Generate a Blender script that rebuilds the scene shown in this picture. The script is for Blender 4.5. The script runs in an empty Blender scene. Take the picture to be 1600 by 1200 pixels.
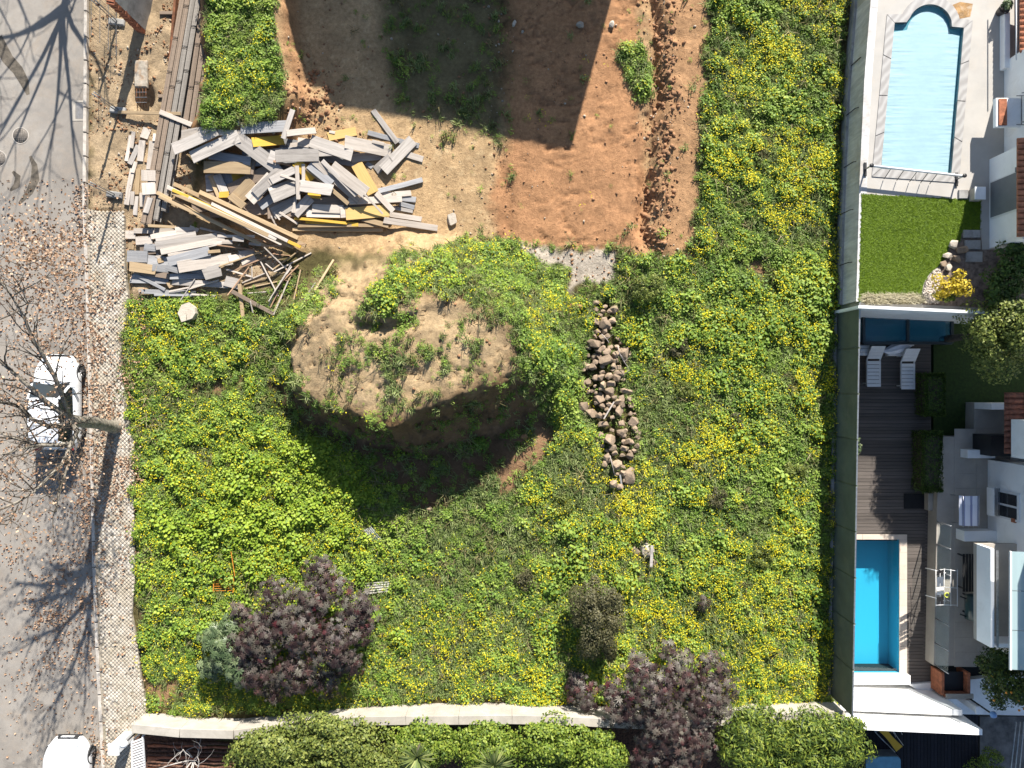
import bpy, bmesh, math, random
import numpy as np
from mathutils import Vector, Matrix, Euler
from mathutils.geometry import tessellate_polygon

random.seed(7)
rng = np.random.default_rng(11)
scene = bpy.context.scene
col = scene.collection

# ---------------------------------------------------------------- camera, sky, sun, exposure
CAM_H = 30.0            # metres above the lot
PPM = 40.0              # photograph pixels per metre at ground level
cam_data = bpy.data.cameras.new('camera')
cam_data.sensor_width = 36.0
cam_data.lens = 36.0 * CAM_H / 40.0
cam_data.clip_start = 0.1
cam_data.clip_end = 1500.0
cam = bpy.data.objects.new('camera', cam_data)
cam.location = (0, 0, CAM_H)
col.objects.link(cam)
scene.camera = cam

SUN_EL = math.radians(33.5)
SUN_DX, SUN_DY = 0.262, 0.965          # horizontal direction towards the sun (image right / image up)
world = bpy.data.worlds.new('World')
scene.world = world
world.use_nodes = True
wn = world.node_tree.nodes
wl = world.node_tree.links
bg = wn['Background']
sky = wn.new('ShaderNodeTexSky')
sky.sky_type = 'NISHITA'
sky.sun_disc = False
sky.sun_elevation = SUN_EL
sky.sun_rotation = math.atan2(SUN_DX, SUN_DY)
sky.air_density = 1.0
sky.dust_density = 0.6
wl.new(sky.outputs[0], bg.inputs[0])
bg.inputs[1].default_value = 0.066
sun_data = bpy.data.lights.new('sun', 'SUN')
sun_data.energy = 4.6
sun_data.angle = math.radians(0.5)
sun_data.color = (1.0, 0.95, 0.87)
sun = bpy.data.objects.new('sun', sun_data)
sd = Vector((SUN_DX * math.cos(SUN_EL), SUN_DY * math.cos(SUN_EL), math.sin(SUN_EL)))
sun.rotation_euler = sd.to_track_quat('Z', 'Y').to_euler()
sun.location = (10, 30, 40)
col.objects.link(sun)
scene.view_settings.view_transform = 'Standard'
scene.view_settings.look = 'None'
scene.view_settings.exposure = 1.27
scene.view_settings.gamma = 1.0
scene.cycles.max_bounces = 6
scene.cycles.transparent_max_bounces = 8
scene.cycles.use_denoising = True

# ---------------------------------------------------------------- measuring helpers
def W(px, py, z=0.0):
    """world point at height z that the survey photograph shows at pixel (px, py)"""
    k = (CAM_H - z) / CAM_H / PPM
    return Vector(((px - 800) * k, (600 - py) * k, z))
def W2(px, py, z=0.0):
    p = W(px, py, z); return (p.x, p.y)

def hash2(ix, iy, seed):
    h = (ix.astype(np.int64) * 374761393 + iy.astype(np.int64) * 668265263 + seed * 974711) & 0xffffffff
    h = ((h ^ (h >> 13)) * 1274126177) & 0xffffffff
    h = (h ^ (h >> 16)) & 0xffffffff
    return h.astype(np.float64) / 4294967295.0
def vnoise(x, y, seed=0):
    x = np.asarray(x, float); y = np.asarray(y, float)
    ix = np.floor(x); iy = np.floor(y)
    fx = x - ix; fy = y - iy
    fx = fx * fx * (3 - 2 * fx); fy = fy * fy * (3 - 2 * fy)
    a = hash2(ix, iy, seed); b = hash2(ix + 1, iy, seed); c = hash2(ix, iy + 1, seed); d = hash2(ix + 1, iy + 1, seed)
    return (a * (1 - fx) + b * fx) * (1 - fy) + (c * (1 - fx) + d * fx) * fy
def fbm(x, y, seed=0, octv=4):
    s = 0; amp = 0.5; t = 0
    for o in range(octv):
        s = s + amp * vnoise(x, y, seed + o * 17); t += amp
        x = np.asarray(x) * 2.03 + 5.1; y = np.asarray(y) * 2.03 - 3.7; amp *= 0.5
    return s / t
def sstep(a, b, x):
    t = np.clip((x - a) / (b - a), 0, 1); return t * t * (3 - 2 * t)
def sdf(poly, x, y):
    """signed distance to a polygon, negative inside (vectorised)"""
    x = np.asarray(x, float); y = np.asarray(y, float)
    d = np.full(x.shape, 1e18); s = np.ones(x.shape)
    n = len(poly)
    for i in range(n):
        ax, ay = poly[i]; bx, by = poly[i - 1]
        ex, ey = bx - ax, by - ay
        wx, wy = x - ax, y - ay
        t = np.clip((wx * ex + wy * ey) / (ex * ex + ey * ey + 1e-12), 0, 1)
        dx, dy = wx - ex * t, wy - ey * t
        d = np.minimum(d, dx * dx + dy * dy)
        c1 = y >= ay; c2 = y < by; c3 = ex * wy > ey * wx
        flip = (c1 & c2 & c3) | (~c1 & ~c2 & ~c3)
        s = np.where(flip, -s, s)
    return s * np.sqrt(d)
def P(*pts, z=0.0):
    return [W2(px, py, z) for px, py in pts]

# ---------------------------------------------------------------- objects
def tag(o, label=None, cat=None, group=None, kind=None):
    if label: o['label'] = label
    if cat: o['category'] = cat
    if group: o['group'] = group
    if kind: o['kind'] = kind
    return o
def thing(name, label, cat, loc=(0, 0, 0), group=None, rz=0.0):
    o = bpy.data.objects.new(name, None)
    o.empty_display_size = 0.2
    col.objects.link(o)
    o.location = loc
    o.rotation_euler = (0, 0, rz)
    return tag(o, label, cat, group)
def link(name, me, mat, parent=None):
    o = bpy.data.objects.new(name, me)
    col.objects.link(o)
    if mat is not None:
        for m in (mat if isinstance(mat, (list, tuple)) else [mat]):
            me.materials.append(m)
    if parent is not None:
        o.parent = parent
    return o
def copy_tree(o, parent=None):
    c = o.copy(); col.objects.link(c); c.parent = parent
    for ch in list(o.children): copy_tree(ch, c)
    return c

class MB:
    """collects faces of one mesh"""
    def __init__(s): s.v = []; s.f = []; s.m = []; s.mi = 0; s.smooth = []
    def add(s, verts, faces, smooth=False):
        b = len(s.v)
        s.v += [tuple(p) for p in verts]
        for f in faces:
            s.f.append(tuple(i + b for i in f)); s.m.append(s.mi); s.smooth.append(smooth)
        return s
    def box(s, c, size, rz=0.0, bev=0.0, mat=None):
        hx, hy, hz_ = size[0] / 2, size[1] / 2, size[2] / 2
        if bev > 0:
            b = min(bev, hx * .45, hy * .45, hz_ * .45)
            vs = []
            for z, i in ((-hz_, b), (-hz_ + b, 0), (hz_ - b, 0), (hz_, b)):
                x, y = hx - i, hy - i
                vs += [(-x, -y, z), (x, -y, z), (x, y, z), (-x, y, z)]
            fs = [(3, 2, 1, 0), (12, 13, 14, 15)]
            for k in range(3):
                for i in range(4):
                    j = (i + 1) % 4
                    fs.append((k * 4 + i, k * 4 + j, k * 4 + 4 + j, k * 4 + 4 + i))
        else:
            vs = [(x, y, z) for z in (-hz_, hz_) for x, y in ((-hx, -hy), (hx, -hy), (hx, hy), (-hx, hy))]
            fs = [(3, 2, 1, 0), (4, 5, 6, 7), (0, 1, 5, 4), (1, 2, 6, 5), (2, 3, 7, 6), (3, 0, 4, 7)]
        M = Matrix.Translation(Vector(c)) @ (mat if mat is not None else Matrix.Rotation(rz, 4, 'Z'))
        return s.add([M @ Vector(p) for p in vs], fs)
    def bar(s, p0, p1, w, h, bev=0.0):
        """a beam from p0 to p1, w wide across, h high"""
        p0 = Vector(p0); p1 = Vector(p1); d = p1 - p0; L = d.length
        if L < 1e-6: return s
        x = d / L; up = Vector((0, 0, 1))
        if abs(x.z) > 0.95: up = Vector((0, 1, 0))
        y = up.cross(x).normalized(); z = x.cross(y)
        R = Matrix((x, y, z)).transposed().to_4x4()
        return s.box((p0 + p1) / 2, (L, w, h), bev=bev, mat=R)
    def tube(s, pts, rad, n=6, cap=True):
        pts = [Vector(p) for p in pts]
        if not isinstance(rad, (list, tuple)): rad = [rad] * len(pts)
        ref = Vector((0.3, 0.2, 0.93))
        vs = []; fs = []
        for i, p in enumerate(pts):
            d = (pts[min(i + 1, len(pts) - 1)] - pts[max(i - 1, 0)])
            if d.length < 1e-9: d = Vector((0, 0, 1))
            d.normalize()
            r_ = ref if abs(d.dot(ref)) < 0.95 else Vector((1, 0, 0))
            u = d.cross(r_).normalized(); v = d.cross(u)
            for k in range(n):
                a = 2 * math.pi * k / n
                vs.append(p + (u * math.cos(a) + v * math.sin(a)) * rad[i])
        for i in range(len(pts) - 1):
            for k in range(n):
                j = (k + 1) % n
                fs.append((i * n + k, i * n + j, (i + 1) * n + j, (i + 1) * n + k))
        if cap:
            fs.append(tuple(range(n - 1, -1, -1))); fs.append(tuple((len(pts) - 1) * n + k for k in range(n)))
        return s.add(vs, fs, smooth=n > 5)
    def lathe(s, prof, c, n=20):
        """prof: (radius, z) pairs"""
        vs = []; fs = []; c = Vector(c)
        for r, z in prof:
            for k in range(n):
                a = 2 * math.pi * k / n
                vs.append(c + Vector((r * math.cos(a), r * math.sin(a), z)))
        for i in range(len(prof) - 1):
            for k in range(n):
                j = (k + 1) % n
                fs.append((i * n + k, i * n + j, (i + 1) * n + j, (i + 1) * n + k))
        fs.append(tuple(range(n - 1, -1, -1))); fs.append(tuple((len(prof) - 1) * n + k for k in range(n)))
        return s.add(vs, fs, smooth=True)
    def prism(s, poly, z0, z1, holes=(), bottom=False):
        """poly: list of (x, y); top with holes, sides (and the holes' sides)"""
        loops = [list(poly)] + [list(h) for h in holes]
        flat = [p for l in loops for p in l]
        tris = tessellate_polygon([[Vector((p[0], p[1], 0)) for p in l] for l in loops])
        def up(t, sgn=1):
            a, b, c = (flat[i] for i in t)
            cr = (b[0] - a[0]) * (c[1] - a[1]) - (b[1] - a[1]) * (c[0] - a[0])
            return t if cr * sgn > 0 else (t[0], t[2], t[1])
        s.add([(p[0], p[1], z1) for p in flat], [up(t) for t in tris])
        if bottom: s.add([(p[0], p[1], z0) for p in flat], [up(t, -1) for t in tris])
        for li, l in enumerate(loops):
            n = len(l)
            A = sum(l[i - 1][0] * l[i][1] - l[i][0] * l[i - 1][1] for i in range(n))
            ccw = (A > 0) == (li == 0)
            vs = [(p[0], p[1], z0) for p in l] + [(p[0], p[1], z1) for p in l]
            fs = []
            for i in range(n):
                j = (i + 1) % n
                fs.append((i, j, n + j, n + i) if ccw else (j, i, n + i, n + j))
            s.add(vs, fs)
        return s
    def grid(s, nx, ny, fn, smooth=True):
        vs = [fn(i / nx, j / ny) for j in range(ny + 1) for i in range(nx + 1)]
        fs = [(j * (nx + 1) + i, j * (nx + 1) + i + 1, (j + 1) * (nx + 1) + i + 1, (j + 1) * (nx + 1) + i) for j in range(ny) for i in range(nx)]
        return s.add(vs, fs, smooth)
    def mesh(s, name, origin=(0, 0, 0)):
        me = bpy.data.meshes.new(name)
        ox, oy, oz = origin
        me.from_pydata([(x - ox, y - oy, z - oz) for x, y, z in s.v], [], s.f)
        me.polygons.foreach_set('material_index', s.m)
        me.polygons.foreach_set('use_smooth', s.smooth)
        me.update()
        return me
    def build(s, name, mat, parent=None, origin=None):
        """world coordinates in, the object sits at its parent's (unrotated) origin or at 'origin'"""
        o0 = origin if origin is not None else (tuple(absloc(parent)) if parent is not None else (0, 0, 0))
        o = link(name, s.mesh(name, o0), mat, parent)
        if parent is None: o.location = o0
        return o
def absloc(o):
    l = Vector(o.location)
    while o.parent is not None:
        o = o.parent; l = l + Vector(o.location)
    return l

def np_mesh(name, V, F, smooth=False, attr=None):
    """V (n,3), F (m,k) arrays; attr: dict name -> per-vertex float array"""
    me = bpy.data.meshes.new(name)
    n = len(V); m, k = F.shape
    me.vertices.add(n); me.vertices.foreach_set('co', np.ascontiguousarray(V, dtype=np.float32).ravel())
    me.loops.add(m * k); me.loops.foreach_set('vertex_index', np.ascontiguousarray(F, dtype=np.int32).ravel())
    me.polygons.add(m)
    me.polygons.foreach_set('loop_start', np.arange(0, m * k, k, dtype=np.int32))
    me.polygons.foreach_set('loop_total', np.full(m, k, dtype=np.int32))
    if smooth: me.polygons.foreach_set('use_smooth', np.ones(m, dtype=bool))
    for a, val in (attr or {}).items():
        val = np.ascontiguousarray(val, dtype=np.float32)
        if val.ndim == 1:
            me.attributes.new(a, 'FLOAT', 'POINT').data.foreach_set('value', val)
        else:
            me.attributes.new(a, 'FLOAT_COLOR', 'POINT').data.foreach_set('color', val.ravel())
    me.update(calc_edges=True)
    return me

def leaf_arrays(pos, nrm, size, tv, tf, rnd=None, spin=None):
    """stamp a leaf template (tv k x 3, tf m x 3|4) at each position, its z axis along the normal"""
    pos = np.asarray(pos, float); N = len(pos)
    nrm = np.asarray(nrm, float); nrm = nrm / (np.linalg.norm(nrm, axis=1, keepdims=True) + 1e-9)
    ref = np.where(np.abs(nrm[:, 2:3]) > 0.9, np.array([[1.0, 0, 0]]), np.array([[0, 0, 1.0]]))
    u = np.cross(ref, nrm); u /= (np.linalg.norm(u, axis=1, keepdims=True) + 1e-9)
    v = np.cross(nrm, u)
    a = rng.uniform(0, 2 * np.pi, N) if spin is None else spin
    ca, sa = np.cos(a)[:, None], np.sin(a)[:, None]
    u2 = u * ca + v * sa; v2 = v * ca - u * sa
    tv = np.asarray(tv, float); tf = np.asarray(tf, int)
    size = np.broadcast_to(np.asarray(size, float), (N,))
    V = pos[:, None, :] + size[:, None, None] * (tv[None, :, 0:1] * u2[:, None, :] + tv[None, :, 1:2] * v2[:, None, :] + tv[None, :, 2:3] * nrm[:, None, :])
    k = len(tv)
    F = (tf[None] + (np.arange(N) * k)[:, None, None]).reshape(-1, tf.shape[1])
    r = rng.uniform(0, 1, N) if rnd is None else rnd
    return V.reshape(-1, 3), F, np.repeat(r, k)

LEAF_OVAL = ([(0, 0, 0), (0.28, 0.45, 0.08), (0, 1.0, 0.0), (-0.28, 0.45, 0.08)], [(0, 1, 2, 3)])
LEAF_ROUND = ([(0, 0.0, 0), (0.45, 0.25, 0.08), (0.45, 0.75, 0.08), (0, 1.0, 0), (-0.45, 0.75, 0.08), (-0.45, 0.25, 0.08)], [(0, 1, 2, 3), (0, 3, 4, 5)])
LEAF_BLADE = ([(-0.035, 0, 0), (0.035, 0, 0), (0.02, 0.6, 0.12), (-0.02, 0.6, 0.12)], [(0, 1, 2, 3)])
def palmate(n=8, w=0.12):
    tv = [(0, 0, 0.1)]; tf = []
    for i in range(n):
        a = 2 * math.pi * (i + 0.5) / n * 0.92 + 0.25
        L = 1.0 if 1 < i < n - 2 else 0.8
        ca, sa = math.cos(a), math.sin(a)
        b = len(tv)
        tv += [(0.5 * L * ca - w * sa, 0.5 * L * sa + w * ca, 0.06), (L * ca, L * sa, -0.12), (0.5 * L * ca + w * sa, 0.5 * L * sa - w * ca, 0.06)]
        tf.append((0, b + 2, b + 1, b))
    return tv, tf
LEAF_PALM = palmate()

# ---------------------------------------------------------------- materials
MATS = {}
def nodes_of(name):
    m = bpy.data.materials.new(name); m.use_nodes = True
    nt = m.node_tree
    return m, nt, nt.nodes, nt.links, nt.nodes['Principled BSDF']
def mixc(nt, fac, a, b, mode='MIX'):
    n = nt.nodes.new('ShaderNodeMix'); n.data_type = 'RGBA'; n.blend_type = mode
    for sock, val in ((n.inputs[0], fac), (n.inputs[6], a), (n.inputs[7], b)):
        if hasattr(val, 'is_output') or isinstance(val, bpy.types.NodeSocket): nt.links.new(val, sock)
        elif isinstance(val, (int, float)): sock.default_value = val
        else: sock.default_value = (*val[:3], 1)
    return n.outputs[2]
def noise_node(nt, scale, detail=4, rough=0.6, vec=None, dist=0.0):
    n = nt.nodes.new('ShaderNodeTexNoise'); n.inputs['Scale'].default_value = scale; n.inputs['Detail'].default_value = detail
    n.inputs['Roughness'].default_value = rough; n.inputs['Distortion'].default_value = dist
    if vec is not None: nt.links.new(vec, n.inputs['Vector'])
    return n.outputs[0]
def ramp(nt, fac, stops):
    n = nt.nodes.new('ShaderNodeValToRGB')
    el = n.color_ramp.elements
    while len(el) < len(stops): el.new(0.5)
    for e, (p, c) in zip(el, stops):
        e.position = p; e.color = (*(c if hasattr(c, '__len__') else (c, c, c)), 1)
    nt.links.new(fac, n.inputs[0])
    return n.outputs[0]
def mapped(nt, coord='Object', scale=(1, 1, 1), rot=(0, 0, 0)):
    if coord == 'World':
        src = nt.nodes.new('ShaderNodeNewGeometry').outputs['Position']
    else:
        src = nt.nodes.new('ShaderNodeTexCoord').outputs[coord]
    mp = nt.nodes.new('ShaderNodeMapping'); mp.inputs['Scale'].default_value = scale; mp.inputs['Rotation'].default_value = rot
    nt.links.new(src, mp.inputs[0])
    return mp.outputs[0]
def bump(nt, bs, h, strength=0.3, dist=0.02):
    b = nt.nodes.new('ShaderNodeBump'); b.inputs['Strength'].default_value = strength; b.inputs['Distance'].default_value = dist
    nt.links.new(h, b.inputs['Height']); nt.links.new(b.outputs[0], bs.inputs['Normal'])
def attr_node(nt, name, out='Fac'):
    a = nt.nodes.new('ShaderNodeAttribute'); a.attribute_name = name
    return a.outputs[out]

def plain(name, c, rough=0.6, metal=0.0, var=0.12, scale=3.0, bmp=0.0, bscale=40.0, coat=0.0, spec=0.5, coord='World', dirt=None):
    """one colour with uneven tone, stains and fine relief"""
    if name in MATS: return MATS[name]
    m, nt, n, l, bs = nodes_of(name)
    v = mapped(nt, coord)
    t = noise_node(nt, scale, 5, 0.65, v)
    c2 = tuple(max(0, x * (1 - 2.2 * var)) for x in c)
    out = mixc(nt, ramp(nt, t, [(0.35, 0.0), (0.65, 1.0)]), c2, c)
    if dirt:
        d = noise_node(nt, dirt[1], 6, 0.7, v, 0.6)
        out = mixc(nt, ramp(nt, d, [(0.5, 0.0), (0.68, dirt[2])]), out, dirt[0])
    l.new(out, bs.inputs['Base Color'])
    bs.inputs['Roughness'].default_value = rough; bs.inputs['Metallic'].default_value = metal
    bs.inputs['Coat Weight'].default_value = coat; bs.inputs['Specular IOR Level'].default_value = spec
    if bmp: bump(nt, bs, noise_node(nt, bscale, 4, 0.6, v), bmp, 0.01)
    MATS[name] = m
    return m

def leafmat(name, stops, big=(0.4, 0.25), trans=0.25, rough=0.55, rnd='attr', dry=None):
    """leaf colours picked per leaf, shifted in wide drifts over the ground"""
    m, nt, n, l, bs = nodes_of(name)
    if rnd == 'attr': r = attr_node(nt, 'rnd')
    elif rnd == 'both':
        a = attr_node(nt, 'rnd'); o = n.new('ShaderNodeObjectInfo').outputs['Random']
        mm = n.new('ShaderNodeMath'); mm.operation = 'MULTIPLY_ADD'; l.new(a, mm.inputs[0]); mm.inputs[1].default_value = 0.45
        m2 = n.new('ShaderNodeMath'); m2.operation = 'MULTIPLY'; l.new(o, m2.inputs[0]); m2.inputs[1].default_value = 0.55
        l.new(m2.outputs[0], mm.inputs[2]); r = mm.outputs[0]
    else: r = n.new('ShaderNodeObjectInfo').outputs['Random']
    w = mapped(nt, 'World')
    drift = noise_node(nt, big[0], 3, 0.6, w)
    sub = n.new('ShaderNodeMath'); sub.operation = 'MULTIPLY_ADD'; l.new(drift, sub.inputs[0]); sub.inputs[1].default_value = big[1] * 2; sub.inputs[2].default_value = -big[1]
    ad = n.new('ShaderNodeMath'); ad.operation = 'ADD'; ad.use_clamp = True; l.new(r, ad.inputs[0]); l.new(sub.outputs[0], ad.inputs[1])
    c = ramp(nt, ad.outputs[0], stops)
    if dry:
        dn = noise_node(nt, dry[1], 4, 0.6, w)
        c = mixc(nt, ramp(nt, dn, [(dry[2], 0.0), (dry[2] + 0.1, dry[3])]), c, dry[0])
    l.new(c, bs.inputs['Base Color'])
    bs.inputs['Roughness'].default_value = rough; bs.inputs['Specular IOR Level'].default_value = 0.3
    tr = n.new('ShaderNodeBsdfTranslucent'); l.new(c, tr.inputs[0])
    mx = n.new('ShaderNodeMixShader'); mx.inputs[0].default_value = trans
    l.new(bs.outputs[0], mx.inputs[1]); l.new(tr.outputs[0], mx.inputs[2])
    l.new(mx.outputs[0], n['Material Output'].inputs[0])
    MATS[name] = m
    return m

def woodmat(name, c1, c2, grain=(1.2, 22, 22), stain=(0.06, 0.05, 0.045), samt=0.35, rough=0.8):
    """sawn timber: grain along the local x axis, blotches, tone by piece"""
    m, nt, n, l, bs = nodes_of(name)
    v = mapped(nt, 'Object', grain)
    oi = n.new('ShaderNodeObjectInfo')
    ad = n.new('ShaderNodeVectorMath'); ad.operation = 'ADD'; l.new(v, ad.inputs[0])
    sc = n.new('ShaderNodeVectorMath'); sc.operation = 'SCALE'; sc.inputs[0].default_value = (31, 17, 11); l.new(oi.outputs['Random'], sc.inputs['Scale'])
    l.new(sc.outputs[0], ad.inputs[1])
    g = noise_node(nt, 1.0, 5, 0.7, ad.outputs[0], 0.4)
    c = mixc(nt, ramp(nt, g, [(0.3, 0.0), (0.7, 1.0)]), c2, c1)
    blot = noise_node(nt, 0.35, 4, 0.65, ad.outputs[0], 1.0)
    c = mixc(nt, ramp(nt, blot, [(0.48, 0.0), (0.75, samt)]), c, stain)
    tone = n.new('ShaderNodeMapRange'); l.new(oi.outputs['Random'], tone.inputs[0]); tone.inputs[3].default_value = 0.72; tone.inputs[4].default_value = 1.12
    hs = n.new('ShaderNodeHueSaturation'); l.new(tone.outputs[0], hs.inputs['Value']); l.new(c, hs.inputs['Color'])
    l.new(hs.outputs[0], bs.inputs['Base Color']); bs.inputs['Roughness'].default_value = rough
    bs.inputs['Specular IOR Level'].default_value = 0.25
    bump(nt, bs, g, 0.35, 0.004)
    MATS[name] = m
    return m

wood_grey = woodmat('wood_weathered_grey', (0.50, 0.455, 0.41), (0.35, 0.315, 0.28), samt=.5)
wood_pale = woodmat('wood_pale', (0.60, 0.53, 0.46), (0.44, 0.38, 0.32), samt=0.35)
wood_tan = woodmat('wood_tan', (0.50, 0.37, 0.22), (0.34, 0.24, 0.14), samt=0.25)
wood_yellow = woodmat('wood_yellow_panel', (0.72, 0.46, 0.07), (0.62, 0.38, 0.06), samt=0.12)
wood_ochre = woodmat('wood_ochre_panel', (0.62, 0.43, 0.17), (0.52, 0.34, 0.12), samt=0.15)
wood_slate = woodmat('wood_bluish_grey', (0.36, 0.355, 0.355), (0.23, 0.23, 0.235))
wood_brown = woodmat('wood_brown_beam', (0.29, 0.22, 0.16), (0.20, 0.15, 0.115), grain=(0.6, 40, 40), samt=0.4)
wood_greybeam = woodmat('wood_grey_beam', (0.32, 0.29, 0.25), (0.22, 0.195, 0.17), grain=(0.6, 40, 40), samt=0.4)
wood_stick = woodmat('wood_reddish_batten', (0.42, 0.27, 0.17), (0.30, 0.18, 0.11), samt=0.3)
deck_wood = woodmat('deck_wood_brown', (0.15, 0.127, 0.11), (0.09, 0.077, 0.07), grain=(1.0, 30, 30), stain=(0.05, 0.045, 0.045), samt=0.5)
deck_black = woodmat('deck_wood_black', (0.018, 0.018, 0.024), (0.011, 0.011, 0.016), grain=(1.0, 30, 30), samt=0.2)
concrete = plain('concrete_pale', (0.44, 0.40, 0.34), 0.85, var=0.12, scale=1.5, bmp=0.4, bscale=60, dirt=((0.30, 0.27, 0.22), 2.2, 0.55))
concrete_grey = plain('concrete_grey', (0.36, 0.35, 0.33), 0.85, var=0.15, scale=1.2, bmp=0.5, bscale=40, dirt=((0.14, 0.13, 0.12), 1.6, 0.7))
kerb_mat = plain('kerb_stone', (0.52, 0.47, 0.41), 0.85, var=0.15, scale=4, bmp=0.4, bscale=80, dirt=((0.25, 0.2, 0.15), 3, 0.6))
white_paint = plain('white_render', (0.86, 0.86, 0.85), 0.75, var=0.04, scale=0.8, bmp=0.15, bscale=90, dirt=((0.55, 0.53, 0.5), 1.1, 0.35))
white_metal = plain('white_metal', (0.72, 0.72, 0.72), 0.4, var=0.05)
steel = plain('galvanised_steel', (0.45, 0.46, 0.47), 0.4, metal=0.8, var=0.15, scale=9)
rust = plain('rusty_steel', (0.25, 0.10, 0.045), 0.85, metal=0.2, var=0.3, scale=6)
black_metal = plain('black_metal', (0.02, 0.02, 0.022), 0.5, var=0.2)
brick_red = plain('brick_red', (0.42, 0.15, 0.075), 0.9, var=0.25, scale=6, bmp=0.4)
terracotta = plain('terracotta_tile', (0.50, 0.19, 0.10), 0.8, var=0.25, scale=5, bmp=0.3, dirt=((0.16, 0.08, 0.05), 4, 0.6))
terracotta_old = plain('terracotta_tile_old', (0.30, 0.11, 0.065), 0.85, var=0.3, scale=7, bmp=0.3, dirt=((0.10, 0.06, 0.05), 5, 0.7))
tile_floor = plain('patio_tile', (0.40, 0.36, 0.31), 0.7, var=0.08, scale=1.2, dirt=((0.27, 0.24, 0.21), 1.4, 0.4))
rubber = plain('rubber_black', (0.018, 0.018, 0.018), 0.9, var=0.2)
bark = plain('tree_bark', (0.34, 0.30, 0.24), 0.9, var=0.3, scale=7, bmp=0.6, bscale=18, dirt=((0.10, 0.085, 0.07), 5, 0.8))
bark_dark = plain('dark_bark', (0.10, 0.08, 0.06), 0.9, var=0.3, scale=9, bmp=0.5, bscale=25)
car_paint = plain('white_car_paint', (0.80, 0.81, 0.82), 0.25, var=0.02, coat=0.8)
car_glass = plain('dark_car_glass', (0.012, 0.015, 0.02), 0.06, var=0.1, spec=0.8)
car_black = plain('black_plastic', (0.02, 0.02, 0.022), 0.55, var=0.1)
alloy = plain('alloy_rim', (0.45, 0.45, 0.46), 0.3, metal=0.9, var=0.05)
lamp_red = plain('tail_lamp_red', (0.4, 0.02, 0.02), 0.2, var=0.05, coat=0.5)
lamp_clear = plain('headlamp_clear', (0.6, 0.62, 0.64), 0.1, var=0.05, coat=0.8)
blue_ball = plain('blue_plastic', (0.16, 0.30, 0.55), 0.4, var=0.05)
grey_shutter = plain('grey_shutter', (0.14, 0.155, 0.17), 0.6, var=0.05)
window_dark = plain('window_glass_dark', (0.02, 0.022, 0.028), 0.08, var=0.1, spec=0.8)
cloth_white = plain('white_cloth', (0.72, 0.73, 0.78), 0.9, var=0.05, scale=6)
orange_paint = plain('orange_paint', (0.75, 0.27, 0.03), 0.6, var=0.15, scale=8, dirt=((0.3, 0.1, 0.03), 9, 0.5))
yellow_fabric = plain('yellow_fabric', (0.70, 0.42, 0.04), 0.8, var=0.08)
grey_fabric = plain('grey_fabric', (0.09, 0.11, 0.14), 0.85, var=0.1)
pot_mat = plain('dark_pot', (0.05, 0.045, 0.045), 0.6, var=0.15)
mulch_mat = plain('garden_mulch', (0.16, 0.075, 0.045), 0.95, var=0.4, scale=14, bmp=0.9, bscale=30)
lawn_base = plain('lawn_green', (0.09, 0.15, 0.010), 0.9, var=0.15, scale=14, bmp=0.8, bscale=120)
fence_green = None

def glassmat(name, c, alpha=0.25, rough=0.05):
    m, nt, n, l, bs = nodes_of(name)
    bs.inputs['Base Color'].default_value = (*c, 1); bs.inputs['Roughness'].default_value = rough
    tr = n.new('ShaderNodeBsdfTransparent'); tr.inputs[0].default_value = (0.96, 0.98, 0.98, 1)
    mx = n.new('ShaderNodeMixShader'); mx.inputs[0].default_value = alpha
    l.new(tr.outputs[0], mx.inputs[1]); l.new(bs.outputs[0], mx.inputs[2]); l.new(mx.outputs[0], n['Material Output'].inputs[0])
    MATS[name] = m
    return m
glass_clear = glassmat('clear_glass', (0.5, 0.6, 0.6), 0.07)
glass_green = glassmat('green_glass', (0.42, 0.55, 0.56), 0.75, 0.08)
glass_blue = glassmat('blue_tinted_glass', (0.03, 0.14, 0.22), 0.5, 0.05)

def rockmat(name, c1, c2, moss=(0.16, 0.17, 0.05)):
    m, nt, n, l, bs = nodes_of(name)
    w = mapped(nt, 'World'); oi = n.new('ShaderNodeObjectInfo')
    a = noise_node(nt, 9, 6, 0.7, w)
    c = mixc(nt, ramp(nt, a, [(0.3, 0), (0.7, 1)]), c2, c1)
    b = noise_node(nt, 2.3, 4, 0.6, w)
    c = mixc(nt, ramp(nt, b, [(0.58, 0), (0.72, 0.6)]), c, moss)
    tone = n.new('ShaderNodeMapRange'); l.new(oi.outputs['Random'], tone.inputs[0]); tone.inputs[3].default_value = 0.7; tone.inputs[4].default_value = 1.25
    hs = n.new('ShaderNodeHueSaturation'); l.new(tone.outputs[0], hs.inputs['Value']); l.new(c, hs.inputs['Color'])
    l.new(hs.outputs[0], bs.inputs['Base Color']); bs.inputs['Roughness'].default_value = 0.9
    bump(nt, bs, noise_node(nt, 25, 6, 0.7, w), 0.6, 0.03)
    MATS[name] = m
    return m
rock_brown = rockmat('rock_brown', (0.36, 0.265, 0.18), (0.20, 0.145, 0.10))
rock_red = rockmat('rock_red', (0.42, 0.22, 0.10), (0.26, 0.12, 0.06), (0.3, 0.15, 0.07))
rock_pale = rockmat('rock_pale', (0.50, 0.44, 0.36), (0.34, 0.29, 0.23), (0.3, 0.26, 0.2))

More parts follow.
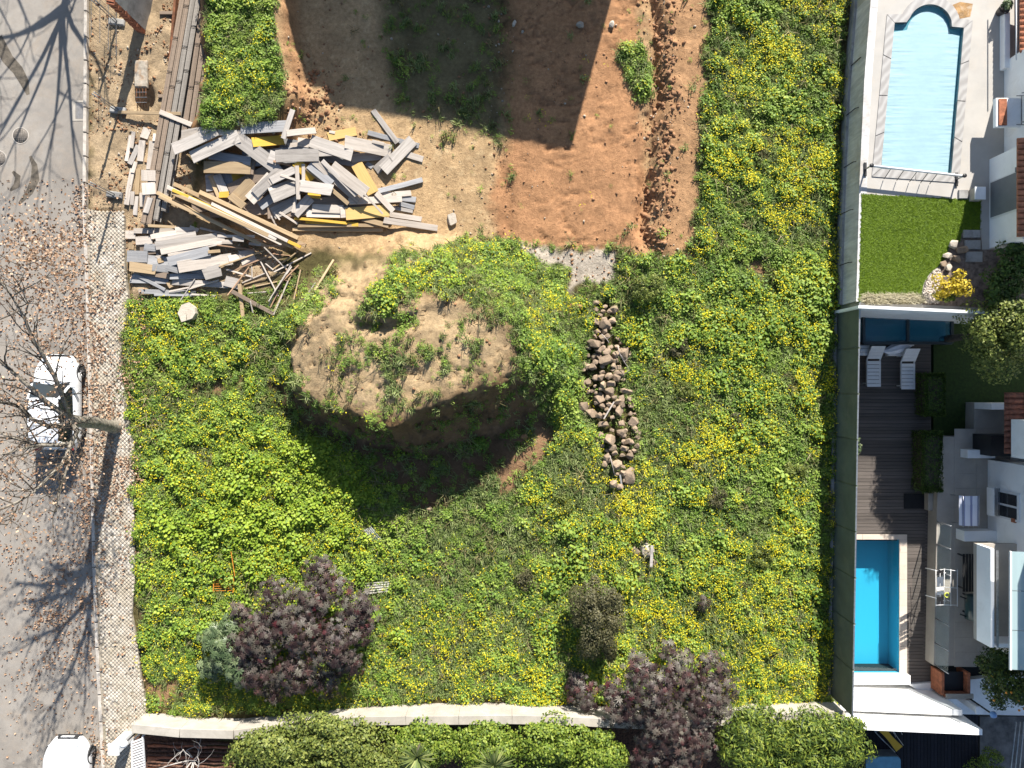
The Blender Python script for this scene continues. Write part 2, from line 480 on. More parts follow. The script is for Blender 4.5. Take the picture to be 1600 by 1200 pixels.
# ---------------------------------------------------------------- terrain
T1 = 1.6        # level of the upper pool terrace
D2 = -1.6       # level of the sunken timber deck
MZ = 3.0       # height of the earth mound
MOUND = P((432, 560), (452, 505), (520, 476), (620, 466), (720, 476), (800, 505), (812, 575), (770, 594), (720, 612), (650, 648), (625, 664), (560, 654), (490, 632), (440, 604), z=MZ)
BARE = P((436, 575), (440, 530), (470, 490), (478, 450), (520, 415), (600, 402), (655, 408), (610, 445), (575, 462), (640, 470), (720, 480), (775, 500), (800, 530), (800, 575), (760, 592), (640, 640), (560, 640), (480, 612), z=1.4)
MOUND_C = W2(620, 555, MZ)
BANK = P((318, -80), (424, -80), (432, 60), (446, 150), (430, 186), (330, 205), (316, 190), (330, 100), z=0.9)
DIRT = P((426, -400), (432, 40), (452, 150), (470, 200), (330, 210), (300, 360), (420, 392), (520, 392), (640, 402), (690, 398), (740, 372), (840, 384), (1010, 394), (1080, 408), (1088, 300), (1100, 180), (1104, 80), (1122, -400))
RED = P((780, -400), (778, 120), (790, 230), (765, 300), (775, 385), (1015, 394), (1015, 300), (1005, 200), (1000, -400))
TRACK = P((1005, -400), (1018, 100), (1022, 260), (1012, 400), (1085, 410), (1092, 250), (1104, 100), (1118, -400))
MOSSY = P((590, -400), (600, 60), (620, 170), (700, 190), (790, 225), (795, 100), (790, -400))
GRAVEL = P((815, 388), (870, 392), (960, 396), (965, 412), (955, 440), (905, 436), (895, 458), (888, 456), (895, 420), (840, 408))
WORKS = P((138, -400), (345, -400), (322, 120), (300, 200), (300, 360), (440, 392), (430, 440), (210, 462), (190, 350), (138, 330))
PATCHES = [P((1150, 405), (1180, 398), (1205, 430), (1212, 460), (1190, 455), (1165, 430)), P((815, 690), (850, 660), (870, 690), (835, 725), (795, 770), (785, 760)),
           P((985, 852), (1005, 846), (1024, 856), (1026, 884), (1004, 888), (986, 872)), P((290, 602), (350, 592), (375, 604), (340, 618), (292, 622)), P((240, 780), (275, 772), (290, 790), (262, 796)), P((232, 1062), (272, 1060), (290, 1090), (262, 1112), (236, 1108))]
FIELD = P((208, 462), (330, 468), (420, 446), (470, 425), (520, 412), (600, 420), (650, 405), (740, 374), (840, 384), (1010, 396), (1075, 408), (1092, 300), (1098, 180), (1106, 80), (1116, -60), (1322, -60), (1312, 200), (1306, 480), (1302, 700), (1294, 1108), (1150, 1104), (930, 1098), (760, 1094), (620, 1100), (420, 1108), (330, 1116), (236, 1116), (222, 1000), (212, 800), (208, 690), (190, 600), (186, 540))

ROW_CORE = P((930, 486), (948, 472), (964, 490), (960, 520), (984, 545), (984, 590), (966, 602), (992, 640), (996, 690), (988, 752), (968, 760), (948, 710), (932, 668), (906, 640), (906, 600), (916, 560), (922, 530), (930, 505))
TANGLE = P((370, 395), (500, 395), (525, 405), (500, 460), (440, 500), (385, 500), (350, 450))
PIT = P((470, 645), (560, 668), (640, 672), (740, 630), (812, 598), (850, 640), (872, 690), (800, 768), (700, 806), (640, 806), (590, 765), (520, 700))
def height(x, y):
    x = np.asarray(x, float); y = np.asarray(y, float)
    px = 800 + x * PPM; py = 600 - y * PPM
    z = 0.16 * (fbm(x * 0.35, y * 0.35, 3) - 0.5) + 0.05 * (fbm(x * 1.7, y * 1.7, 9) - 0.5)
    # the earth mound, steep to the south and west
    wob = 0.5 * (fbm(x * 0.9, y * 0.9, 21) - 0.5) + 0.4 * (fbm(x * 2.6, y * 2.6, 23) - 0.5) + 0.22 * (fbm(x * 7, y * 7, 25) - 0.5)
    d = sdf(MOUND, x, y) + wob
    ang = np.arctan2(y - MOUND_C[1], x - MOUND_C[0])
    south = np.clip(-np.sin(ang), 0, 1); west = np.clip(-np.cos(ang), 0, 1); north = np.clip(np.sin(ang), 0, 1); east = np.clip(np.cos(ang), 0, 1)
    wdt = (1.25 * south + 1.0 * west + 3.4 * north + 3.0 * east) / (south + west + north + east + 1e-6)
    dn = np.clip(d / wdt, 0, 1)
    soft = np.clip((north + .6 * east) / (south + west + north + east + 1e-6), 0, 1)
    m = 1 - (soft * dn * dn * (3 - 2 * dn) + (1 - soft) * dn ** .72)
    z = z + m * (MZ + 0.1 + 0.25 * (fbm(x * 0.8, y * 0.8, 31) - 0.5)) * np.interp(px, [440, 530, 640, 760, 840], [.28, .68, 1.0, 1.0, .8])
    # cracks and small ledge on the mound
    ledge = np.exp(-((py - 512 - 6 * np.sin(px / 30)) / 9) ** 2) * sstep(560, 590, px) * (1 - sstep(650, 680, px))
    z = z - 0.35 * ledge
    bare = 1 - sstep(-.2, .5, sdf(BARE, x, y))
    z = z + bare * (0.16 * (fbm(x * 2.1, y * 2.1, 33, 5) - 0.5) + 0.06 * (fbm(x * 8, y * 8, 35, 3) - .5))
    crk = fbm(x * 1.1 + 3, y * 1.9, 37, 4); z = z - bare * 0.14 * np.exp(-((crk - 0.5) / 0.018) ** 2)
    # raised grass bank left of the cleared soil
    b = sdf(BANK, x, y) + 0.5 * (fbm(x * 1.2, y * 1.2, 41) - 0.5)
    z = z + 0.9 * (1 - sstep(0, 0.9, b))
    # cleared soil: gullies and clods
    dirt = 1 - sstep(-0.3, 0.5, sdf(DIRT, x, y))
    z = z + dirt * 0.045 * (fbm(x * 5.5 + y * .4, y * .35, 53, 3) - .5)
    z = z + dirt * (0.08 * (fbm(x * 2.3, y * 2.3, 51, 5) - 0.5))
    red = 1 - sstep(-0.2, 0.4, sdf(RED, x, y))
    q = fbm(x * 0.9 + y * 0.25, y * 3.0 - x * 0.5, 61, 4)
    z = z - red * 0.09 * np.exp(-((q - 0.5) / 0.03) ** 2) * sstep(.35, .6, fbm(x * .5, y * .5, 67))
    gx = 1018 + 7 * np.sin(py / 83) + 26 * (fbm(y * 0.8, y * 0 + 2, 71) - 0.5)
    rut = np.exp(-((px - gx) / 11) ** 2) * (1 - sstep(370, 400, py))
    z = z - rut * (0.22 + 0.30 * fbm(x * 1.3, y * 0.9, 73))
    lip = np.exp(-((px - gx - 22) / 14) ** 2) * (1 - sstep(370, 400, py))
    z = z + lip * (0.12 + 0.62 * (fbm(x * 2.7, y * 1.7, 75, 5) - 0.3)); lip2 = np.exp(-((px - gx + 20) / 9) ** 2) * (1 - sstep(370, 400, py)); z = z + lip2 * 0.3 * (fbm(x * 3.3, y * 1.5, 76, 5) - .3)
    gx2 = 782 + 12 * np.sin(py / 41)
    z = z - np.exp(-((px - gx2) / 10) ** 2) * 0.25 * fbm(x * 3, y * 3, 77) * (1 - sstep(360, 385, py))
    clod = np.exp(-((px - 488) / 30) ** 2) * sstep(120, 150, py) * (1 - sstep(180, 215, py))
    z = z + clod * 0.35 * (fbm(x * 4, y * 4, 79, 5) - 0.2)
    # small earth heaps in the works strip
    wk = 1 - sstep(-0.2, 0.3, sdf(WORKS, x, y))
    z = z + wk * 0.18 * (fbm(x * 2.2, y * 2.2, 81, 5) - 0.5)
    pit = np.exp(-(((px - 223) / 15) ** 2 + ((py - 152) / 22) ** 2) ** 2)
    z = z - 0.55 * pit
    # road, footway and neighbours lie on their own sheets
    z = np.where(px < 206 + 0 * px, np.minimum(z, np.where(py > 330, -0.06, np.where(px < 138, -0.06, z))), z)
    z = np.where(px < 138, -0.12, z)
    z = np.where(px > np.interp(py, [0, 150, 300, 478, 1110], [1336, 1324, 1317, 1312, 1300]), -3.6, z)
    z = np.where((py > 1116) & (px > 1200), -3.6, z)
    return z
_gs = 0.09
_gx = np.arange(-24, 24 + _gs, _gs); _gy = np.arange(-19, 19 + _gs, _gs)
_GX, _GY = np.meshgrid(_gx, _gy)
_GZ = height(_GX.ravel(), _GY.ravel()).reshape(_GX.shape)
def hz(x, y):
    fx = min(max((x - _gx[0]) / _gs, 0), len(_gx) - 2.001); fy = min(max((y - _gy[0]) / _gs, 0), len(_gy) - 2.001)
    i, j = int(fx), int(fy); u, v = fx - i, fy - j
    return float((_GZ[j, i] * (1 - u) + _GZ[j, i + 1] * u) * (1 - v) + (_GZ[j + 1, i] * (1 - u) + _GZ[j + 1, i + 1] * u) * v)
def on_ground(px, py, dz=0.0):
    """ground point seen at the pixel (one refinement for the height)"""
    z = 0.0
    for _ in range(4):
        p = W(px, py, z); z = hz(p.x, p.y)
    return Vector((p.x, p.y, z + dz))

def veg_density(x, y):
    """0..1 plant cover of the wild lot"""
    n1 = fbm(x * 0.7, y * 0.7, 101); n2 = fbm(x * 2.6, y * 2.6, 103)
    f = 1 - sstep(-0.25, 0.15, sdf(FIELD, x, y) + 0.8 * (n2 - 0.5))
    mt = 1 - sstep(-0.6, 0.6, sdf(BARE, x, y) + 1.9 * (n1 - 0.5) + 1.0 * (n2 - .5))
    n3 = fbm(x * 5.5, y * 5.5, 105)
    f = f * (1 - mt * (1 - 0.6 * sstep(0.50, 0.62, 0.35 * n1 + 0.35 * n2 + 0.3 * n3)))
    # bare slope south of the mound
    sl = (1 - sstep(1.0, 2.2, sdf(MOUND, x, y))) * (1 - mt) * sstep(0.9, -0.1, y - W2(0, 600)[1])
    f = f * (1 - sl * (1 - 0.55 * sstep(.48, .62, .5 * n2 + .5 * n3)))
    pit = 1 - sstep(-.5, .5, sdf(PIT, x, y) + 1.2 * (n1 - .5))
    f = f * (1 - pit * (1 - .5 * sstep(.46, .6, .5 * n2 + .5 * n3)))
    rim = np.exp(-(sdf(MOUND, x, y) / .45) ** 2) * sstep(.9, -.1, y) * sstep(-4.6, -3.8, x)
    f = f * (1 - .85 * rim)
    for p in PATCHES:
        f = f * (.12 + .88 * sstep(-0.25, 0.35, sdf(p, x, y) + 1.6 * (n3 - 0.5)))
    f = f * sstep(-0.05, 0.25, sdf(GRAVEL, x, y) + 0.35 * (n2 - 0.5))
    f = f * (0.12 + 0.88 * sstep(-0.15, 0.2, sdf(ROW_CORE, x, y) + 0.5 * (n2 - 0.5)))
    f = f * (0.22 + 0.78 * sstep(-0.2, 0.3, sdf(TANGLE, x, y)))
    f = f * (1 - .6 * sstep(.60, .70, fbm(x * .8, y * .8, 107)) * sstep(.45, .55, n3))
    b = 1 - sstep(-0.15, 0.12, sdf(BANK, x, y) + 0.5 * (n2 - 0.5))
    f = np.maximum(f, b)
    tuft = 1 - sstep(-0.2, 0.15, sdf(P((968, 72), (1002, 66), (1016, 100), (1020, 150), (1000, 162), (985, 130), (970, 100)), x, y) + 0.3 * (n2 - 0.5))
    f = np.maximum(f, tuft)
    # strays on the cleared soil
    ds = (1 - sstep(-0.3, 0.3, sdf(MOSSY, x, y))) * sstep(0.5, 0.62, n2) * 0.25
    d2 = (1 - sstep(-0.2, 0.2, sdf(DIRT, x, y))) * sstep(0.68, 0.8, n2) * 0.2
    return np.clip(np.maximum(f, np.maximum(ds, d2)), 0, 1)

def ground_color(x, y):
    n0 = fbm(x * 0.5, y * 0.5, 201)[..., None]; n1 = fbm(x * 1.8, y * 1.8, 203)[..., None]; n2 = fbm(x * 5, y * 5, 205)[..., None]
    def A(c): return np.array(c)[None]
    c = A((0.10, 0.085, 0.035)) * (0.6 + 0.8 * n1)                     # soil between the plants
    sand = A((0.44, 0.30, 0.165)) * (0.75 + 0.5 * n1) + A((0.10, 0.09, 0.06)) * sstep(0.6, 0.8, n2)
    red = A((0.40, 0.215, 0.11)) * (0.8 + 0.4 * n1) * (0.9 + 0.2 * fbm(x * 4, y * .5, 209)[..., None])
    trk = A((0.40, 0.235, 0.125)) * (0.65 + 0.6 * n1) * (0.82 + 0.36 * fbm(x * 6, y * .6, 211)[..., None])
    top = A((0.46, 0.335, 0.195)) * (0.6 + 0.7 * n1)
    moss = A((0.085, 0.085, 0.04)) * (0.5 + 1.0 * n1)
    wrk = A((0.40, 0.30, 0.19)) * (0.6 + 0.8 * n1)
    grv = A((0.46, 0.40, 0.33)) * (0.6 + 0.8 * n2)
    jit = 0.7 * (fbm(x * 2.2, y * 2.2, 207) - 0.5)
    def lay(c, poly, colr, a=-0.3, b=0.3, amt=1.0):
        k = ((1 - sstep(a, b, sdf(poly, x, y) + jit)) * amt)[..., None]
        return c * (1 - k) + colr * k
    mslope = (1 - sstep(0.2, 1.8, sdf(MOUND, x, y)))[..., None] * 0.8
    c = c * (1 - mslope) + A((0.16, 0.095, 0.05)) * (0.6 + 0.8 * n1) * mslope
    c = lay(c, PIT, A((0.17, 0.105, 0.06)) * (0.6 + 0.8 * n1), -.6, .6)
    c = lay(c, WORKS, wrk)
    c = lay(c, DIRT, sand)
    c = lay(c, RED, red)
    c = lay(c, TRACK, trk)
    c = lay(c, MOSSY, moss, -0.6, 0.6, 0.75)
    c = lay(c, BARE, top, -0.6, 0.6)
    c = lay(c, GRAVEL, grv, -0.1, 0.15)
    for p in PATCHES: c = lay(c, p, A((0.30, 0.18, 0.10)) * (0.7 + 0.6 * n1))
    bk = 1 - sstep(0.0, 0.5, np.abs(sdf(BANK, x, y) - 0.45) + jit * 0.5)
    c = c * (1 - 0.8 * bk[..., None]) + A((0.34, 0.18, 0.09)) * (0.6 + 0.8 * n1) * 0.8 * bk[..., None]
    return np.clip(c, 0.01, 0.8)

def build_ground():
    xs, ys, X, Y, Z = _gx, _gy, _GX, _GY, _GZ
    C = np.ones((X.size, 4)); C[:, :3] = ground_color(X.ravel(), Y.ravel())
    ny, nx = X.shape
    V = np.stack([X.ravel(), Y.ravel(), Z.ravel()], 1)
    i = np.arange(ny - 1)[:, None] * nx + np.arange(nx - 1)[None]
    F = np.stack([i, i + 1, i + nx + 1, i + nx], -1).reshape(-1, 4)
    # wide apron to the horizon
    b = len(V)
    R = 600.0
    x0, x1, y0, y1 = xs[0], xs[-1], ys[0], ys[-1]
    ap = np.array([(-R, -R, -3.7), (R, -R, -3.7), (R, R, -3.7), (-R, R, -3.7), (x0, y0, -3.7), (x1, y0, -3.7), (x1, y1, -3.7), (x0, y1, -3.7)])
    Fa = np.array([(0, 1, 5, 4), (1, 2, 6, 5), (2, 3, 7, 6), (3, 0, 4, 7)]) + b
    V = np.vstack([V, ap]); F = np.vstack([F, Fa])
    ca = np.ones((8, 4)); ca[:, :3] = (0.25, 0.2, 0.12)
    C = np.vstack([C, ca])
    me = np_mesh('ground', V, F, smooth=True, attr={'Col': C})
    m, nt, n, l, bs = nodes_of('lot_soil')
    w = mapped(nt, 'World')
    base = attr_node(nt, 'Col', 'Color')
    f1 = noise_node(nt, 7, 7, 0.7, w); f2 = noise_node(nt, 38, 5, 0.7, w)
    c = mixc(nt, 1.0, base, ramp(nt, f1, [(0.25, (0.62, 0.6, 0.58)), (0.75, (1.28, 1.28, 1.26))]), 'MULTIPLY')
    c = mixc(nt, 1.0, c, ramp(nt, f2, [(0.3, (0.84, 0.83, 0.82)), (0.7, (1.12, 1.12, 1.12))]), 'MULTIPLY')
    vor = n.new('ShaderNodeTexVoronoi'); vor.inputs['Scale'].default_value = 9; l.new(w, vor.inputs['Vector'])
    peb = ramp(nt, vor.outputs['Distance'], [(0.04, 0.8), (0.075, 0.0)])
    c = mixc(nt, peb, c, (0.5, 0.42, 0.32))
    l.new(c, bs.inputs['Base Color']); bs.inputs['Roughness'].default_value = 0.95; bs.inputs['Specular IOR Level'].default_value = 0.15
    hsum = n.new('ShaderNodeMath'); hsum.operation = 'ADD'; l.new(f1, hsum.inputs[0]); l.new(f2, hsum.inputs[1])
    bump(nt, bs, hsum.outputs[0], 0.8, 0.06)
    o = link('ground', me, m)
    return tag(o, kind='structure')
build_ground()

# ---------------------------------------------------------------- road, kerb, footway
KERB_PX = [(137, -120), (136, 100), (134, 330), (139, 450), (143, 600), (147, 760), (150, 900), (156, 1050), (166, 1240), (172, 1330)]
def kerb_x(py):
    return float(np.interp(py, [p[1] for p in KERB_PX], [p[0] for p in KERB_PX]))
def road_mat():
    m, nt, n, l, bs = nodes_of('road_asphalt')
    w = mapped(nt, 'World')
    a = noise_node(nt, 0.45, 5, 0.65, w, 0.5); b = noise_node(nt, 3.2, 6, 0.7, w); g = noise_node(nt, 90, 3, 0.7, w)
    c = mixc(nt, ramp(nt, a, [(0.35, 0), (0.65, 1)]), (0.235, 0.208, 0.178), (0.335, 0.302, 0.262))
    du = noise_node(nt, 0.9, 6, 0.7, w, 1.5)
    c = mixc(nt, ramp(nt, du, [(0.48, 0.0), (0.66, 0.6)]), c, (0.30, 0.245, 0.19))
    c = mixc(nt, ramp(nt, b, [(0.3, 0.0), (0.8, 0.5)]), c, (0.17, 0.16, 0.148))
    c = mixc(nt, 1.0, c, ramp(nt, g, [(0.3, (0.75, 0.75, 0.75)), (0.7, (1.15, 1.15, 1.15))]), 'MULTIPLY')
    st = noise_node(nt, 0.7, 4, 0.5, mapped(nt, 'World', (1, 1, 1), (0, 0, 0.6)), 1.2)
    c = mixc(nt, ramp(nt, st, [(0.63, 0.0), (0.68, 0.65)]), c, (0.14, 0.125, 0.11))
    l.new(c, bs.inputs['Base Color']); bs.inputs['Roughness'].default_value = 0.9
    bump(nt, bs, g, 0.4, 0.01)
    return m
poly = [W2(-900, -800), W2(137, -800)] + [W2(x - 2, y) for x, y in KERB_PX] + [W2(176, 2000), W2(-900, 2000)]
rd = MB().prism(poly, -0.3, 0.0).build('road', road_mat()); tag(rd, kind='structure')
# dark repair arcs and stains lie on the asphalt
def strip(pts, w, z):
    mb = MB(); L = []; R = []
    for i, p in enumerate(pts):
        a = Vector(pts[max(i - 1, 0)]); b = Vector(pts[min(i + 1, len(pts) - 1)])
        d = (b - a).normalized(); nrm = Vector((-d.y, d.x))
        wi = (w[i] if hasattr(w, '__len__') else w)
        L.append(Vector(p) + nrm * wi / 2); R.append(Vector(p) - nrm * wi / 2)
    vs = [(p.x, p.y, z) for p in L] + [(p.x, p.y, z) for p in R]
    k = len(pts)
    mb.add(vs, [(i + 1, i, k + i, k + i + 1) for i in range(k - 1)])
    return mb
stain = plain('road_stain', (0.15, 0.125, 0.095), 0.95, var=0.3, scale=4, bmp=0.4)
for pts, w in (([(-6, 60), (12, 92), (28, 110), (38, 128), (44, 148)], [.5, .45, .42, .36, .12]),
               ([(30, 318), (46, 300), (55, 280), (54, 258), (47, 244)], [.1, .28, .34, .22, .1]),
               ([(20, 268), (28, 276), (26, 290), (16, 298)], [.1, .22, .26, .08])):
    o = strip([W2(*p) for p in pts], w, 0.004).build('road_patch', stain); tag(o, kind='structure')

kerb = thing('kerb', None, None); kerb['kind'] = 'structure'
y = -60
ki = 0
while y < 1260:
    y2 = min(y + random.uniform(36, 44), 1260)
    p0 = W(kerb_x(y + 1), y + 1, 0.0); p1 = W(kerb_x(y2 - 1), y2 - 1, 0.0)
    wdt = 0.13
    MB().bar(p0 + Vector((0, 0, 0.03)), p1 + Vector((0, 0, 0.03)), wdt, 0.24 + random.uniform(-.008, .008), bev=0.015).build('kerb_stone', kerb_mat, kerb)
    y = y2
FOOT_R = [(330, 196), (400, 196), (450, 200), (480, 205), (520, 196), (560, 190), (600, 194), (650, 206), (700, 212), (800, 211), (900, 213), (960, 208), (1000, 216), (1060, 222), (1110, 232), (1140, 212), (1260, 200)]
def foot_x(py): return float(np.interp(py, [p[0] for p in FOOT_R], [p[1] for p in FOOT_R]))
poly = [W2(kerb_x(y) + 2, y) for y in range(326, 1261, 20)] + [W2(foot_x(y), y) for y in range(1260, 325, -20)]
bed = plain('footway_bedding', (0.40, 0.35, 0.275), 0.95, var=0.25, scale=6, bmp=0.5, dirt=((0.17, 0.15, 0.09), 1.2, 0.6))
fw = MB().prism(poly, -0.3, 0.095).build('footway', bed); tag(fw, kind='structure')
def cobbles():
    pts = []
    s = 0.108
    a = math.radians(45)
    for i in range(-400, 400):
        for j in range(-400, 400):
            x = (i * math.cos(a) - j * math.sin(a)) * s - 15; yy = (i * math.sin(a) + j * math.cos(a)) * s - 4
            px, py = 800 + x * 40, 600 - yy * 40
            if not (330 < py < 1255): continue
            if px < kerb_x(py) + 6 or px > foot_x(py) - 1: continue
            pts.append((x, yy))
    pts = np.array(pts)
    n = fbm(pts[:, 0] * 0.5, pts[:, 1] * 0.5, 301)
    py = 600 - pts[:, 1] * 40; px = 800 + pts[:, 0] * 40
    # gaps where soil has swallowed the stones
    keep = (rng.uniform(0, 1, len(pts)) > 0.03 + 0.75 * sstep(0.52, 0.66, n) * ((py > 520) & (py < 720))) & ~((py > 800) & (py < 900) & (px < 162) & (n < .58))
    pts = pts[keep]
    N = len(pts)
    h = 0.051
    t = []
    for z, q in ((-0.05, 0.5), (0.018, 0.5), (0.026, 0.40)):
        t += [(-h * q / .5, -h * q / .5, z), (h * q / .5, -h * q / .5, z), (h * q / .5, h * q / .5, z), (-h * q / .5, h * q / .5, z)]
    t = np.array(t)
    tf = [(8, 9, 10, 11)] + [(k * 4 + i, k * 4 + (i + 1) % 4, k * 4 + 4 + (i + 1) % 4, k * 4 + 4 + i) for k in range(2) for i in range(4)]
    ang = math.radians(45) + rng.normal(0, 0.06, N)
    sc = rng.uniform(0.85, 1.05, N)
    ca, sa = np.cos(ang)[:, None] * sc[:, None], np.sin(ang)[:, None] * sc[:, None]
    V = np.empty((N, 12, 3))
    V[:, :, 0] = pts[:, 0:1] + t[None, :, 0] * ca - t[None, :, 1] * sa
    V[:, :, 1] = pts[:, 1:2] + t[None, :, 0] * sa + t[None, :, 1] * ca
    V[:, :, 2] = 0.095 + t[None, :, 2] + rng.normal(0, 0.004, N)[:, None]
    F = (np.array(tf)[None] + (np.arange(N) * 12)[:, None, None]).reshape(-1, 4)
    me = np_mesh('cobblestones', V.reshape(-1, 3), F, attr={'rnd': np.repeat(rng.uniform(0, 1, N), 12)})
    m, nt, nn, l, bs = nodes_of('limestone_setts')
    c = ramp(nt, attr_node(nt, 'rnd'), [(0.0, (0.30, 0.26, 0.21)), (0.4, (0.43, 0.385, 0.325)), (1.0, (0.56, 0.51, 0.44))])
    d = noise_node(nt, 1.1, 5, 0.65, mapped(nt, 'World'))
    c = mixc(nt, ramp(nt, d, [(0.38, 0.1), (0.66, 0.85)]), c, (0.33, 0.28, 0.205))
    l.new(c, bs.inputs['Base Color']); bs.inputs['Roughness'].default_value = 0.8
    o = link('cobblestones', me, m, fw); o['kind'] = 'stuff'
cobbles()

def manhole(px, py, r, label):
    c = W(px, py, 0)
    t = thing('manhole_cover', label, 'manhole', c)
    MB().lathe([(r, -0.05), (r, 0.008), (r * 0.9, 0.008), (r * 0.9, -0.02)], c, 28).build('rim', kerb_mat, t)
    mb = MB().lathe([(r * 0.88, -0.05), (r * 0.88, 0.003)], c, 28)
    for i in range(-3, 4):
        for j in range(-3, 4):
            if math.hypot(i, j) < 3.4: mb.box((c.x + i * r * .22, c.y + j * r * .22, 0.005), (r * .12, r * .12, 0.008), rz=.4)
    mb.build('lid', plain('cast_iron_worn', (0.20, 0.175, 0.15), 0.8, metal=0.2, var=0.2, scale=8), t)
manhole(32, 212, 0.33, 'round iron manhole cover in the road near the tall shadows')
manhole(-3, 248, 0.33, 'round manhole cover cut off by the left edge of the photo')
c = W(122, 173, 0)
t = thing('storm_drain', 'grey storm drain with iron grate beside the kerb', 'drain', c)
MB().prism([W2(113, 157), W2(133, 157), W2(133, 189), W2(113, 189)], -0.1, 0.012, holes=[[W2(118, 160), W2(131, 160), W2(131, 186), W2(118, 186)]]).build('drain_frame', concrete, t)
for k in range(7):
    p = W(119 + k * 1.9, 173, 0)
    MB().box((p.x, p.y, -0.004), (0.022, 0.62, 0.02)).build('grate_bar', steel, t)
MB().prism([W2(118, 160), W2(131, 160), W2(131, 186), W2(118, 186)], -0.3, -0.06).build('drain_well', rubber, t)

# ---------------------------------------------------------------- wild plants (instanced leaves on real ground)
PROTO = []
def proto(name, V, F, rnd, mat):
    me = np_mesh(name, V, F, attr={'rnd': rnd})
    me.materials.append(mat)
    o = bpy.data.objects.new(name, me)
    return o
def tuft_broad(name, mat, n, rad, hgt, leaf, tmpl):
    a = rng.uniform(0, 2 * np.pi, n); r = rad * np.sqrt(rng.uniform(0, 1, n))
    pos = np.stack([r * np.cos(a), r * np.sin(a), hgt * (1 - (r / rad) ** 2 * 0.7) * rng.uniform(0.4, 1.0, n)], 1)
    nrm = np.stack([np.cos(a) * 0.4 * r / rad + .12, np.sin(a) * 0.4 * r / rad + .42, np.ones(n)], 1) + rng.normal(0, 0.28, (n, 3))
    V, F, rr = leaf_arrays(pos, nrm, leaf * rng.uniform(0.6, 1.2, n), *tmpl)
    return proto(name, V, F, rr, mat)
def tuft_grass(name, mat, n, rad, length, lean=0.6):
    V = []; F = []; R = []
    for i in range(n):
        a = random.uniform(0, 2 * math.pi); r = rad * random.random()
        b = random.uniform(0, 2 * math.pi); L = length * random.uniform(0.5, 1.1); w = 0.010 + 0.006 * random.random()
        ln = lean * random.uniform(0.3, 1.2)
        p = np.array((r * math.cos(a), r * math.sin(a), 0)); d = np.array((math.cos(b), math.sin(b), 0)); s = np.array((-d[1], d[0], 0)) * w
        q1 = p + d * L * ln * 0.35 + np.array((0, 0, L * 0.6)); q2 = p + d * L * ln + np.array((0, 0, L * (0.95 - 0.4 * ln)))
        k = len(V)
        V += [p - s, p + s, q1 + s * .8, q1 - s * .8, q2 + s * .15, q2 - s * .15]
        F += [(k, k + 1, k + 2, k + 3), (k + 3, k + 2, k + 4, k + 5)]; R += [random.random()] * 6
    return proto(name, np.array(V), np.array(F), np.array(R), mat)
def flower_head(name, mat, n, rad, z0, z1, s):
    a = rng.uniform(0, 2 * np.pi, n); r = rad * np.sqrt(rng.uniform(0, 1, n))
    pos = np.stack([r * np.cos(a), r * np.sin(a), rng.uniform(z0, z1, n)], 1)
    nrm = np.stack([rng.normal(0, .3, n), rng.normal(0, .3, n) + .2, np.ones(n)], 1)
    tv = [(0, 0, -0.25)]; tf = []
    for i in range(5):
        t = 2 * math.pi * i / 5
        tv += [(math.cos(t - .5), math.sin(t - .5), 0.1), (math.cos(t + .5), math.sin(t + .5), 0.1)]
        tf.append((0, 1 + 2 * i, 2 + 2 * i))
    V, F, rr = leaf_arrays(pos, nrm, s * rng.uniform(.7, 1.2, n), tv, tf)
    return proto(name, V, F, rr, mat)

G_FRESH = [(0.0, (0.048, 0.095, 0.017)), (0.25, (0.110, 0.198, 0.028)), (0.6, (0.212, 0.318, 0.044)), (1.0, (0.36, 0.44, 0.088))]
G_LIME = [(0.0, (0.075, 0.135, 0.012)), (0.4, (0.190, 0.290, 0.024)), (1.0, (0.37, 0.44, 0.050))]
G_BLUE = [(0.0, (0.090, 0.140, 0.045)), (0.5, (0.205, 0.260, 0.085)), (1.0, (0.35, 0.385, 0.16))]
G_DRY = [(0.0, (0.10, 0.085, 0.035)), (0.5, (0.19, 0.165, 0.07)), (1.0, (0.30, 0.25, 0.12))]
m_fresh = leafmat('weed_leaf_green', G_FRESH, (0.55, 0.5), rnd='both', trans=.35)
m_lime = leafmat('weed_leaf_lime', G_LIME, (0.6, 0.25), rnd='both')
m_blue = leafmat('grass_blade_green', G_BLUE, (0.35, 0.4), rnd='both', trans=0.3)
m_dry = leafmat('dry_stalk', G_DRY, (0.5, 0.3), rnd='both', trans=0.15)
m_yel = leafmat('yellow_petal', [(0.0, (0.70, 0.56, 0.01)), (0.6, (0.82, 0.72, 0.02)), (1.0, (0.86, 0.82, 0.12))], (0.5, 0.2), trans=0.3, rnd='both')
m_fall = leafmat('fallen_leaf_brown', [(0.0, (0.13, 0.065, 0.035)), (0.35, (0.30, 0.17, 0.10)), (0.7, (0.46, 0.31, 0.20)), (1.0, (0.62, 0.48, 0.36))], (0.8, 0.2), trans=0.1, rnd='both')

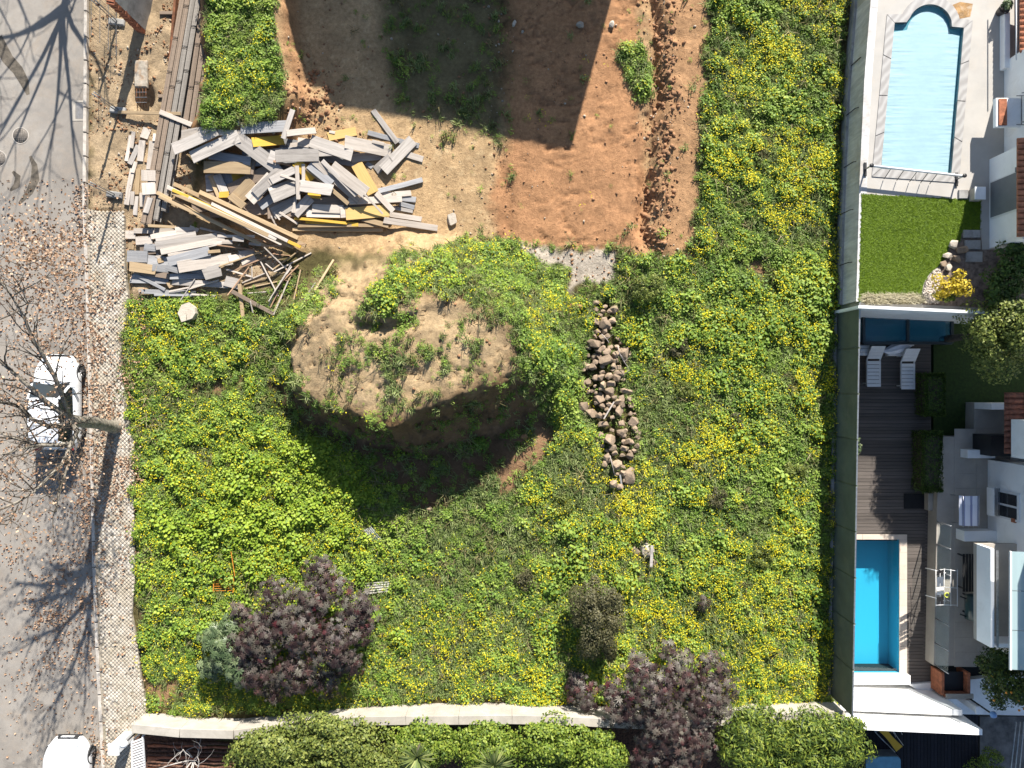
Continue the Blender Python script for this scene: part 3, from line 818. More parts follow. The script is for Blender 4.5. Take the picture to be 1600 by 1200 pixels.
def scatter(name, pts, rot, scl, idx, protos, label=None):
    """one object of stuff: the prototypes set on points by geometry nodes"""
    me = bpy.data.meshes.new(name)
    n = len(pts)
    me.vertices.add(n); me.vertices.foreach_set('co', np.ascontiguousarray(pts, np.float32).ravel())
    me.attributes.new('rot', 'FLOAT_VECTOR', 'POINT').data.foreach_set('vector', np.ascontiguousarray(rot, np.float32).ravel())
    me.attributes.new('scl', 'FLOAT', 'POINT').data.foreach_set('value', np.ascontiguousarray(scl, np.float32))
    me.attributes.new('idx', 'INT', 'POINT').data.foreach_set('value', np.ascontiguousarray(idx, np.int32))
    o = bpy.data.objects.new(name, me); col.objects.link(o)
    pc = bpy.data.collections.new(name + '_kinds')
    for i, p in enumerate(protos):
        p.name = '%s_kind_%02d' % (name, i)
        pc.objects.link(p)
    ng = bpy.data.node_groups.new(name + '_nodes', 'GeometryNodeTree')
    ng.interface.new_socket('Geometry', in_out='INPUT', socket_type='NodeSocketGeometry')
    ng.interface.new_socket('Geometry', in_out='OUTPUT', socket_type='NodeSocketGeometry')
    N = ng.nodes; L = ng.links
    gi = N.new('NodeGroupInput'); go = N.new('NodeGroupOutput')
    ip = N.new('GeometryNodeInstanceOnPoints'); ci = N.new('GeometryNodeCollectionInfo')
    ci.inputs['Collection'].default_value = pc; ci.inputs['Separate Children'].default_value = True; ci.inputs['Reset Children'].default_value = True
    L.new(gi.outputs[0], ip.inputs['Points']); L.new(ci.outputs[0], ip.inputs['Instance'])
    ip.inputs['Pick Instance'].default_value = True
    for nm, ty, sock in (('idx', 'INT', 'Instance Index'), ('rot', 'FLOAT_VECTOR', 'Rotation'), ('scl', 'FLOAT', 'Scale')):
        a = N.new('GeometryNodeInputNamedAttribute'); a.data_type = ty; a.inputs['Name'].default_value = nm
        L.new(a.outputs[0], ip.inputs[sock])
    L.new(ip.outputs[0], go.inputs[0])
    md = o.modifiers.new('scatter', 'NODES'); md.node_group = ng
    o['kind'] = 'stuff'
    if label: o['label'] = label
    return o

def sample_field(n_try, x0=-15.4, x1=13.2, y0=-13.1, y1=16.0):
    x = rng.uniform(x0, x1, n_try); y = rng.uniform(y0, y1, n_try)
    return x, y
def pxpy(x, y): return 800 + x * 40, 600 - y * 40
def blob(x, y, px, py, rx, ry):
    qx, qy = pxpy(x, y); return np.exp(-(((qx - px) / rx) ** 2 + ((qy - py) / ry) ** 2))

def region_fields(x, y):
    """how limey, grassy, flowery each spot of the lot is"""
    n1 = fbm(x * 0.45, y * 0.45, 401); n2 = fbm(x * 1.6, y * 1.6, 403); n3 = fbm(x * 3.5, y * 3.5, 405)
    lime = np.clip(blob(x, y, 480, 780, 120, 100) * 1.1 + 0.35 * blob(x, y, 350, 840, 130, 120) + 0.25 * blob(x, y, 700, 440, 130, 40), 0, 1)
    qx, qy = pxpy(x, y)
    grass = np.clip(blob(x, y, 760, 880, 190, 110) * 1.3 + blob(x, y, 1040, 600, 90, 150) * 0.9 + blob(x, y, 860, 760, 90, 90) + 0.8 * blob(x, y, 1010, 440, 60, 50) + sstep(0.52, 0.66, n1) * 0.6 * (qx > 620), 0, 1)
    flow = sstep(0.42, 0.68, 0.45 * n1 + 0.55 * n2) * (qx > 820) * 1.0
    flow = np.maximum(flow, 0.9 * blob(x, y, 640, 450, 90, 45) * sstep(.3, .55, n2)); flow = np.maximum(flow, 0.6 * blob(x, y, 740, 400, 90, 25))
    flow = np.maximum(flow, 0.8 * sstep(0.45, 0.6, n2) * (qx < 560) * (qy > 450) * 0.45)
    flow = np.maximum(flow, 0.7 * blob(x, y, 260, 520, 60, 40)); flow = np.maximum(flow, 0.8 * blob(x, y, 720, 1010, 150, 60) * sstep(.4, .6, n2))
    flow = np.maximum(flow, 0.75 * sstep(0.42, 0.6, n2) * (qx > 1080) * (qy > 420))
    flow = np.maximum(flow, 0.8 * blob(x, y, 1130, 150, 40, 130) * sstep(.35, .55, n2)); flow = np.maximum(flow, 0.4 * (qx < 440) * (qy < 200) * sstep(.5, .6, n2))
    flow = np.maximum(flow, .22 * (qx > 600) * (qy > 850) + .2 * (qx < 600) * (qy > 620)); flow = flow * (1 - 0.75 * blob(x, y, 740, 880, 150, 90)) * (1 - blob(x, y, 640, 720, 150, 90))
    return lime, grass, flow, n1, n2, n3

def plants():
    # low broad-leaved weeds
    x, y = sample_field(240000)
    d = veg_density(x, y)
    k = rng.uniform(0, 1, len(x)) < d
    x, y = x[k], y[k]; d = d[k]
    lime, grass, flow, n1, n2, n3 = region_fields(x, y)
    k = rng.uniform(0, 1, len(x)) > 0.55 * grass
    x, y, d, lime, n1, n2, n3, grass = (v[k] for v in (x, y, d, lime, n1, n2, n3, grass))
    z = height(x, y)
    hill = sstep(0.35, 0.75, n3) * 0.14 + sstep(0.4, 0.7, n2) * 0.10           # plants heap up in clumps
    N = len(x)
    rot = np.stack([rng.normal(0, .15, N), rng.normal(0, .15, N), rng.uniform(-.9, .9, N)], 1)
    scl = np.clip(np.exp(rng.normal(-.36, .40, N)), .3, 1.8) * (0.75 + 0.5 * d) * (0.72 + 1.1 * np.clip(fbm(x * .33, y * .33, 409) - .25, 0, 1)) * (1 + 0.35 * sstep(.5, .7, n2))
    lm = rng.uniform(0, 1, N) < lime
    idx = np.where(lm, rng.integers(4, 6, N), rng.integers(0, 4, N))
    protos = [tuft_broad('a', m_fresh, 22, 0.12, 0.10, 0.044, LEAF_OVAL), tuft_broad('b', m_fresh, 24, 0.11, 0.14, 0.034, LEAF_ROUND),
              tuft_broad('c', m_fresh, 26, 0.13, 0.09, 0.036, LEAF_OVAL), tuft_broad('d', m_fresh, 16, 0.09, 0.16, 0.055, LEAF_OVAL),
              tuft_broad('e', m_lime, 26, 0.13, 0.17, 0.044, LEAF_ROUND), tuft_broad('f', m_lime, 26, 0.12, 0.19, 0.038, LEAF_ROUND)]
    scatter('wild_ground_cover', np.stack([x, y, z + hill * d], 1), rot, scl, idx, protos, 'green leafy weeds covering the vacant lot')
    # grass tussocks
    x, y = sample_field(78000)
    d = veg_density(x, y); lime, grass, flow, n1, n2, n3 = region_fields(x, y)
    k = rng.uniform(0, 1, len(x)) < d * (0.42 + 0.58 * grass) * (1 - 0.6 * lime)
    x, y, n2 = x[k], y[k], n2[k]
    z = height(x, y); N = len(x)
    lean = 0.35
    rot = np.stack([rng.normal(-lean * .6, .25, N), rng.normal(0, .25, N), rng.uniform(-.6, .6, N)], 1)
    idx = np.where(rng.uniform(0, 1, N) < 0.22 + 0.5 * sstep(.55, .7, n2), rng.integers(2, 4, N), rng.integers(0, 2, N))
    protos = [tuft_grass('a', m_blue, 20, 0.11, 0.36), tuft_grass('b', m_blue, 18, 0.14, 0.30, 0.9), tuft_grass('c', m_dry, 10, 0.12, 0.38), tuft_grass('d', m_blue, 14, 0.09, 0.4, 0.4)]
    scatter('wild_grass', np.stack([x, y, z], 1), rot, rng.uniform(.7, 1.25, N), idx, protos, 'tall green grass in drifts over the lot')
    # yellow flowers
    x, y = sample_field(165000)
    d = veg_density(x, y); lime, grass, flow, n1, n2, n3 = region_fields(x, y)
    k = rng.uniform(0, 1, len(x)) < d * flow * 0.85 * (0.5 + 0.5 * sstep(.4, .62, n3))
    x, y, d, n2, n3 = x[k], y[k], d[k], n2[k], n3[k]
    z = height(x, y) + (sstep(0.35, 0.75, n3) * 0.14 + sstep(0.4, 0.7, n2) * 0.10) * d; N = len(x)
    rot = np.stack([np.zeros(N), np.zeros(N), rng.uniform(0, 6.28, N)], 1)
    protos = [flower_head('a', m_yel, 3, 0.17, 0.16, 0.26, 0.023), flower_head('b', m_yel, 4, 0.22, 0.16, 0.25, 0.021), flower_head('c', m_yel, 2, 0.14, 0.18, 0.28, 0.025)]
    scatter('yellow_wildflowers', np.stack([x, y, z], 1), rot, rng.uniform(.8, 1.2, N), rng.integers(0, 3, N), protos, 'small yellow flowers sprinkled through the weeds')
    # dead stalks and bare stems along the edges and on the mound
    x, y = sample_field(16000)
    d = veg_density(x, y); n = fbm(x * 1.1, y * 1.1, 431)
    w = (0.45 * d + 0.12 * (1 - sstep(-.3, .3, sdf(MOUND, x, y)))) * sstep(.5, .66, n) + 0.5 * blob(x, y, 250, 610, 60, 25) + 0.4 * blob(x, y, 1290, 700, 14, 300) * sstep(.45, .6, n)
    k = rng.uniform(0, 1, len(x)) < w
    x, y = x[k], y[k]; z = height(x, y); N = len(x)
    protos = [tuft_grass('a', m_dry, 10, 0.13, 0.4, 1.0), tuft_grass('b', m_dry, 7, 0.2, 0.5, 1.2)]
    scatter('dry_stalks', np.stack([x, y, z + .05], 1), np.stack([rng.normal(0, .4, N), rng.normal(0, .4, N), rng.uniform(0, 6.28, N)], 1), rng.uniform(.6, 1.2, N), rng.integers(0, 2, N), protos, 'dead straw stalks among the weeds')
    # fallen leaves on road, gutter and footway
    n_t = 42000
    x = rng.uniform(-21, -14.2, n_t); y = rng.uniform(-15.5, 8, n_t)
    qx, qy = pxpy(x, y)
    n = fbm(x * 1.2, y * 1.2, 441)
    kx = np.interp(qy, [p[1] for p in KERB_PX], [p[0] for p in KERB_PX])
    gut = np.exp(-((qx - kx + 6) / 16) ** 2)
    crown = np.exp(-(((qx - 90) / 110) ** 2 + ((qy - 640) / 250) ** 2)) + 1.2 * np.exp(-(((qx - 95) / 45) ** 2 + ((qy - 980) / 90) ** 2))
    foot = (qx > kx) * (qx < 235)
    pr = 0.72 * np.clip(0.03 + (0.55 * gut * (qy > 180) + 0.55 * crown + 0.85 * foot * np.exp(-((qy - 630) / 140) ** 2)) * (0.2 + 1.1 * sstep(.4, .65, n)), 0, 1) * (qy > 150)
    k = (rng.uniform(0, 1, n_t) < pr) & ~((qx > kx + 75) & (qy < 450))
    x, y = x[k], y[k]; qx, qy = qx[k], qy[k]; kx = kx[k]
    z = np.where(qx < kx, 0.02, 0.15); z = np.where((qx > 205), np.maximum(height(x, y) + .22, .15), z)
    N = len(x)
    def one(name, s, curl):
        tv = [(0, -1, 0), (.55, -.35, curl), (.8, .2, curl * .3), (.2, .3, curl * .2), (0, 1, curl * .6), (-.25, .3, curl * .4), (-.8, .25, curl), (-.5, -.4, curl * .5)]
        tv = np.array(tv) * s
        return proto(name, tv, np.array([(0, 1, 3, 5), (1, 2, 3, 3), (3, 4, 5, 5), (5, 6, 7, 0)])[[0]], np.full(8, .5), m_fall)
    def one2(name, s, curl):
        tv = np.array([(0, 0, 0), (.0, -1, curl), (.55, -.5, curl * .5), (.9, .15, curl), (.45, .45, .2 * curl), (0, 1, curl), (-.45, .5, curl * .6), (-.9, .1, curl * .4), (-.5, -.55, curl)]) * s
        F = np.array([(0, i, i % 8 + 1) for i in range(1, 9)])
        return proto(name, tv, F, np.full(9, .5), m_fall)
    protos = [one2('a', 0.040, .5), one2('b', 0.050, .8), one2('c', 0.030, .3)]
    scatter('fallen_leaves', np.stack([x, y, z], 1), np.stack([rng.normal(0, .5, N), rng.normal(0, .5, N), rng.uniform(0, 6.28, N)], 1), rng.uniform(.7, 1.2, N), rng.integers(0, 3, N), protos, 'dry brown leaves scattered over road and footway')
    # pebbles and clods on the bare soil
    x, y = sample_field(34000, -16.5, 8.5, -1.5, 16)
    a = (1 - sstep(-.2, .2, sdf(DIRT, x, y))); b = 1 - sstep(-.2, .2, sdf(WORKS, x, y))
    qx, qy = pxpy(x, y); n = fbm(x * 1.5, y * 1.5, 451)
    w = 0.05 * a + 0.03 * (1 - sstep(-.2, .4, sdf(BARE, x, y))) + 0.95 * b * sstep(.45, .6, n) + 0.7 * a * np.exp(-((qx - 1030) / 22) ** 2) + 0.6 * a * np.exp(-(((qx - 490) / 35) ** 2 + ((qy - 170) / 45) ** 2)) + 0.25 * a * np.exp(-((qx - 780) / 18) ** 2) + .4 * (1 - sstep(-.1, .2, sdf(GRAVEL, x, y)))
    k = rng.uniform(0, 1, len(x)) < w
    x, y = x[k], y[k]; z = height(x, y); N = len(x)
    def stone(name, mat):
        bm = bmesh.new(); bmesh.ops.create_icosphere(bm, subdivisions=1, radius=1)
        for v in bm.verts: v.co *= random.uniform(.7, 1.2); v.co.z *= .65
        V = np.array([v.co for v in bm.verts]); F = np.array([[v.index for v in f.verts] for f in bm.faces]); bm.free()
        return proto(name, V, F, np.full(len(V), .5), mat)
    pm1 = plain('clod_red', (0.36, 0.19, 0.095), 0.95, var=.25, scale=5); pm2 = plain('pebble_pale', (0.52, 0.44, 0.34), 0.9, var=.25, scale=5)
    protos = [stone('a', pm1), stone('b', pm1), stone('c', pm2)]
    idx = rng.choice([0, 1, 2], N, p=[.42, .42, .16])
    # bigger clods thrown up along the trench and below the bank
    yy_ = rng.uniform(5.2, 15.6, 520); qx_ = 1018 + 7 * np.sin((600 - yy_ * 40) / 83) + 26 * (fbm(yy_ * 0.8, yy_ * 0 + 2, 71) - 0.5) + rng.normal(16, 13, 520)
    xx_ = (qx_ - 800) / 40
    bx_ = rng.normal(-7.7, .55, 160); by_ = rng.normal(11.0, .8, 160)
    x = np.concatenate([x, xx_, bx_]); y = np.concatenate([y, yy_, by_]); z = height(x, y)
    scl_c = np.concatenate([.018 + .060 * rng.uniform(0, 1, N) ** 2.8, .03 + .11 * rng.uniform(0, 1, 680) ** 2.2]); idx = np.concatenate([idx, rng.choice([0, 1], 680)]); N = len(x)
    scatter('clods_and_pebbles', np.stack([x, y, z + .005], 1), rng.uniform(0, 6.28, (N, 3)), scl_c, idx, protos, 'loose clods and pebbles on the bare soil')
plants()

# ---------------------------------------------------------------- building plot: timber, wall, posts
ORD = ['first', 'second', 'third', 'fourth', 'fifth', 'sixth', 'seventh', 'eighth', 'ninth', 'tenth', 'eleventh', 'twelfth']
def ordinal(i):
    if i < 12: return ORD[i]
    n = i + 1
    return '%d%s' % (n, 'th' if 10 <= n % 100 <= 20 else {1: 'st', 2: 'nd', 3: 'rd'}.get(n % 10, 'th'))
R1 = (180, 160, 6.154); R2 = (420, 160, 5.714); R3 = (180, 340, 6.154); R4 = (340, 340, 7.27); FULL = (0, 0, 1.0)
HM = {}          # coarse height map of the timber heaps
HC = 0.05
def hm_cells(p0, p1, w):
    p0 = Vector(p0[:2]); p1 = Vector(p1[:2]); d = p1 - p0; L = max(d.length, 1e-3); u = d / L; nrm = Vector((-u.y, u.x))
    out = []
    na = max(2, int(L / HC)); nb = max(1, int(w / HC))
    for i in range(na + 1):
        for j in range(nb + 1):
            p = p0 + u * (L * i / na) + nrm * (w * (j / max(nb, 1) - 0.5) * 0.8)
            out.append((i / na, (int(math.floor(p.x / HC)), int(math.floor(p.y / HC))), p))
    return out
def hm_get(key, p):
    if key not in HM: HM[key] = hz(p.x, p.y)
    return HM[key]
def warped_board(mb, L, w, th):
    """a board with eased edges, slightly bowed, twisted and with uneven ends"""
    n = 5; bow = random.gauss(0, .012) * L; tw = random.gauss(0, .05); cup = random.gauss(0, .02) * w
    b = min(.006, th * .3)
    sec = [(-.5, -.5), (.5, -.5), (.5, .5 - b / th), (.5 - b / w, .5), (-.5 + b / w, .5), (-.5, .5 - b / th)]
    k = len(sec); vs = []; fs = []
    e0, e1 = random.gauss(0, .03) * w, random.gauss(0, .03) * w
    for i in range(n + 1):
        s = i / n; x = (s - .5) * L; a = tw * (s - .5); z0 = bow * (1 - (2 * s - 1) ** 2)
        for (sy, sz) in sec:
            y, z = sy * w * (1 + random.gauss(0, .008)), sz * th
            xx = x + (e0 * sy * 2 if i == 0 else e1 * sy * 2 if i == n else 0)
            vs.append((xx, y * math.cos(a) - z * math.sin(a), y * math.sin(a) + z * math.cos(a) + z0 + cup * (2 * sy) ** 2))
    for i in range(n):
        for j in range(k): fs.append((i * k + j, i * k + (j + 1) % k, (i + 1) * k + (j + 1) % k, (i + 1) * k + j)[::-1])
    fs.append(tuple(range(k))); fs.append(tuple(n * k + j for j in range(k))[::-1])
    mb.add(vs, [f[::-1] for f in fs])
UNIT = {}
def unit_board(bev):
    if bev not in UNIT: UNIT[bev] = None
    return None
def lay_board(reg, x0, y0, x1, y1, wpx, mat, th, zg, name='plank', lift=0.0):
    """drop a board on whatever already lies there; returns the object and its end pixels"""
    ox, oy, s = reg
    a = (ox + x0 / s, oy + y0 / s); b = (ox + x1 / s, oy + y1 / s)
    w = wpx / s / PPM
    z = zg
    for _ in range(2):
        p0 = W(a[0], a[1], z); p1 = W(b[0], b[1], z)
        cells = hm_cells(p0, p1, w)
        za = zb = -9
        for t, key, p in cells:
            h = hm_get(key, p)
            if t <= 0.5: za = max(za, h)
            if t >= 0.5: zb = max(zb, h)
        z = (za + zb) / 2 + th / 2
    # keep slopes gentle: a board rests on its two highest supports
    L = (p1 - p0).length
    if abs(za - zb) > 0.35 * L: za, zb = max(za, zb - 0.35 * L), max(zb, za - 0.35 * L)
    p0.z = za + th / 2 + 0.003 + lift; p1.z = zb + th / 2 + 0.003 + lift
    for t, key, p in cells:
        HM[key] = max(HM.get(key, -9), za + (zb - za) * t + th + 0.003)
    d = p1 - p0; L = d.length
    x = d / L; yv = Vector((0, 0, 1)).cross(x).normalized(); zv = x.cross(yv)
    roll = random.uniform(-0.05, 0.05)
    M = Matrix((x, yv, zv)).transposed().to_4x4() @ Matrix.Rotation(roll, 4, 'X')
    M.translation = (p0 + p1) / 2
    mb = MB()
    warped_board(mb, L, w, th)
    o = link(name, mb.mesh(name), mat)
    o.matrix_world = M
    return o, ((a[0] + b[0]) / 2, (a[1] + b[1]) / 2, L, w)

oc = wood_ochre
g, p_, t_, y_, s_, b_, k_ = wood_grey, wood_pale, wood_tan, wood_yellow, wood_slate, wood_brown, wood_stick
MATNAME = {wood_ochre.name: 'ochre', wood_grey.name: 'weathered grey', wood_pale.name: 'pale', wood_tan.name: 'tan', wood_yellow.name: 'yellow', wood_slate.name: 'bluish grey', wood_brown.name: 'brown', wood_stick.name: 'reddish'}

# long formwork beams laid side by side along the plot
beam_cols = []
XA = [284, 292.4, 300.8, 309.2, 318.2, 327, 335.4]; XB = [252.6, 261.4, 270.4, 279.6, 291.5, 300.8, 310]
joints = [[-60, 60, 113, 232, 350], [-60, 10, 136, 268, 352], [-60, 74, 128, 240, 345], [-60, 42, 111, 190, 330], [-60, 70, 137, 230], [-60, 56, 130, 214], [-60, 30, 120, 205]]
nb = 0
for ci, (xa, xb) in enumerate(zip(XA, XB)):
    js = joints[ci]
    for si in range(len(js) - 1):
        ya, yb = js[si] + .6, js[si + 1] - .6
        fx = lambda yy: xa + (xb - xa) * yy / 180.0
        zt = 0.42 + random.uniform(-.012, .012)
        p0 = W(fx(ya), ya, zt); p1 = W(fx(yb), yb, zt)
        zt2 = zt
        lab = ['brown', 'brown', 'greyish', 'greyish', 'brown', 'brown', 'brown'][ci]
        t = thing('formwork_beam', '%s timber formwork beam, %s row from the left, %s along from the top edge' % (lab, ordinal(ci), ordinal(si)), 'beam', (p0.x, p0.y, 0), 'long formwork beams stacked by the footway')
        m = wood_greybeam if ci in (2, 3) else wood_brown
        w = 0.185
        q0 = Vector((p0.x, p0.y, zt - .02)); q1 = Vector((p1.x, p1.y, zt - .02))
        o = MB().bar(q0, q1, w, 0.04, .004).build('top_flange', m, t)
        d = Vector((0, 0, -0.13))
        MB().bar(q0 + d, q1 + d, 0.05, 0.219).build('web', m, t)
        d = Vector((0, 0, -0.26))
        MB().bar(q0 + d, q1 + d, w, 0.04, .004).build('bottom_flange', m, t)
        # raised middle seam on the flange
        u = (q1 - q0).normalized(); side = Vector((-u.y, u.x, 0))
        for sgn in (-1, 1):
            MB().bar(q0 + side * sgn * .045 + Vector((0, 0, .022)), q1 + side * sgn * .045 + Vector((0, 0, .022)), 0.035, 0.006).build('flange_ridge', m, t)
        for e, q in ((-1, q0), (1, q1)):
            MB().bar(q - u * e * 0.045 + Vector((0, 0, .012)), q - u * e * 0.030 + Vector((0, 0, .012)), w + .006, .03).build('end_band', rubber, t)
        nb += 1
        for tt, key, p in hm_cells(p0, p1, w): HM[key] = max(HM.get(key, -9), zt + .01)
# timber sleepers under the beams
for k, yy in enumerate((20, 150, 290)):
    a = W(250 - yy * .02, yy, 0.1); b = W(330 - yy * .16, yy, 0.1)
    o = MB().bar((a.x, a.y, .06), (b.x, b.y, .06), .12, .12).build('sleeper', b_, origin=tuple((a + b) / 2))
    tag(o, 'dark timber sleeper under the beam stack, %s from the top edge' % ordinal(k), 'timber', 'sleepers under the beams')
a = W(277, -50, .3); b = W(243, 345, .3)
o = MB().bar((a.x, a.y, .15), (b.x, b.y, .15), .10, .28, .01).build('steel_rail', rust, origin=((a.x + b.x) / 2, (a.y + b.y) / 2, 0))
tag(o, 'long rusty steel rail along the left side of the beam stack', 'rail')

HEAP_A = [  # big plank heap, lowest first: region, ends, width, material, thickness
    (FULL, 300, 320, 420, 300, 26, b_, .12), (FULL, 320, 285, 470, 268, 26, s_, .12), (FULL, 330, 330, 500, 320, 22, b_, .12), (FULL, 420, 330, 600, 312, 26, b_, .12), (FULL, 440, 230, 560, 250, 24, s_, .12),
    (FULL, 430, 280, 560, 300, 28, b_, .12), (FULL, 380, 250, 500, 240, 24, s_, .10), (FULL, 330, 245, 400, 262, 26, b_, .12),
    (R2, 215, 1132, 1020, 1138, 36, t_, .07), (R2, 260, 1102, 1050, 1100, 30, t_, .07), (R2, 330, 1062, 800, 1092, 35, y_, .05), (R2, 230, 1035, 700, 1080, 24, y_, .05),
    (R2, 830, 1040, 1070, 1102, 45, t_, .06), (R2, 1080, 1000, 1365, 1045, 45, p_, .06), (R2, 1030, 1056, 1505, 1120, 55, p_, .06),
    (R2, 1170, 905, 1300, 940, 40, s_, .06), (R2, 1090, 935, 1285, 972, 32, g, .05), (R2, 1140, 850, 1312, 868, 50, s_, .08), (R2, 1000, 832, 1270, 808, 50, p_, .05), (R2, 720, 892, 1190, 862, 60, p_, .05),
    (R2, 980, 800, 1370, 686, 45, s_, .09),
    (R1, 920, 700, 1010, 910, 60, t_, .05), (R1, 985, 700, 1070, 900, 80, g, .05), (R1, 1100, 690, 1120, 790, 50, s_, .05), (R1, 1130, 730, 1250, 715, 70, y_, .03), (R1, 1000, 890, 1095, 885, 60, y_, .03),
    (R1, 1080, 830, 1500, 660, 110, b_, .05), (R1, 1120, 960, 1330, 770, 140, t_, .05), (R1, 1110, 900, 1240, 1000, 70, t_, .05),
    (R1, 1290, 940, 1510, 720, 120, p_, .03), (R1, 1340, 880, 1610, 640, 100, g, .03), (R1, 1480, 775, 1620, 690, 60, p_, .03),
    (R1, 1390, 1000, 1560, 880, 90, s_, .05),
    (R2, 20, 700, 240, 595, 70, g, .03), (R2, 0, 800, 230, 690, 90, g, .03), (R2, 275, 560, 400, 700, 90, y_, .03), (R2, 350, 818, 465, 830, 62, y_, .03),
    (R2, 340, 590, 705, 900, 35, t_, .05), (R2, 360, 560, 560, 725, 70, s_, .03), (R2, 410, 530, 790, 868, 60, p_, .04), (R2, 480, 525, 780, 830, 40, g, .04),
    (R2, 30, 850, 250, 745, 110, g, .03), (R2, 10, 975, 210, 870, 110, g, .03), (R2, 230, 1000, 375, 850, 90, g, .03), (R2, 212, 980, 232, 830, 30, p_, .04), (R2, 258, 860, 255, 570, 35, p_, .04), (R2, 305, 700, 308, 550, 30, p_, .04),
    (R2, 110, 655, 560, 790, 20, p_, .03), (R2, 280, 742, 565, 782, 100, g, .03), (R2, 780, 545, 935, 815, 105, oc, .03), (R2, 560, 570, 870, 808, 110, p_, .03),
    (R2, 345, 995, 690, 1002, 70, p_, .03), (R2, 388, 945, 665, 955, 75, p_, .03), (R2, 640, 985, 705, 978, 95, p_, .03), (R2, 690, 1000, 1072, 962, 110, oc, .03), (R2, 960, 810, 1112, 972, 50, p_, .03), (R2, 860, 828, 1012, 988, 18, p_, .03),
    (R1, 848, 618, 1308, 640, 112, t_, .04), (R1, 620, 300, 870, 290, 85, p_, .03), (R1, 900, 500, 1310, 570, 80, s_, .03), (R1, 985, 285, 1240, 290, 55, p_, .03), (R1, 1440, 505, 1620, 480, 90, p_, .05),
    (R1, 720, 520, 1200, 335, 122, g, .03), (R1, 550, 445, 985, 272, 112, g, .03), (R1, 1175, 345, 1545, 620, 130, g, .03),
    (R1, 1340, 405, 1610, 348, 92, y_, .03), (FULL, 376, 201, 448, 196, 17, s_, .03), (R1, 1085, 60, 1200, 210, 45, s_, .05), (R2, 130, 325, 215, 65, 45, g, .05),
    (R2, 190, 312, 425, 258, 55, p_, .03), (R2, 140, 375, 335, 350, 90, p_, .03), (R2, 260, 355, 530, 380, 80, p_, .06), (R2, 440, 448, 575, 440, 80, g, .03), (R2, 530, 308, 780, 258, 78, oc, .03), (R2, 540, 262, 592, 272, 25, p_, .03),
    (R2, 0, 480, 62, 500, 110, g, .03), (R2, 62, 482, 445, 470, 108, g, .03), (R2, 40, 525, 185, 548, 18, k_, .03),
    (R2, 740, 505, 1000, 468, 75, p_, .03), (R2, 370, 342, 745, 470, 112, g, .03), (R2, 690, 368, 1085, 422, 112, p_, .03), (R2, 925, 352, 1030, 372, 30, p_, .03),
    (R2, 885, 270, 1342, 388, 45, s_, .05), (R2, 930, 68, 1150, 365, 48, g, .05), (R2, 1200, 455, 1378, 510, 55, p_, .05), (R2, 955, 610, 1090, 500, 80, g, .03), (R2, 1025, 612, 1285, 330, 108, g, .03), (R2, 870, 540, 925, 580, 40, s_, .03),
    (R2, 30, 1020, 92, 1165, 14, p_, .03), (R2, 60, 990, 112, 1058, 14, p_, .03), (R2, 100, 985, 252, 1080, 20, p_, .03)]
HEAP_L = [(FULL, 249, 303, 402, 379, 5.5, t_, .10), (FULL, 251, 308, 418, 386, 5.0, t_, .10), (FULL, 263, 293, 440, 381, 6.0, p_, .10), (FULL, 270, 302, 458, 386, 5.5, t_, .12), (FULL, 273, 288, 478, 384, 6.0, t_, .12), (FULL, 270, 297, 470, 386, 5.0, y_, .05),
          (FULL, 295, 309, 432, 374, 5.0, p_, .06), (FULL, 312, 300, 466, 372, 6.5, t_, .06), (FULL, 330, 318, 450, 377, 5.0, p_, .05)]
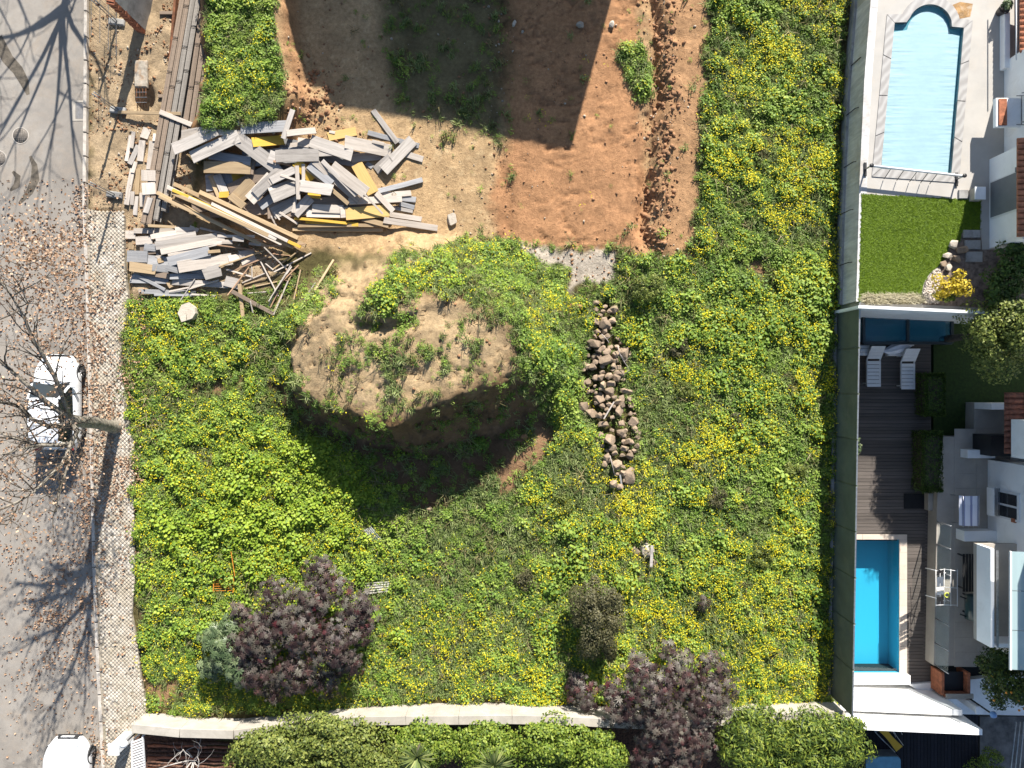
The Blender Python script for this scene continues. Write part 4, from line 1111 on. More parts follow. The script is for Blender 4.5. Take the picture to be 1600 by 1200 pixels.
HEAP_B = [(R3, 150, 590, 520, 600, 80, s_, .08), (R3, 180, 540, 480, 695, 30, s_, .06), (R3, 240, 712, 770, 722, 44, s_, .06), (R3, 380, 745, 760, 748, 22, s_, .08), (R3, 760, 746, 965, 752, 18, p_, .05), (R3, 520, 660, 605, 610, 60, t_, .06),
          (R3, 200, 420, 900, 480, 130, s_, .14), (R3, 240, 300, 900, 240, 130, b_, .14), (R3, 560, 620, 1085, 650, 60, g, .05), (R3, 190, 512, 590, 575, 55, b_, .06), (R3, 540, 572, 870, 558, 55, s_, .05),
          (R3, 140, 470, 395, 505, 92, t_, .05), (R3, 115, 372, 312, 378, 110, s_, .10), (R3, 152, 305, 162, 240, 50, t_, .05), (R3, 280, 282, 395, 292, 70, s_, .05),
          (R3, 80, 162, 195, 166, 82, p_, .08), (R3, 190, 132, 582, 130, 50, p_, .04), (R3, 190, 222, 355, 214, 80, p_, .03), (R3, 358, 96, 592, 94, 26, t_, .05), (R3, 590, 132, 745, 130, 72, g, .03), (R3, 720, 95, 800, 125, 40, p_, .03),
          (R3, 360, 192, 600, 150, 52, p_, .03), (R3, 400, 232, 780, 168, 72, g, .03), (R3, 550, 215, 730, 195, 18, b_, .03), (R3, 388, 272, 985, 188, 82, g, .03), (R3, 440, 332, 1055, 212, 56, p_, .05), (R3, 510, 362, 1045, 242, 24, p_, .03), (R3, 508, 425, 905, 318, 92, s_, .05),
          (R3, 395, 362, 440, 385, 40, p_, .03), (R3, 412, 420, 462, 408, 45, t_, .04), (R3, 460, 405, 500, 392, 36, p_, .03), (R3, 360, 478, 505, 492, 72, s_, .03), (R3, 500, 482, 640, 515, 60, s_, .03),
          (R3, 618, 482, 1112, 392, 112, p_, .03), (R3, 940, 352, 1042, 335, 30, t_, .03), (R3, 850, 545, 1015, 500, 120, g, .03),
          (R3, 800, 92, 1045, 152, 22, p_, .03), (R3, 980, 176, 1345, 182, 26, p_, .03), (R3, 1045, 242, 1135, 240, 40, p_, .03), (R3, 1130, 205, 1240, 215, 40, g, .03), (R3, 1100, 402, 1205, 372, 60, p_, .03), (R3, 1200, 362, 1335, 330, 70, g, .03), (R3, 1218, 442, 1352, 388, 60, p_, .03), (R3, 1270, 240, 1400, 262, 26, p_, .03),
          (R3, 1060, 610, 1190, 640, 100, g, .06), (R3, 520, 712, 875, 640, 16, p_, .04), (R3, 708, 692, 1000, 602, 13, p_, .03), (R3, 618, 812, 765, 590, 9, g, .03)]
HEAP_S = [(R3, 1200, 640, 1240, 1060, 34, t_, .08), (R3, 1120, 708, 1535, 932, 36, b_, .06),
          (R4, 10, 322, 420, 362, 14, k_, .04), (R4, 380, 238, 655, 302, 14, k_, .04), (R4, 490, 316, 990, 304, 14, k_, .04), (R4, 30, 562, 522, 368, 16, t_, .04), (R4, 190, 602, 662, 408, 16, k_, .04), (R4, 655, 420, 825, 432, 9, k_, .03), (R4, 548, 348, 772, 582, 14, p_, .04),
          (R4, 638, 592, 912, 378, 14, t_, .04), (R4, 648, 622, 1060, 398, 15, p_, .04), (R4, 280, 742, 552, 628, 14, p_, .04), (R4, 300, 762, 912, 578, 14, t_, .04), (R4, 290, 812, 682, 728, 13, t_, .04), (R4, 300, 862, 602, 838, 12, p_, .03), (R4, 100, 588, 382, 670, 20, p_, .04), (R4, 388, 558, 392, 682, 14, p_, .04),
          (R4, 488, 498, 692, 892, 14, p_, .04), (R4, 540, 520, 645, 602, 13, p_, .03), (R4, 728, 678, 882, 802, 14, k_, .03), (R4, 776, 588, 882, 692, 12, k_, .03), (R4, 120, 885, 352, 558, 14, k_, .04),
          (R4, 570, 1012, 722, 718, 14, p_, .04), (R4, 600, 1022, 742, 738, 14, k_, .04), (R4, 640, 1062, 832, 658, 16, t_, .04), (R4, 640, 1102, 802, 718, 14, p_, .04), (R4, 580, 952, 832, 538, 13, g, .04), (R4, 650, 832, 842, 558, 14, p_, .04), (R4, 700, 762, 922, 538, 14, k_, .04), (R4, 610, 900, 780, 640, 12, p_, .04),
          (R4, 862, 985, 936, 588, 16, t_, .04), (R4, 1100, 882, 1316, 478, 24, t_, .09), (R4, 985, 942, 1112, 738, 12, g, .03), (R4, 380, 950, 395, 1080, 14, p_, .03)]
HEAP_C = [(R1, 110, 985, 172, 640, 50, p_, .05), (R1, 108, 565, 150, 318, 36, p_, .05), (R1, 165, 445, 188, 288, 36, p_, .05), (R1, 142, 595, 225, 415, 50, g, .05), (R1, 240, 565, 266, 368, 62, p_, .05), (R1, 330, 645, 362, 378, 62, p_, .05), (R1, 275, 345, 310, 250, 80, p_, .03),
          (R1, 205, 885, 225, 640, 42, t_, .05), (R1, 172, 680, 195, 570, 36, p_, .05), (R1, 320, 652, 322, 756, 132, p_, .05), (R1, 312, 768, 322, 882, 132, p_, .05), (R1, 265, 868, 265, 1002, 62, p_, .05), (R1, 200, 900, 188, 1082, 42, g, .05), (R1, 290, 1060, 335, 915, 52, g, .05), (R1, 160, 985, 178, 860, 36, p_, .05), (R1, 378, 300, 376, 375, 26, p_, .05)]
def heap(rows, name, where, group, cat='plank', zg=0.5):
    made = []
    for r in rows:
        o, info = lay_board(*r[:7], r[7], zg, name)
        made.append((o, info, r[6]))
    # labels: colour, length, and its count across the heap from the left
    by = {}
    for m in made:
        L, w = m[1][2], m[1][3]
        size = ('long ' if L > 1.9 else 'short ' if L < 0.8 else '') + ('narrow ' if w < 0.12 else 'wide ' if w > 0.36 else '')
        by.setdefault((size, MATNAME[m[2].name]), []).append(m)
    for (size, colr), ms in by.items():
        ms.sort(key=lambda m: m[1][0])
        for i, m in enumerate(ms):
            if len(ms) == 1: lab = 'only %s%s %s %s' % (size, colr, name.replace('_', ' '), where)
            else: lab = '%s%s %s %s, %s such from left' % (size, colr, name.replace('_', ' '), where, ordinal(i))
            tag(m[0], lab, cat, group)
heap(HEAP_A, 'plank', 'in the big heap', 'planks in the big heap')
heap(HEAP_L, 'timber_bar', 'in the slanting bundle below the heap', 'slanting bundle of timber bars', 'timber')
heap(HEAP_B, 'board', 'in the flat heap by the footway', 'boards in the flat heap', 'board', .35)
heap(HEAP_S, 'batten', 'in the stick tangle on the weeds', 'battens tangled on the weeds', 'batten', .3)
heap(HEAP_C, 'offcut', 'in the row left of the beams', 'timber offcuts beside the beams', 'offcut', .2)
o, _ = lay_board(R1, 10, 82, 655, 130, 30, t_, .05, .5, 'scaffold_plank', 0.05); tag(o, 'thin brown plank lying across the beams from the concrete foot', 'plank')
o, _ = lay_board(R1, 430, 92, 735, 215, 46, p_, .04, .5, 'loose_plank'); tag(o, 'short white plank lying slanted on the grey beams', 'plank')

# unfinished wall at the top left
c0 = W(227, 53); c1 = W(262, -110)
t = thing('unfinished_wall', 'unfinished grey rendered wall with raw orange brick end', 'wall', (c0.x, c0.y, 0))
u = (c1 - c0).normalized(); sd_ = Vector((-u.y, u.x, 0))          # points to the left (west)
q0 = c0 + u * .13
MB().prism([(q0 + sd_ * .3)[:2], q0[:2], c1[:2], (c1 + sd_ * .3)[:2]], -.2, 2.3).build('wall_body', concrete_grey, t)
for k in range(24):
    z = 0.055 + k * 0.098
    jx = random.uniform(-.012, .012); jj = random.uniform(-.02, .03)
    cc = c0 + u * (0.055 + jj) + sd_ * (.15 + jx)
    MB().box((cc.x, cc.y, z), (.13, .30, .085), rz=math.atan2(u.y, u.x), bev=.006).build('brick', brick_red, t)
for k in range(8):
    cc = c0 + u * (.2 + k * .32) + sd_ * .15
    MB().box((cc.x, cc.y, 2.345), (.30, .29, .08), rz=math.atan2(u.y, u.x) + random.uniform(-.03, .03), bev=.006).build('coping_brick', brick_red, t)
# concrete ground beam with reinforcement
a = W(222, 97); b = W(222, 137)
t = thing('ground_beam', 'pale concrete ground beam ending in bare reinforcing bars', 'beam', ((a + b) / 2)[:2] + (0,))
MB().box(((a.x + b.x) / 2, (a.y + b.y) / 2, .05), (.50, 1.05, .16), bev=.05).build('concrete_block', plain('dusty_concrete', (.46, .40, .32), .95, var=.25, scale=5, bmp=.8, bscale=25, dirt=((.36, .22, .12), 3, .8)), t)
for k in range(4):
    x = b.x - .18 + k * .12
    MB().tube([(x, b.y + .2, .08), (x, b.y - .35, .06), (x + random.uniform(-.03, .03), b.y - .78, .0)], .012, 6).build('rebar', rust, t)
for k in range(3):
    yy = b.y - .2 - k * .2
    MB().tube([(b.x - .22, yy, .07), (b.x + .22, yy, .07)], .009, 5).build('stirrup', steel, t)
# fence posts on concrete feet
for k, (px, py) in enumerate(((184, 36), (186, 174), (181, 306))):
    c = W(px, py, 0); z0 = hz(c.x, c.y)
    t = thing('fence_post', ['twin tube fence post by the unfinished wall', 'twin tube fence post beside the plank across the beams', 'twin tube fence post low beside the footway'][k], 'post', (c.x, c.y, z0), 'site fence posts on concrete feet')
    MB().box((c.x, c.y + .02, z0 + .07), (.62, .24, .16), rz=-.12, bev=.03).build('foot', concrete_grey, t)
    for s in (-1, 1):
        MB().tube([(c.x + s * .03, c.y + s * .03, z0 + .1), (c.x + s * .03 + .02, c.y + s * .03, z0 + 1.9)], .021, 8).build('tube', steel, t)
    MB().box((c.x, c.y, z0 + 1.5), (.14, .08, .05)).build('clamp', rust, t)
t = thing('mesh_fence_panel', 'thin wire mesh fence panel standing beside the unfinished wall', 'fence', W(184, 60, 0))
xa = W(184, 90); 
for k in range(15):
    yy = xa.y + .01 + k * .16
    MB().tube([(xa.x, yy, .12), (xa.x + .01, yy, 1.9)], .007, 4).build('wire', steel, t)
for z in (.12, .7, 1.3, 1.9):
    MB().tube([(xa.x, xa.y, z), (xa.x, xa.y + 2.3, z)], .010, 4).build('rail', steel, t)

# ---------------------------------------------------------------- rocks
def rock_mesh(name, seed, sub=2):
    """angular broken stone: the hull of a few scattered points"""
    r = random.Random(seed)
    bm = bmesh.new()
    for k in range(15):
        v = Vector((r.gauss(0, 1), r.gauss(0, 1), r.gauss(0, 1))).normalized() * r.uniform(.78, 1.08)
        bm.verts.new(v)
    res = bmesh.ops.convex_hull(bm, input=bm.verts)
    bmesh.ops.delete(bm, geom=[g for g in res['geom_interior'] if isinstance(g, bmesh.types.BMVert)], context='VERTS')
    bmesh.ops.bevel(bm, geom=list(bm.edges), offset=.05, segments=1, affect='EDGES')
    me = bpy.data.meshes.new(name); bm.to_mesh(me); bm.free()
    return me
ROCKS = [rock_mesh('rock', 100 + i) for i in range(16)]
for me in ROCKS: me.materials.append(rock_brown)
ROW = P((926, 482), (945, 468), (966, 486), (962, 520), (986, 545), (988, 590), (968, 602), (996, 640), (1000, 690), (992, 756), (966, 764), (944, 710), (928, 668), (902, 640), (902, 600), (912, 560), (918, 530), (926, 505))
big = [(931, 537, 21, 12), (974, 551, 18, 18), (947, 562, 20, 13), (945, 507, 16, 11), (944, 500, 10, 8), (933, 502, 10, 11), (960, 483, 11, 9), (932, 473, 11, 7), (935, 548, 11, 10), (948, 549, 12, 9), (926, 573, 11, 10), (909, 601, 15, 15),
       (911, 636, 15, 15), (925, 646, 16, 11), (989, 658, 13, 12), (996, 639, 9, 9), (980, 612, 16, 10), (953, 612, 16, 12), (954, 687, 18, 12), (963, 726, 13, 13), (983, 743, 18, 21), (996, 697, 9, 10), (985, 624, 11, 11), (937, 622, 13, 16), (968, 642, 11, 14), (942, 663, 14, 9), (970, 675, 12, 11), (980, 690, 12, 9), (957, 700, 11, 9), (945, 724, 8, 9), (959, 756, 13, 9), (976, 700, 12, 8), (930, 558, 10, 9), (940, 590, 12, 8), (955, 600, 12, 9), (966, 628, 9, 9)]
pts = []
tries = 0
while len(pts) < 95 and tries < 8000:
    tries += 1
    px, py = random.uniform(900, 1003), random.uniform(470, 766)
    p = W2(px, py)
    if float(sdf(ROW, np.array([p[0]]), np.array([p[1]]))[0]) > -0.05: continue
    s = random.uniform(3.5, 7.5)
    if any(math.hypot(px - q[0], py - q[1]) < .55 * (s + max(q[2], q[3]) * .42) for q in big): continue
    if any(math.hypot(px - q[0], py - q[1]) < .8 * (s + q[2]) * .62 for q in pts): continue
    pts.append((px, py, s * 1.5, s * 1.3))
allr = [(q, True) for q in big] + [(q, False) for q in pts]
allr.sort(key=lambda e: e[0][1])
cnt = {}
for (px, py, a, b), isbig in allr:
    cx = 952 + 12 * math.sin(py / 50)
    mid = max(0, 1 - abs(px - cx) / 38)
    zc = 0.06 + 0.38 * mid * random.uniform(.5, 1) * (1 if py > 530 else .5)
    g_ = W(px, py, zc)
    o = bpy.data.objects.new('rock', random.choice(ROCKS)); col.objects.link(o)
    sx, sy = a / 2 / PPM * 1.5, b / 2 / PPM * 1.5
    o.location = (g_.x, g_.y, hz(g_.x, g_.y) + zc + .02)
    o.scale = (sx, sy, (sx + sy) / 2 * random.uniform(.75, 1.0)); o.rotation_euler = (random.uniform(-.6, .6), random.uniform(-.6, .6), random.uniform(-.5, .5))
    kind = 'large' if a > 14 else 'middling' if a > 9 else 'small'
    i = cnt.get(kind, 0); cnt[kind] = i + 1
    tag(o, '%s brown rock in the tumbled stone row, %s that size from its top' % (kind, ordinal(i)), 'rock', 'rocks in the tumbled stone row')
    # filler stone below so the heap is solid
for k, (px, py, a, b, lab, mt) in enumerate(((896, 477, 34, 18, 'reddish boulder on the grass left of the stone row', rock_red), (890, 482, 14, 12, 'small reddish rock against the reddish boulder', rock_red), (1010, 858, 30, 26, 'pale rock in the flowers with a narrow board on it', rock_pale), (990, 860, 20, 16, 'smaller brown rock left of the pale rock with a board', rock_brown), (1018, 878, 16, 14, 'low brown rock below the pale rock with a board', rock_brown),
          (707, 343, 17, 24, 'pale rock lying on bare soil right of the plank heap', rock_pale), (906, 40, 14, 10, 'pale stone by the edge of the tall building shadow', rock_pale), (956, 40, 10, 12, 'small white stone on red soil near the top', rock_pale), (803, 38, 7, 12, 'small white stone in the shaded soil near the top', rock_pale), (820, 682, 12, 10, 'reddish rock at the right foot of the mound', rock_red), (593, 780, 12, 10, 'pale rock in the shadow below the mound', rock_pale), (672, 795, 12, 8, 'brown rock at the bottom edge of the mound shadow', rock_brown), (875, 678, 12, 9, 'reddish stone left of the stone row among grass', rock_red))):
    me = rock_mesh('rock', 300 + k); me.materials.append(mt)
    g_ = on_ground(px, py)
    o = bpy.data.objects.new('boulder', me); col.objects.link(o)
    o.location = (g_.x, g_.y, g_.z + .08); o.scale = (a / 80 * 1.1, b / 80 * 1.1, (a + b) / 160 * .6 + .03); o.rotation_euler = (.1, -.1, -.25)
    tag(o, lab, 'rock')
g_ = on_ground(1015, 866)
o = MB().bar((g_.x, g_.y + .45, .52), (g_.x - .02, g_.y - .4, .42), .11, .03, .004).build('loose_board', wood_grey, origin=(g_.x, g_.y, .3)); tag(o, 'narrow grey board lying on the pale rock in the flowers', 'board')
g_ = W(951, 641, .55)
o = MB().bar((g_.x - .18, g_.y - .33, .52), (g_.x + .2, g_.y + .33, .62), .05, .03).build('stick', p_, origin=tuple(g_)); tag(o, 'pale stick lying across the stone row', 'stick')
g_ = W(970, 752, .3)
o = MB().bar((g_.x - .03, g_.y + .25, .3), (g_.x + .05, g_.y - .2, .25), .06, .03).build('stick', s_, origin=tuple(g_)); tag(o, 'short grey slat at the bottom end of the stone row', 'stick')
# dead branches in the stone row
for k, (pts_, lab) in enumerate((([(965, 540), (968, 552), (975, 565), (984, 578)], 'thin dead branch curving over the upper stone row'), ([(940, 522), (948, 530), (952, 536)], 'short dead twig in the gap of the stone row'), ([(953, 712), (957, 728), (960, 742)], 'thin dead twig near the low end of the stone row'))):
    pp = [W(x, y, .5) for x, y in pts_]
    mb = MB().tube(pp, [.022 - .004 * i for i in range(len(pp))], 6)
    for q in pp[1:]:
        mb.tube([q, q + Vector((random.uniform(-.3, .3), random.uniform(-.3, .3), .05))], [.009, .004], 5)
    o = mb.build('dead_branch', plain('dead_wood', (.42, .36, .32), .9, var=.2, scale=8), origin=tuple(pp[0])); tag(o, lab, 'branch')
# broken concrete slab in the weeds
g_ = on_ground(289, 487)
sl = [(276, 489), (282, 476), (293, 472), (303, 480), (304, 489), (299, 497), (282, 503), (279, 495)]
mb = MB(); mb.prism([W2(x, y, .5) for x, y in sl], .12, .42, bottom=True)
o = mb.build('slab_fragment', rock_pale, origin=tuple(g_)); tag(o, 'broken grey concrete slab with a chipped edge in the weeds', 'slab')
# corrugated sheets and orange frame in the weeds
def corr(name, pts4, lab, mat, n=18, amp=.02):
    A, B, C, D = [Vector(p) for p in pts4]
    mb = MB()
    def fn(s, t):
        p = (A * (1 - s) + B * s) * (1 - t) + (D * (1 - s) + C * s) * t
        return (p.x, p.y, p.z + amp * math.sin(t * n * 2 * math.pi / 2.0))
    mb.grid(1, n * 4, fn, True)
    o = mb.build(name, mat, origin=tuple((A + C) / 2))
    sm = o.modifiers.new('thick', 'SOLIDIFY'); sm.thickness = .006
    return tag(o, lab, 'sheet')
zz = lambda px, py, dz: on_ground(px, py, dz)
corr('corrugated_sheet', [zz(571, 826, .30), zz(592, 857, .16), zz(604, 850, .18), zz(582, 820, .32)], 'grey corrugated sheet tilted in the weeds below the mound', plain('fibre_cement', (.34, .36, .34), .85, var=.2, scale=4), n=9)
corr('corrugated_sheet', [zz(571, 927, .26), zz(607, 922, .24), zz(610, 906, .24), zz(572, 908, .26)], 'pale corrugated sheet beside the dark purple shrub', plain('fibre_cement_pale', (.46, .44, .38), .85, var=.2, scale=4), n=9)
c = on_ground(350, 912, .2)
t = thing('orange_rack', 'orange slatted metal frame lying in the weeds', 'frame', c)
for s in (335, 366):
    a = W(s, 896, .24); b = W(s - 2, 926, .24); MB().bar(a, b, .028, .028).build('side_rail', orange_paint, t)
for k in range(8):
    yy = 898 + k * 3.6; a = W(335, yy, .25); b = W(366, yy - .8, .25); MB().bar(a, b, .015, .02).build('slat', orange_paint, t)
a = W(361, 862, .55); b = W(367, 900, .42); MB().bar(a, b, .025, .025).build('handle', orange_paint, t)

# ---------------------------------------------------------------- street tree
def grow(mb, p, d, L, r, depth, tips, wig=0.35):
    """a wandering branch with side twigs"""
    n = 5
    pts = [p]; rad = [r]
    q = Vector(p); dd = Vector(d).normalized()
    for i in range(n):
        dd = (dd + Vector((random.gauss(0, wig), random.gauss(0, wig), random.gauss(0, wig * .6))) * .5).normalized()
        q = q + dd * L / n
        pts.append(q.copy()); rad.append(r * (1 - .75 * (i + 1) / n))
        if depth > 0 and i > 0 and random.random() < .85:
            sdv = (dd + Vector((random.gauss(0, .7), random.gauss(0, .7), random.gauss(0, .5)))).normalized()
            grow(mb, q, sdv, L * random.uniform(.45, .7), r * (1 - .7 * (i + 1) / n) * .6, depth - 1, tips, wig)
        if r < .02: tips.append(q.copy())
    tips.append(q.copy())
    mb.tube(pts, rad, 5 if r < .03 else 7)

def plane_tree():
    base = W(181, 667, .1)
    t = thing('street_tree', 'leaning street tree with mottled bark and few dry leaves over the car', 'tree', base)
    fork = W(112, 657, 4.0)
    mid = base.lerp(fork, .5) + Vector((.06, .05, .1))
    trunk = MB().tube([base + Vector((0, 0, -.3)), base + Vector((0, 0, .15)), base.lerp(fork, .25), mid, base.lerp(fork, .78), fork, fork + Vector((-.1, 0, .3))], [.30, .25, .225, .21, .205, .21, .12], 14)
    trunk.build('trunk', bark, t)
    mains = [
        ([(112, 657, 4.0), (100, 648, 4.3), (72, 628, 4.8), (43, 602, 5.3), (0, 564, 5.9), (-60, 520, 6.4)], .12),
        ([(108, 652, 4.1), (100, 625, 4.6), (86, 590, 5.2), (70, 560, 5.6), (52, 531, 6.0), (38, 497, 6.4), (18, 462, 6.7), (-6, 430, 7.0)], .085),
        ([(110, 660, 4.0), (98, 664, 4.3), (78, 667, 4.6), (50, 655, 4.9), (29, 636, 5.2), (-20, 620, 5.6)], .11),
        ([(112, 660, 4.0), (120, 674, 4.1), (112, 692, 4.3), (85, 696, 4.7), (56, 695, 5.1), (28, 686, 5.4), (-15, 672, 5.9)], .10),
        ([(56, 695, 5.1), (30, 703, 5.5), (-10, 713, 6.0)], .05),
        ([(113, 690, 4.3), (106, 706, 4.5), (98, 724, 4.8), (74, 748, 5.3), (54, 768, 5.6), (26, 785, 6.0), (-12, 800, 6.4)], .075),
        ([(54, 768, 5.6), (30, 784, 5.9), (24, 800, 6.1), (10, 822, 6.4)], .035),
        ([(108, 700, 4.4), (107, 722, 4.7), (100, 745, 5.0), (92, 765, 5.3), (88, 800, 5.8)], .06),
        ([(38, 497, 6.4), (44, 475, 6.6), (30, 445, 6.9), (45, 410, 7.2)], .03),
        ([(20, 462, 6.7), (60, 440, 6.9), (95, 420, 7.1)], .028),
        ([(86, 590, 5.2), (92, 560, 5.5), (104, 530, 5.9)], .03)]
    tips = []
    for pts, r in mains:
        pp = [W(*q) for q in pts]
        n = len(pp)
        mb = MB().tube(pp, [r * (1 - .72 * i / (n - 1)) for i in range(n)], 9)
        br = mb.build('branch', bark, t)
        tw = MB()
        for i in range(1, n):
            for k in range(3):
                q = pp[i - 1].lerp(pp[i], random.random())
                d = (pp[i] - pp[i - 1]).normalized() + Vector((random.gauss(0, .9), random.gauss(0, .9), random.uniform(-.1, .9)))
                grow(tw, q, d, random.uniform(.7, 1.7), r * .22 + .008, 1, tips)
        tw.build('twig_spray', bark_dark, br)
    # dry leaves still hanging
    pos = []
    for q in tips:
        for k in range(1 if random.random() < .35 else 0):
            pos.append((q.x + random.gauss(0, .13), q.y + random.gauss(0, .13), q.z - abs(random.gauss(0, .12))))
    for cx, cy, sx, sy, n_ in ((50, 380, 38, 28, 900), (105, 400, 22, 34, 420), (60, 470, 50, 45, 480), (100, 540, 30, 40, 110), (25, 590, 40, 30, 60), (60, 840, 45, 45, 90), (120, 780, 20, 40, 50)):
        for k in range(n_):
            q = W(random.gauss(cx, sx), random.gauss(cy, sy), random.uniform(5.6, 7.2)); pos.append(tuple(q))
    pos = np.array(pos); N = len(pos)
    tv = [(0, 0, 0), (.35, .35, .12), (.25, .8, 0), (0, 1, .1), (-.3, .75, .1), (-.35, .3, 0)]
    V, F, R = leaf_arrays(pos, rng.normal(0, 1, (N, 3)) + np.array([[0, .2, .5]]), rng.uniform(.06, .11, N), tv, [(0, 1, 2, 3), (0, 3, 4, 5)])
    o = link('crown', np_mesh('crown', V - np.array(base)[None], F, attr={'rnd': R}), leafmat('dry_tree_leaf', [(0.0, (0.16, 0.085, 0.05)), (0.4, (0.33, 0.20, 0.12)), (1.0, (0.56, 0.41, 0.29))], (0.8, .2), trans=.2), t)
plane_tree()
# two leafless street trees stand further up the road, their shadows reach into view
for k, (px, py) in enumerate(((150, -170), (30, -330))):
    base = W(px, py, 0)
    t = thing('leafless_tree', 'leafless street tree beyond the top edge, %s up the road' % ['nearer', 'farther'][k], 'tree', base, 'leafless trees up the road')
    mb = MB(); tips = []
    mb.tube([base, base + Vector((.05, 0, 1.6)), base + Vector((0, .1, 3.2))], [.2, .17, .15], 10)
    mb.build('trunk', bark, t)
    top = base + Vector((0, .1, 3.1)); mb = MB()
    for a in range(9):
        an = a * .7; grow(mb, top + Vector((0, 0, .2 * (a % 3))), (math.cos(an), math.sin(an), random.uniform(.5, 1.6)), random.uniform(3.2, 5.2), .085, 3, tips, .3)
    mb.build('crown', bark, t)

# ---------------------------------------------------------------- leafy shrubs
def lumpy(n, radii, lumps, seed, shell=.68):
    """points through a crown made of several clumps, with outward normals"""
    r = np.random.default_rng(seed)
    c = r.normal(0, 1, (lumps, 3)); c /= np.linalg.norm(c, axis=1, keepdims=True); c *= (r.uniform(.3, .95, (lumps, 1)))
    c[:, 2] = np.abs(c[:, 2]) * .9 - .1
    s = r.uniform(.18, .40, lumps)
    i = r.integers(0, lumps, n)
    d = r.normal(0, 1, (n, 3)); d /= np.linalg.norm(d, axis=1, keepdims=True)
    rad = (shell + (1 - shell) * r.uniform(0, 1, (n, 1))) * s[i][:, None]
    p = c[i] + d * rad
    nr = d * .7 + p * .4 + np.array([[0, 0, .45]])
    return p * np.array(radii)[None], nr
def shrub(name, label, cat, px, py, z0, hgt, rx, ry, n, leaf, tmpl, mat, lumps=26, seed=1, group=None, stems=4, barkm=None, tilt=.35):
    """crown centred where the photo shows it; stems reach the ground"""
    zc = z0 + hgt * .58
    c = W(px, py, zc)
    t = thing(name, label, cat, (c.x, c.y, z0), group)
    p, nr = lumpy(n, (rx, ry, hgt * .52), lumps, seed)
    nr = nr + np.random.default_rng(seed + 5).normal(0, tilt, nr.shape)
    V, F, R = leaf_arrays(p + np.array([[0, 0, zc - z0]]), nr, leaf * rng.uniform(.65, 1.2, n), *tmpl)
    o = link('crown', np_mesh('crown', V, F, attr={'rnd': R}), mat, t)
    for k in range(stems):
        a = 2 * math.pi * k / max(stems, 1) + .4
        mb = MB().tube([(c.x + .05 * math.cos(a), c.y + .05 * math.sin(a), z0 - .25), (c.x + rx * .25 * math.cos(a), c.y + ry * .25 * math.sin(a), z0 + hgt * .35), (c.x + rx * .55 * math.cos(a), c.y + ry * .55 * math.sin(a), z0 + hgt * .75)], [.05, .035, .012], 6)
        mb.build('stem', barkm or bark_dark, t)
    return t
m_purple = leafmat('castor_leaf_purple', [(0.0, (0.020, 0.011, 0.011)), (0.35, (0.042, 0.022, 0.021)), (0.6, (0.085, 0.070, 0.058)), (0.85, (0.14, 0.128, 0.100)), (1.0, (0.080, 0.014, 0.018))], (0.5, .1), trans=.12, rough=.5)
m_greygreen = leafmat('castor_leaf_green', [(0.0, (0.045, 0.075, 0.032)), (0.6, (0.115, 0.155, 0.07)), (1.0, (0.19, 0.23, 0.115))], (0.5, .1), trans=.15, rough=.4)
m_hedge = leafmat('hedge_leaf_olive', [(0.0, (0.045, 0.068, 0.014)), (0.5, (0.13, 0.165, 0.030)), (1.0, (0.25, 0.27, 0.060))], (0.9, .15), trans=.2)
m_hedge2 = leafmat('hedge_leaf_bright', [(0.0, (0.050, 0.090, 0.012)), (0.5, (0.145, 0.215, 0.024)), (1.0, (0.29, 0.34, 0.05))], (0.9, .15), trans=.25)
m_conifer = leafmat('conifer_leaf', [(0.0, (0.022, 0.045, 0.008)), (0.5, (0.095, 0.145, 0.020)), (1.0, (0.26, 0.30, 0.04))], (0.9, .15), trans=.2)
m_scrub = leafmat('scrub_leaf_brown', [(0.0, (0.040, 0.042, 0.016)), (0.5, (0.085, 0.080, 0.034)), (1.0, (0.14, 0.125, 0.06))], (0.9, .15), trans=.15)
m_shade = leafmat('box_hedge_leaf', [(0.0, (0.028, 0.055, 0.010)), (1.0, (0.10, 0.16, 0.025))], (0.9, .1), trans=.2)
m_orange = leafmat('citrus_leaf', [(0.0, (0.018, 0.035, 0.008)), (0.7, (0.05, 0.085, 0.012)), (1.0, (0.12, 0.14, 0.02))], (0.9, .1), trans=.2)
m_gold = leafmat('golden_leaf', [(0.0, (0.30, 0.22, 0.02)), (0.6, (0.60, 0.45, 0.03)), (1.0, (0.72, 0.60, 0.08))], (0.9, .1), trans=.3)

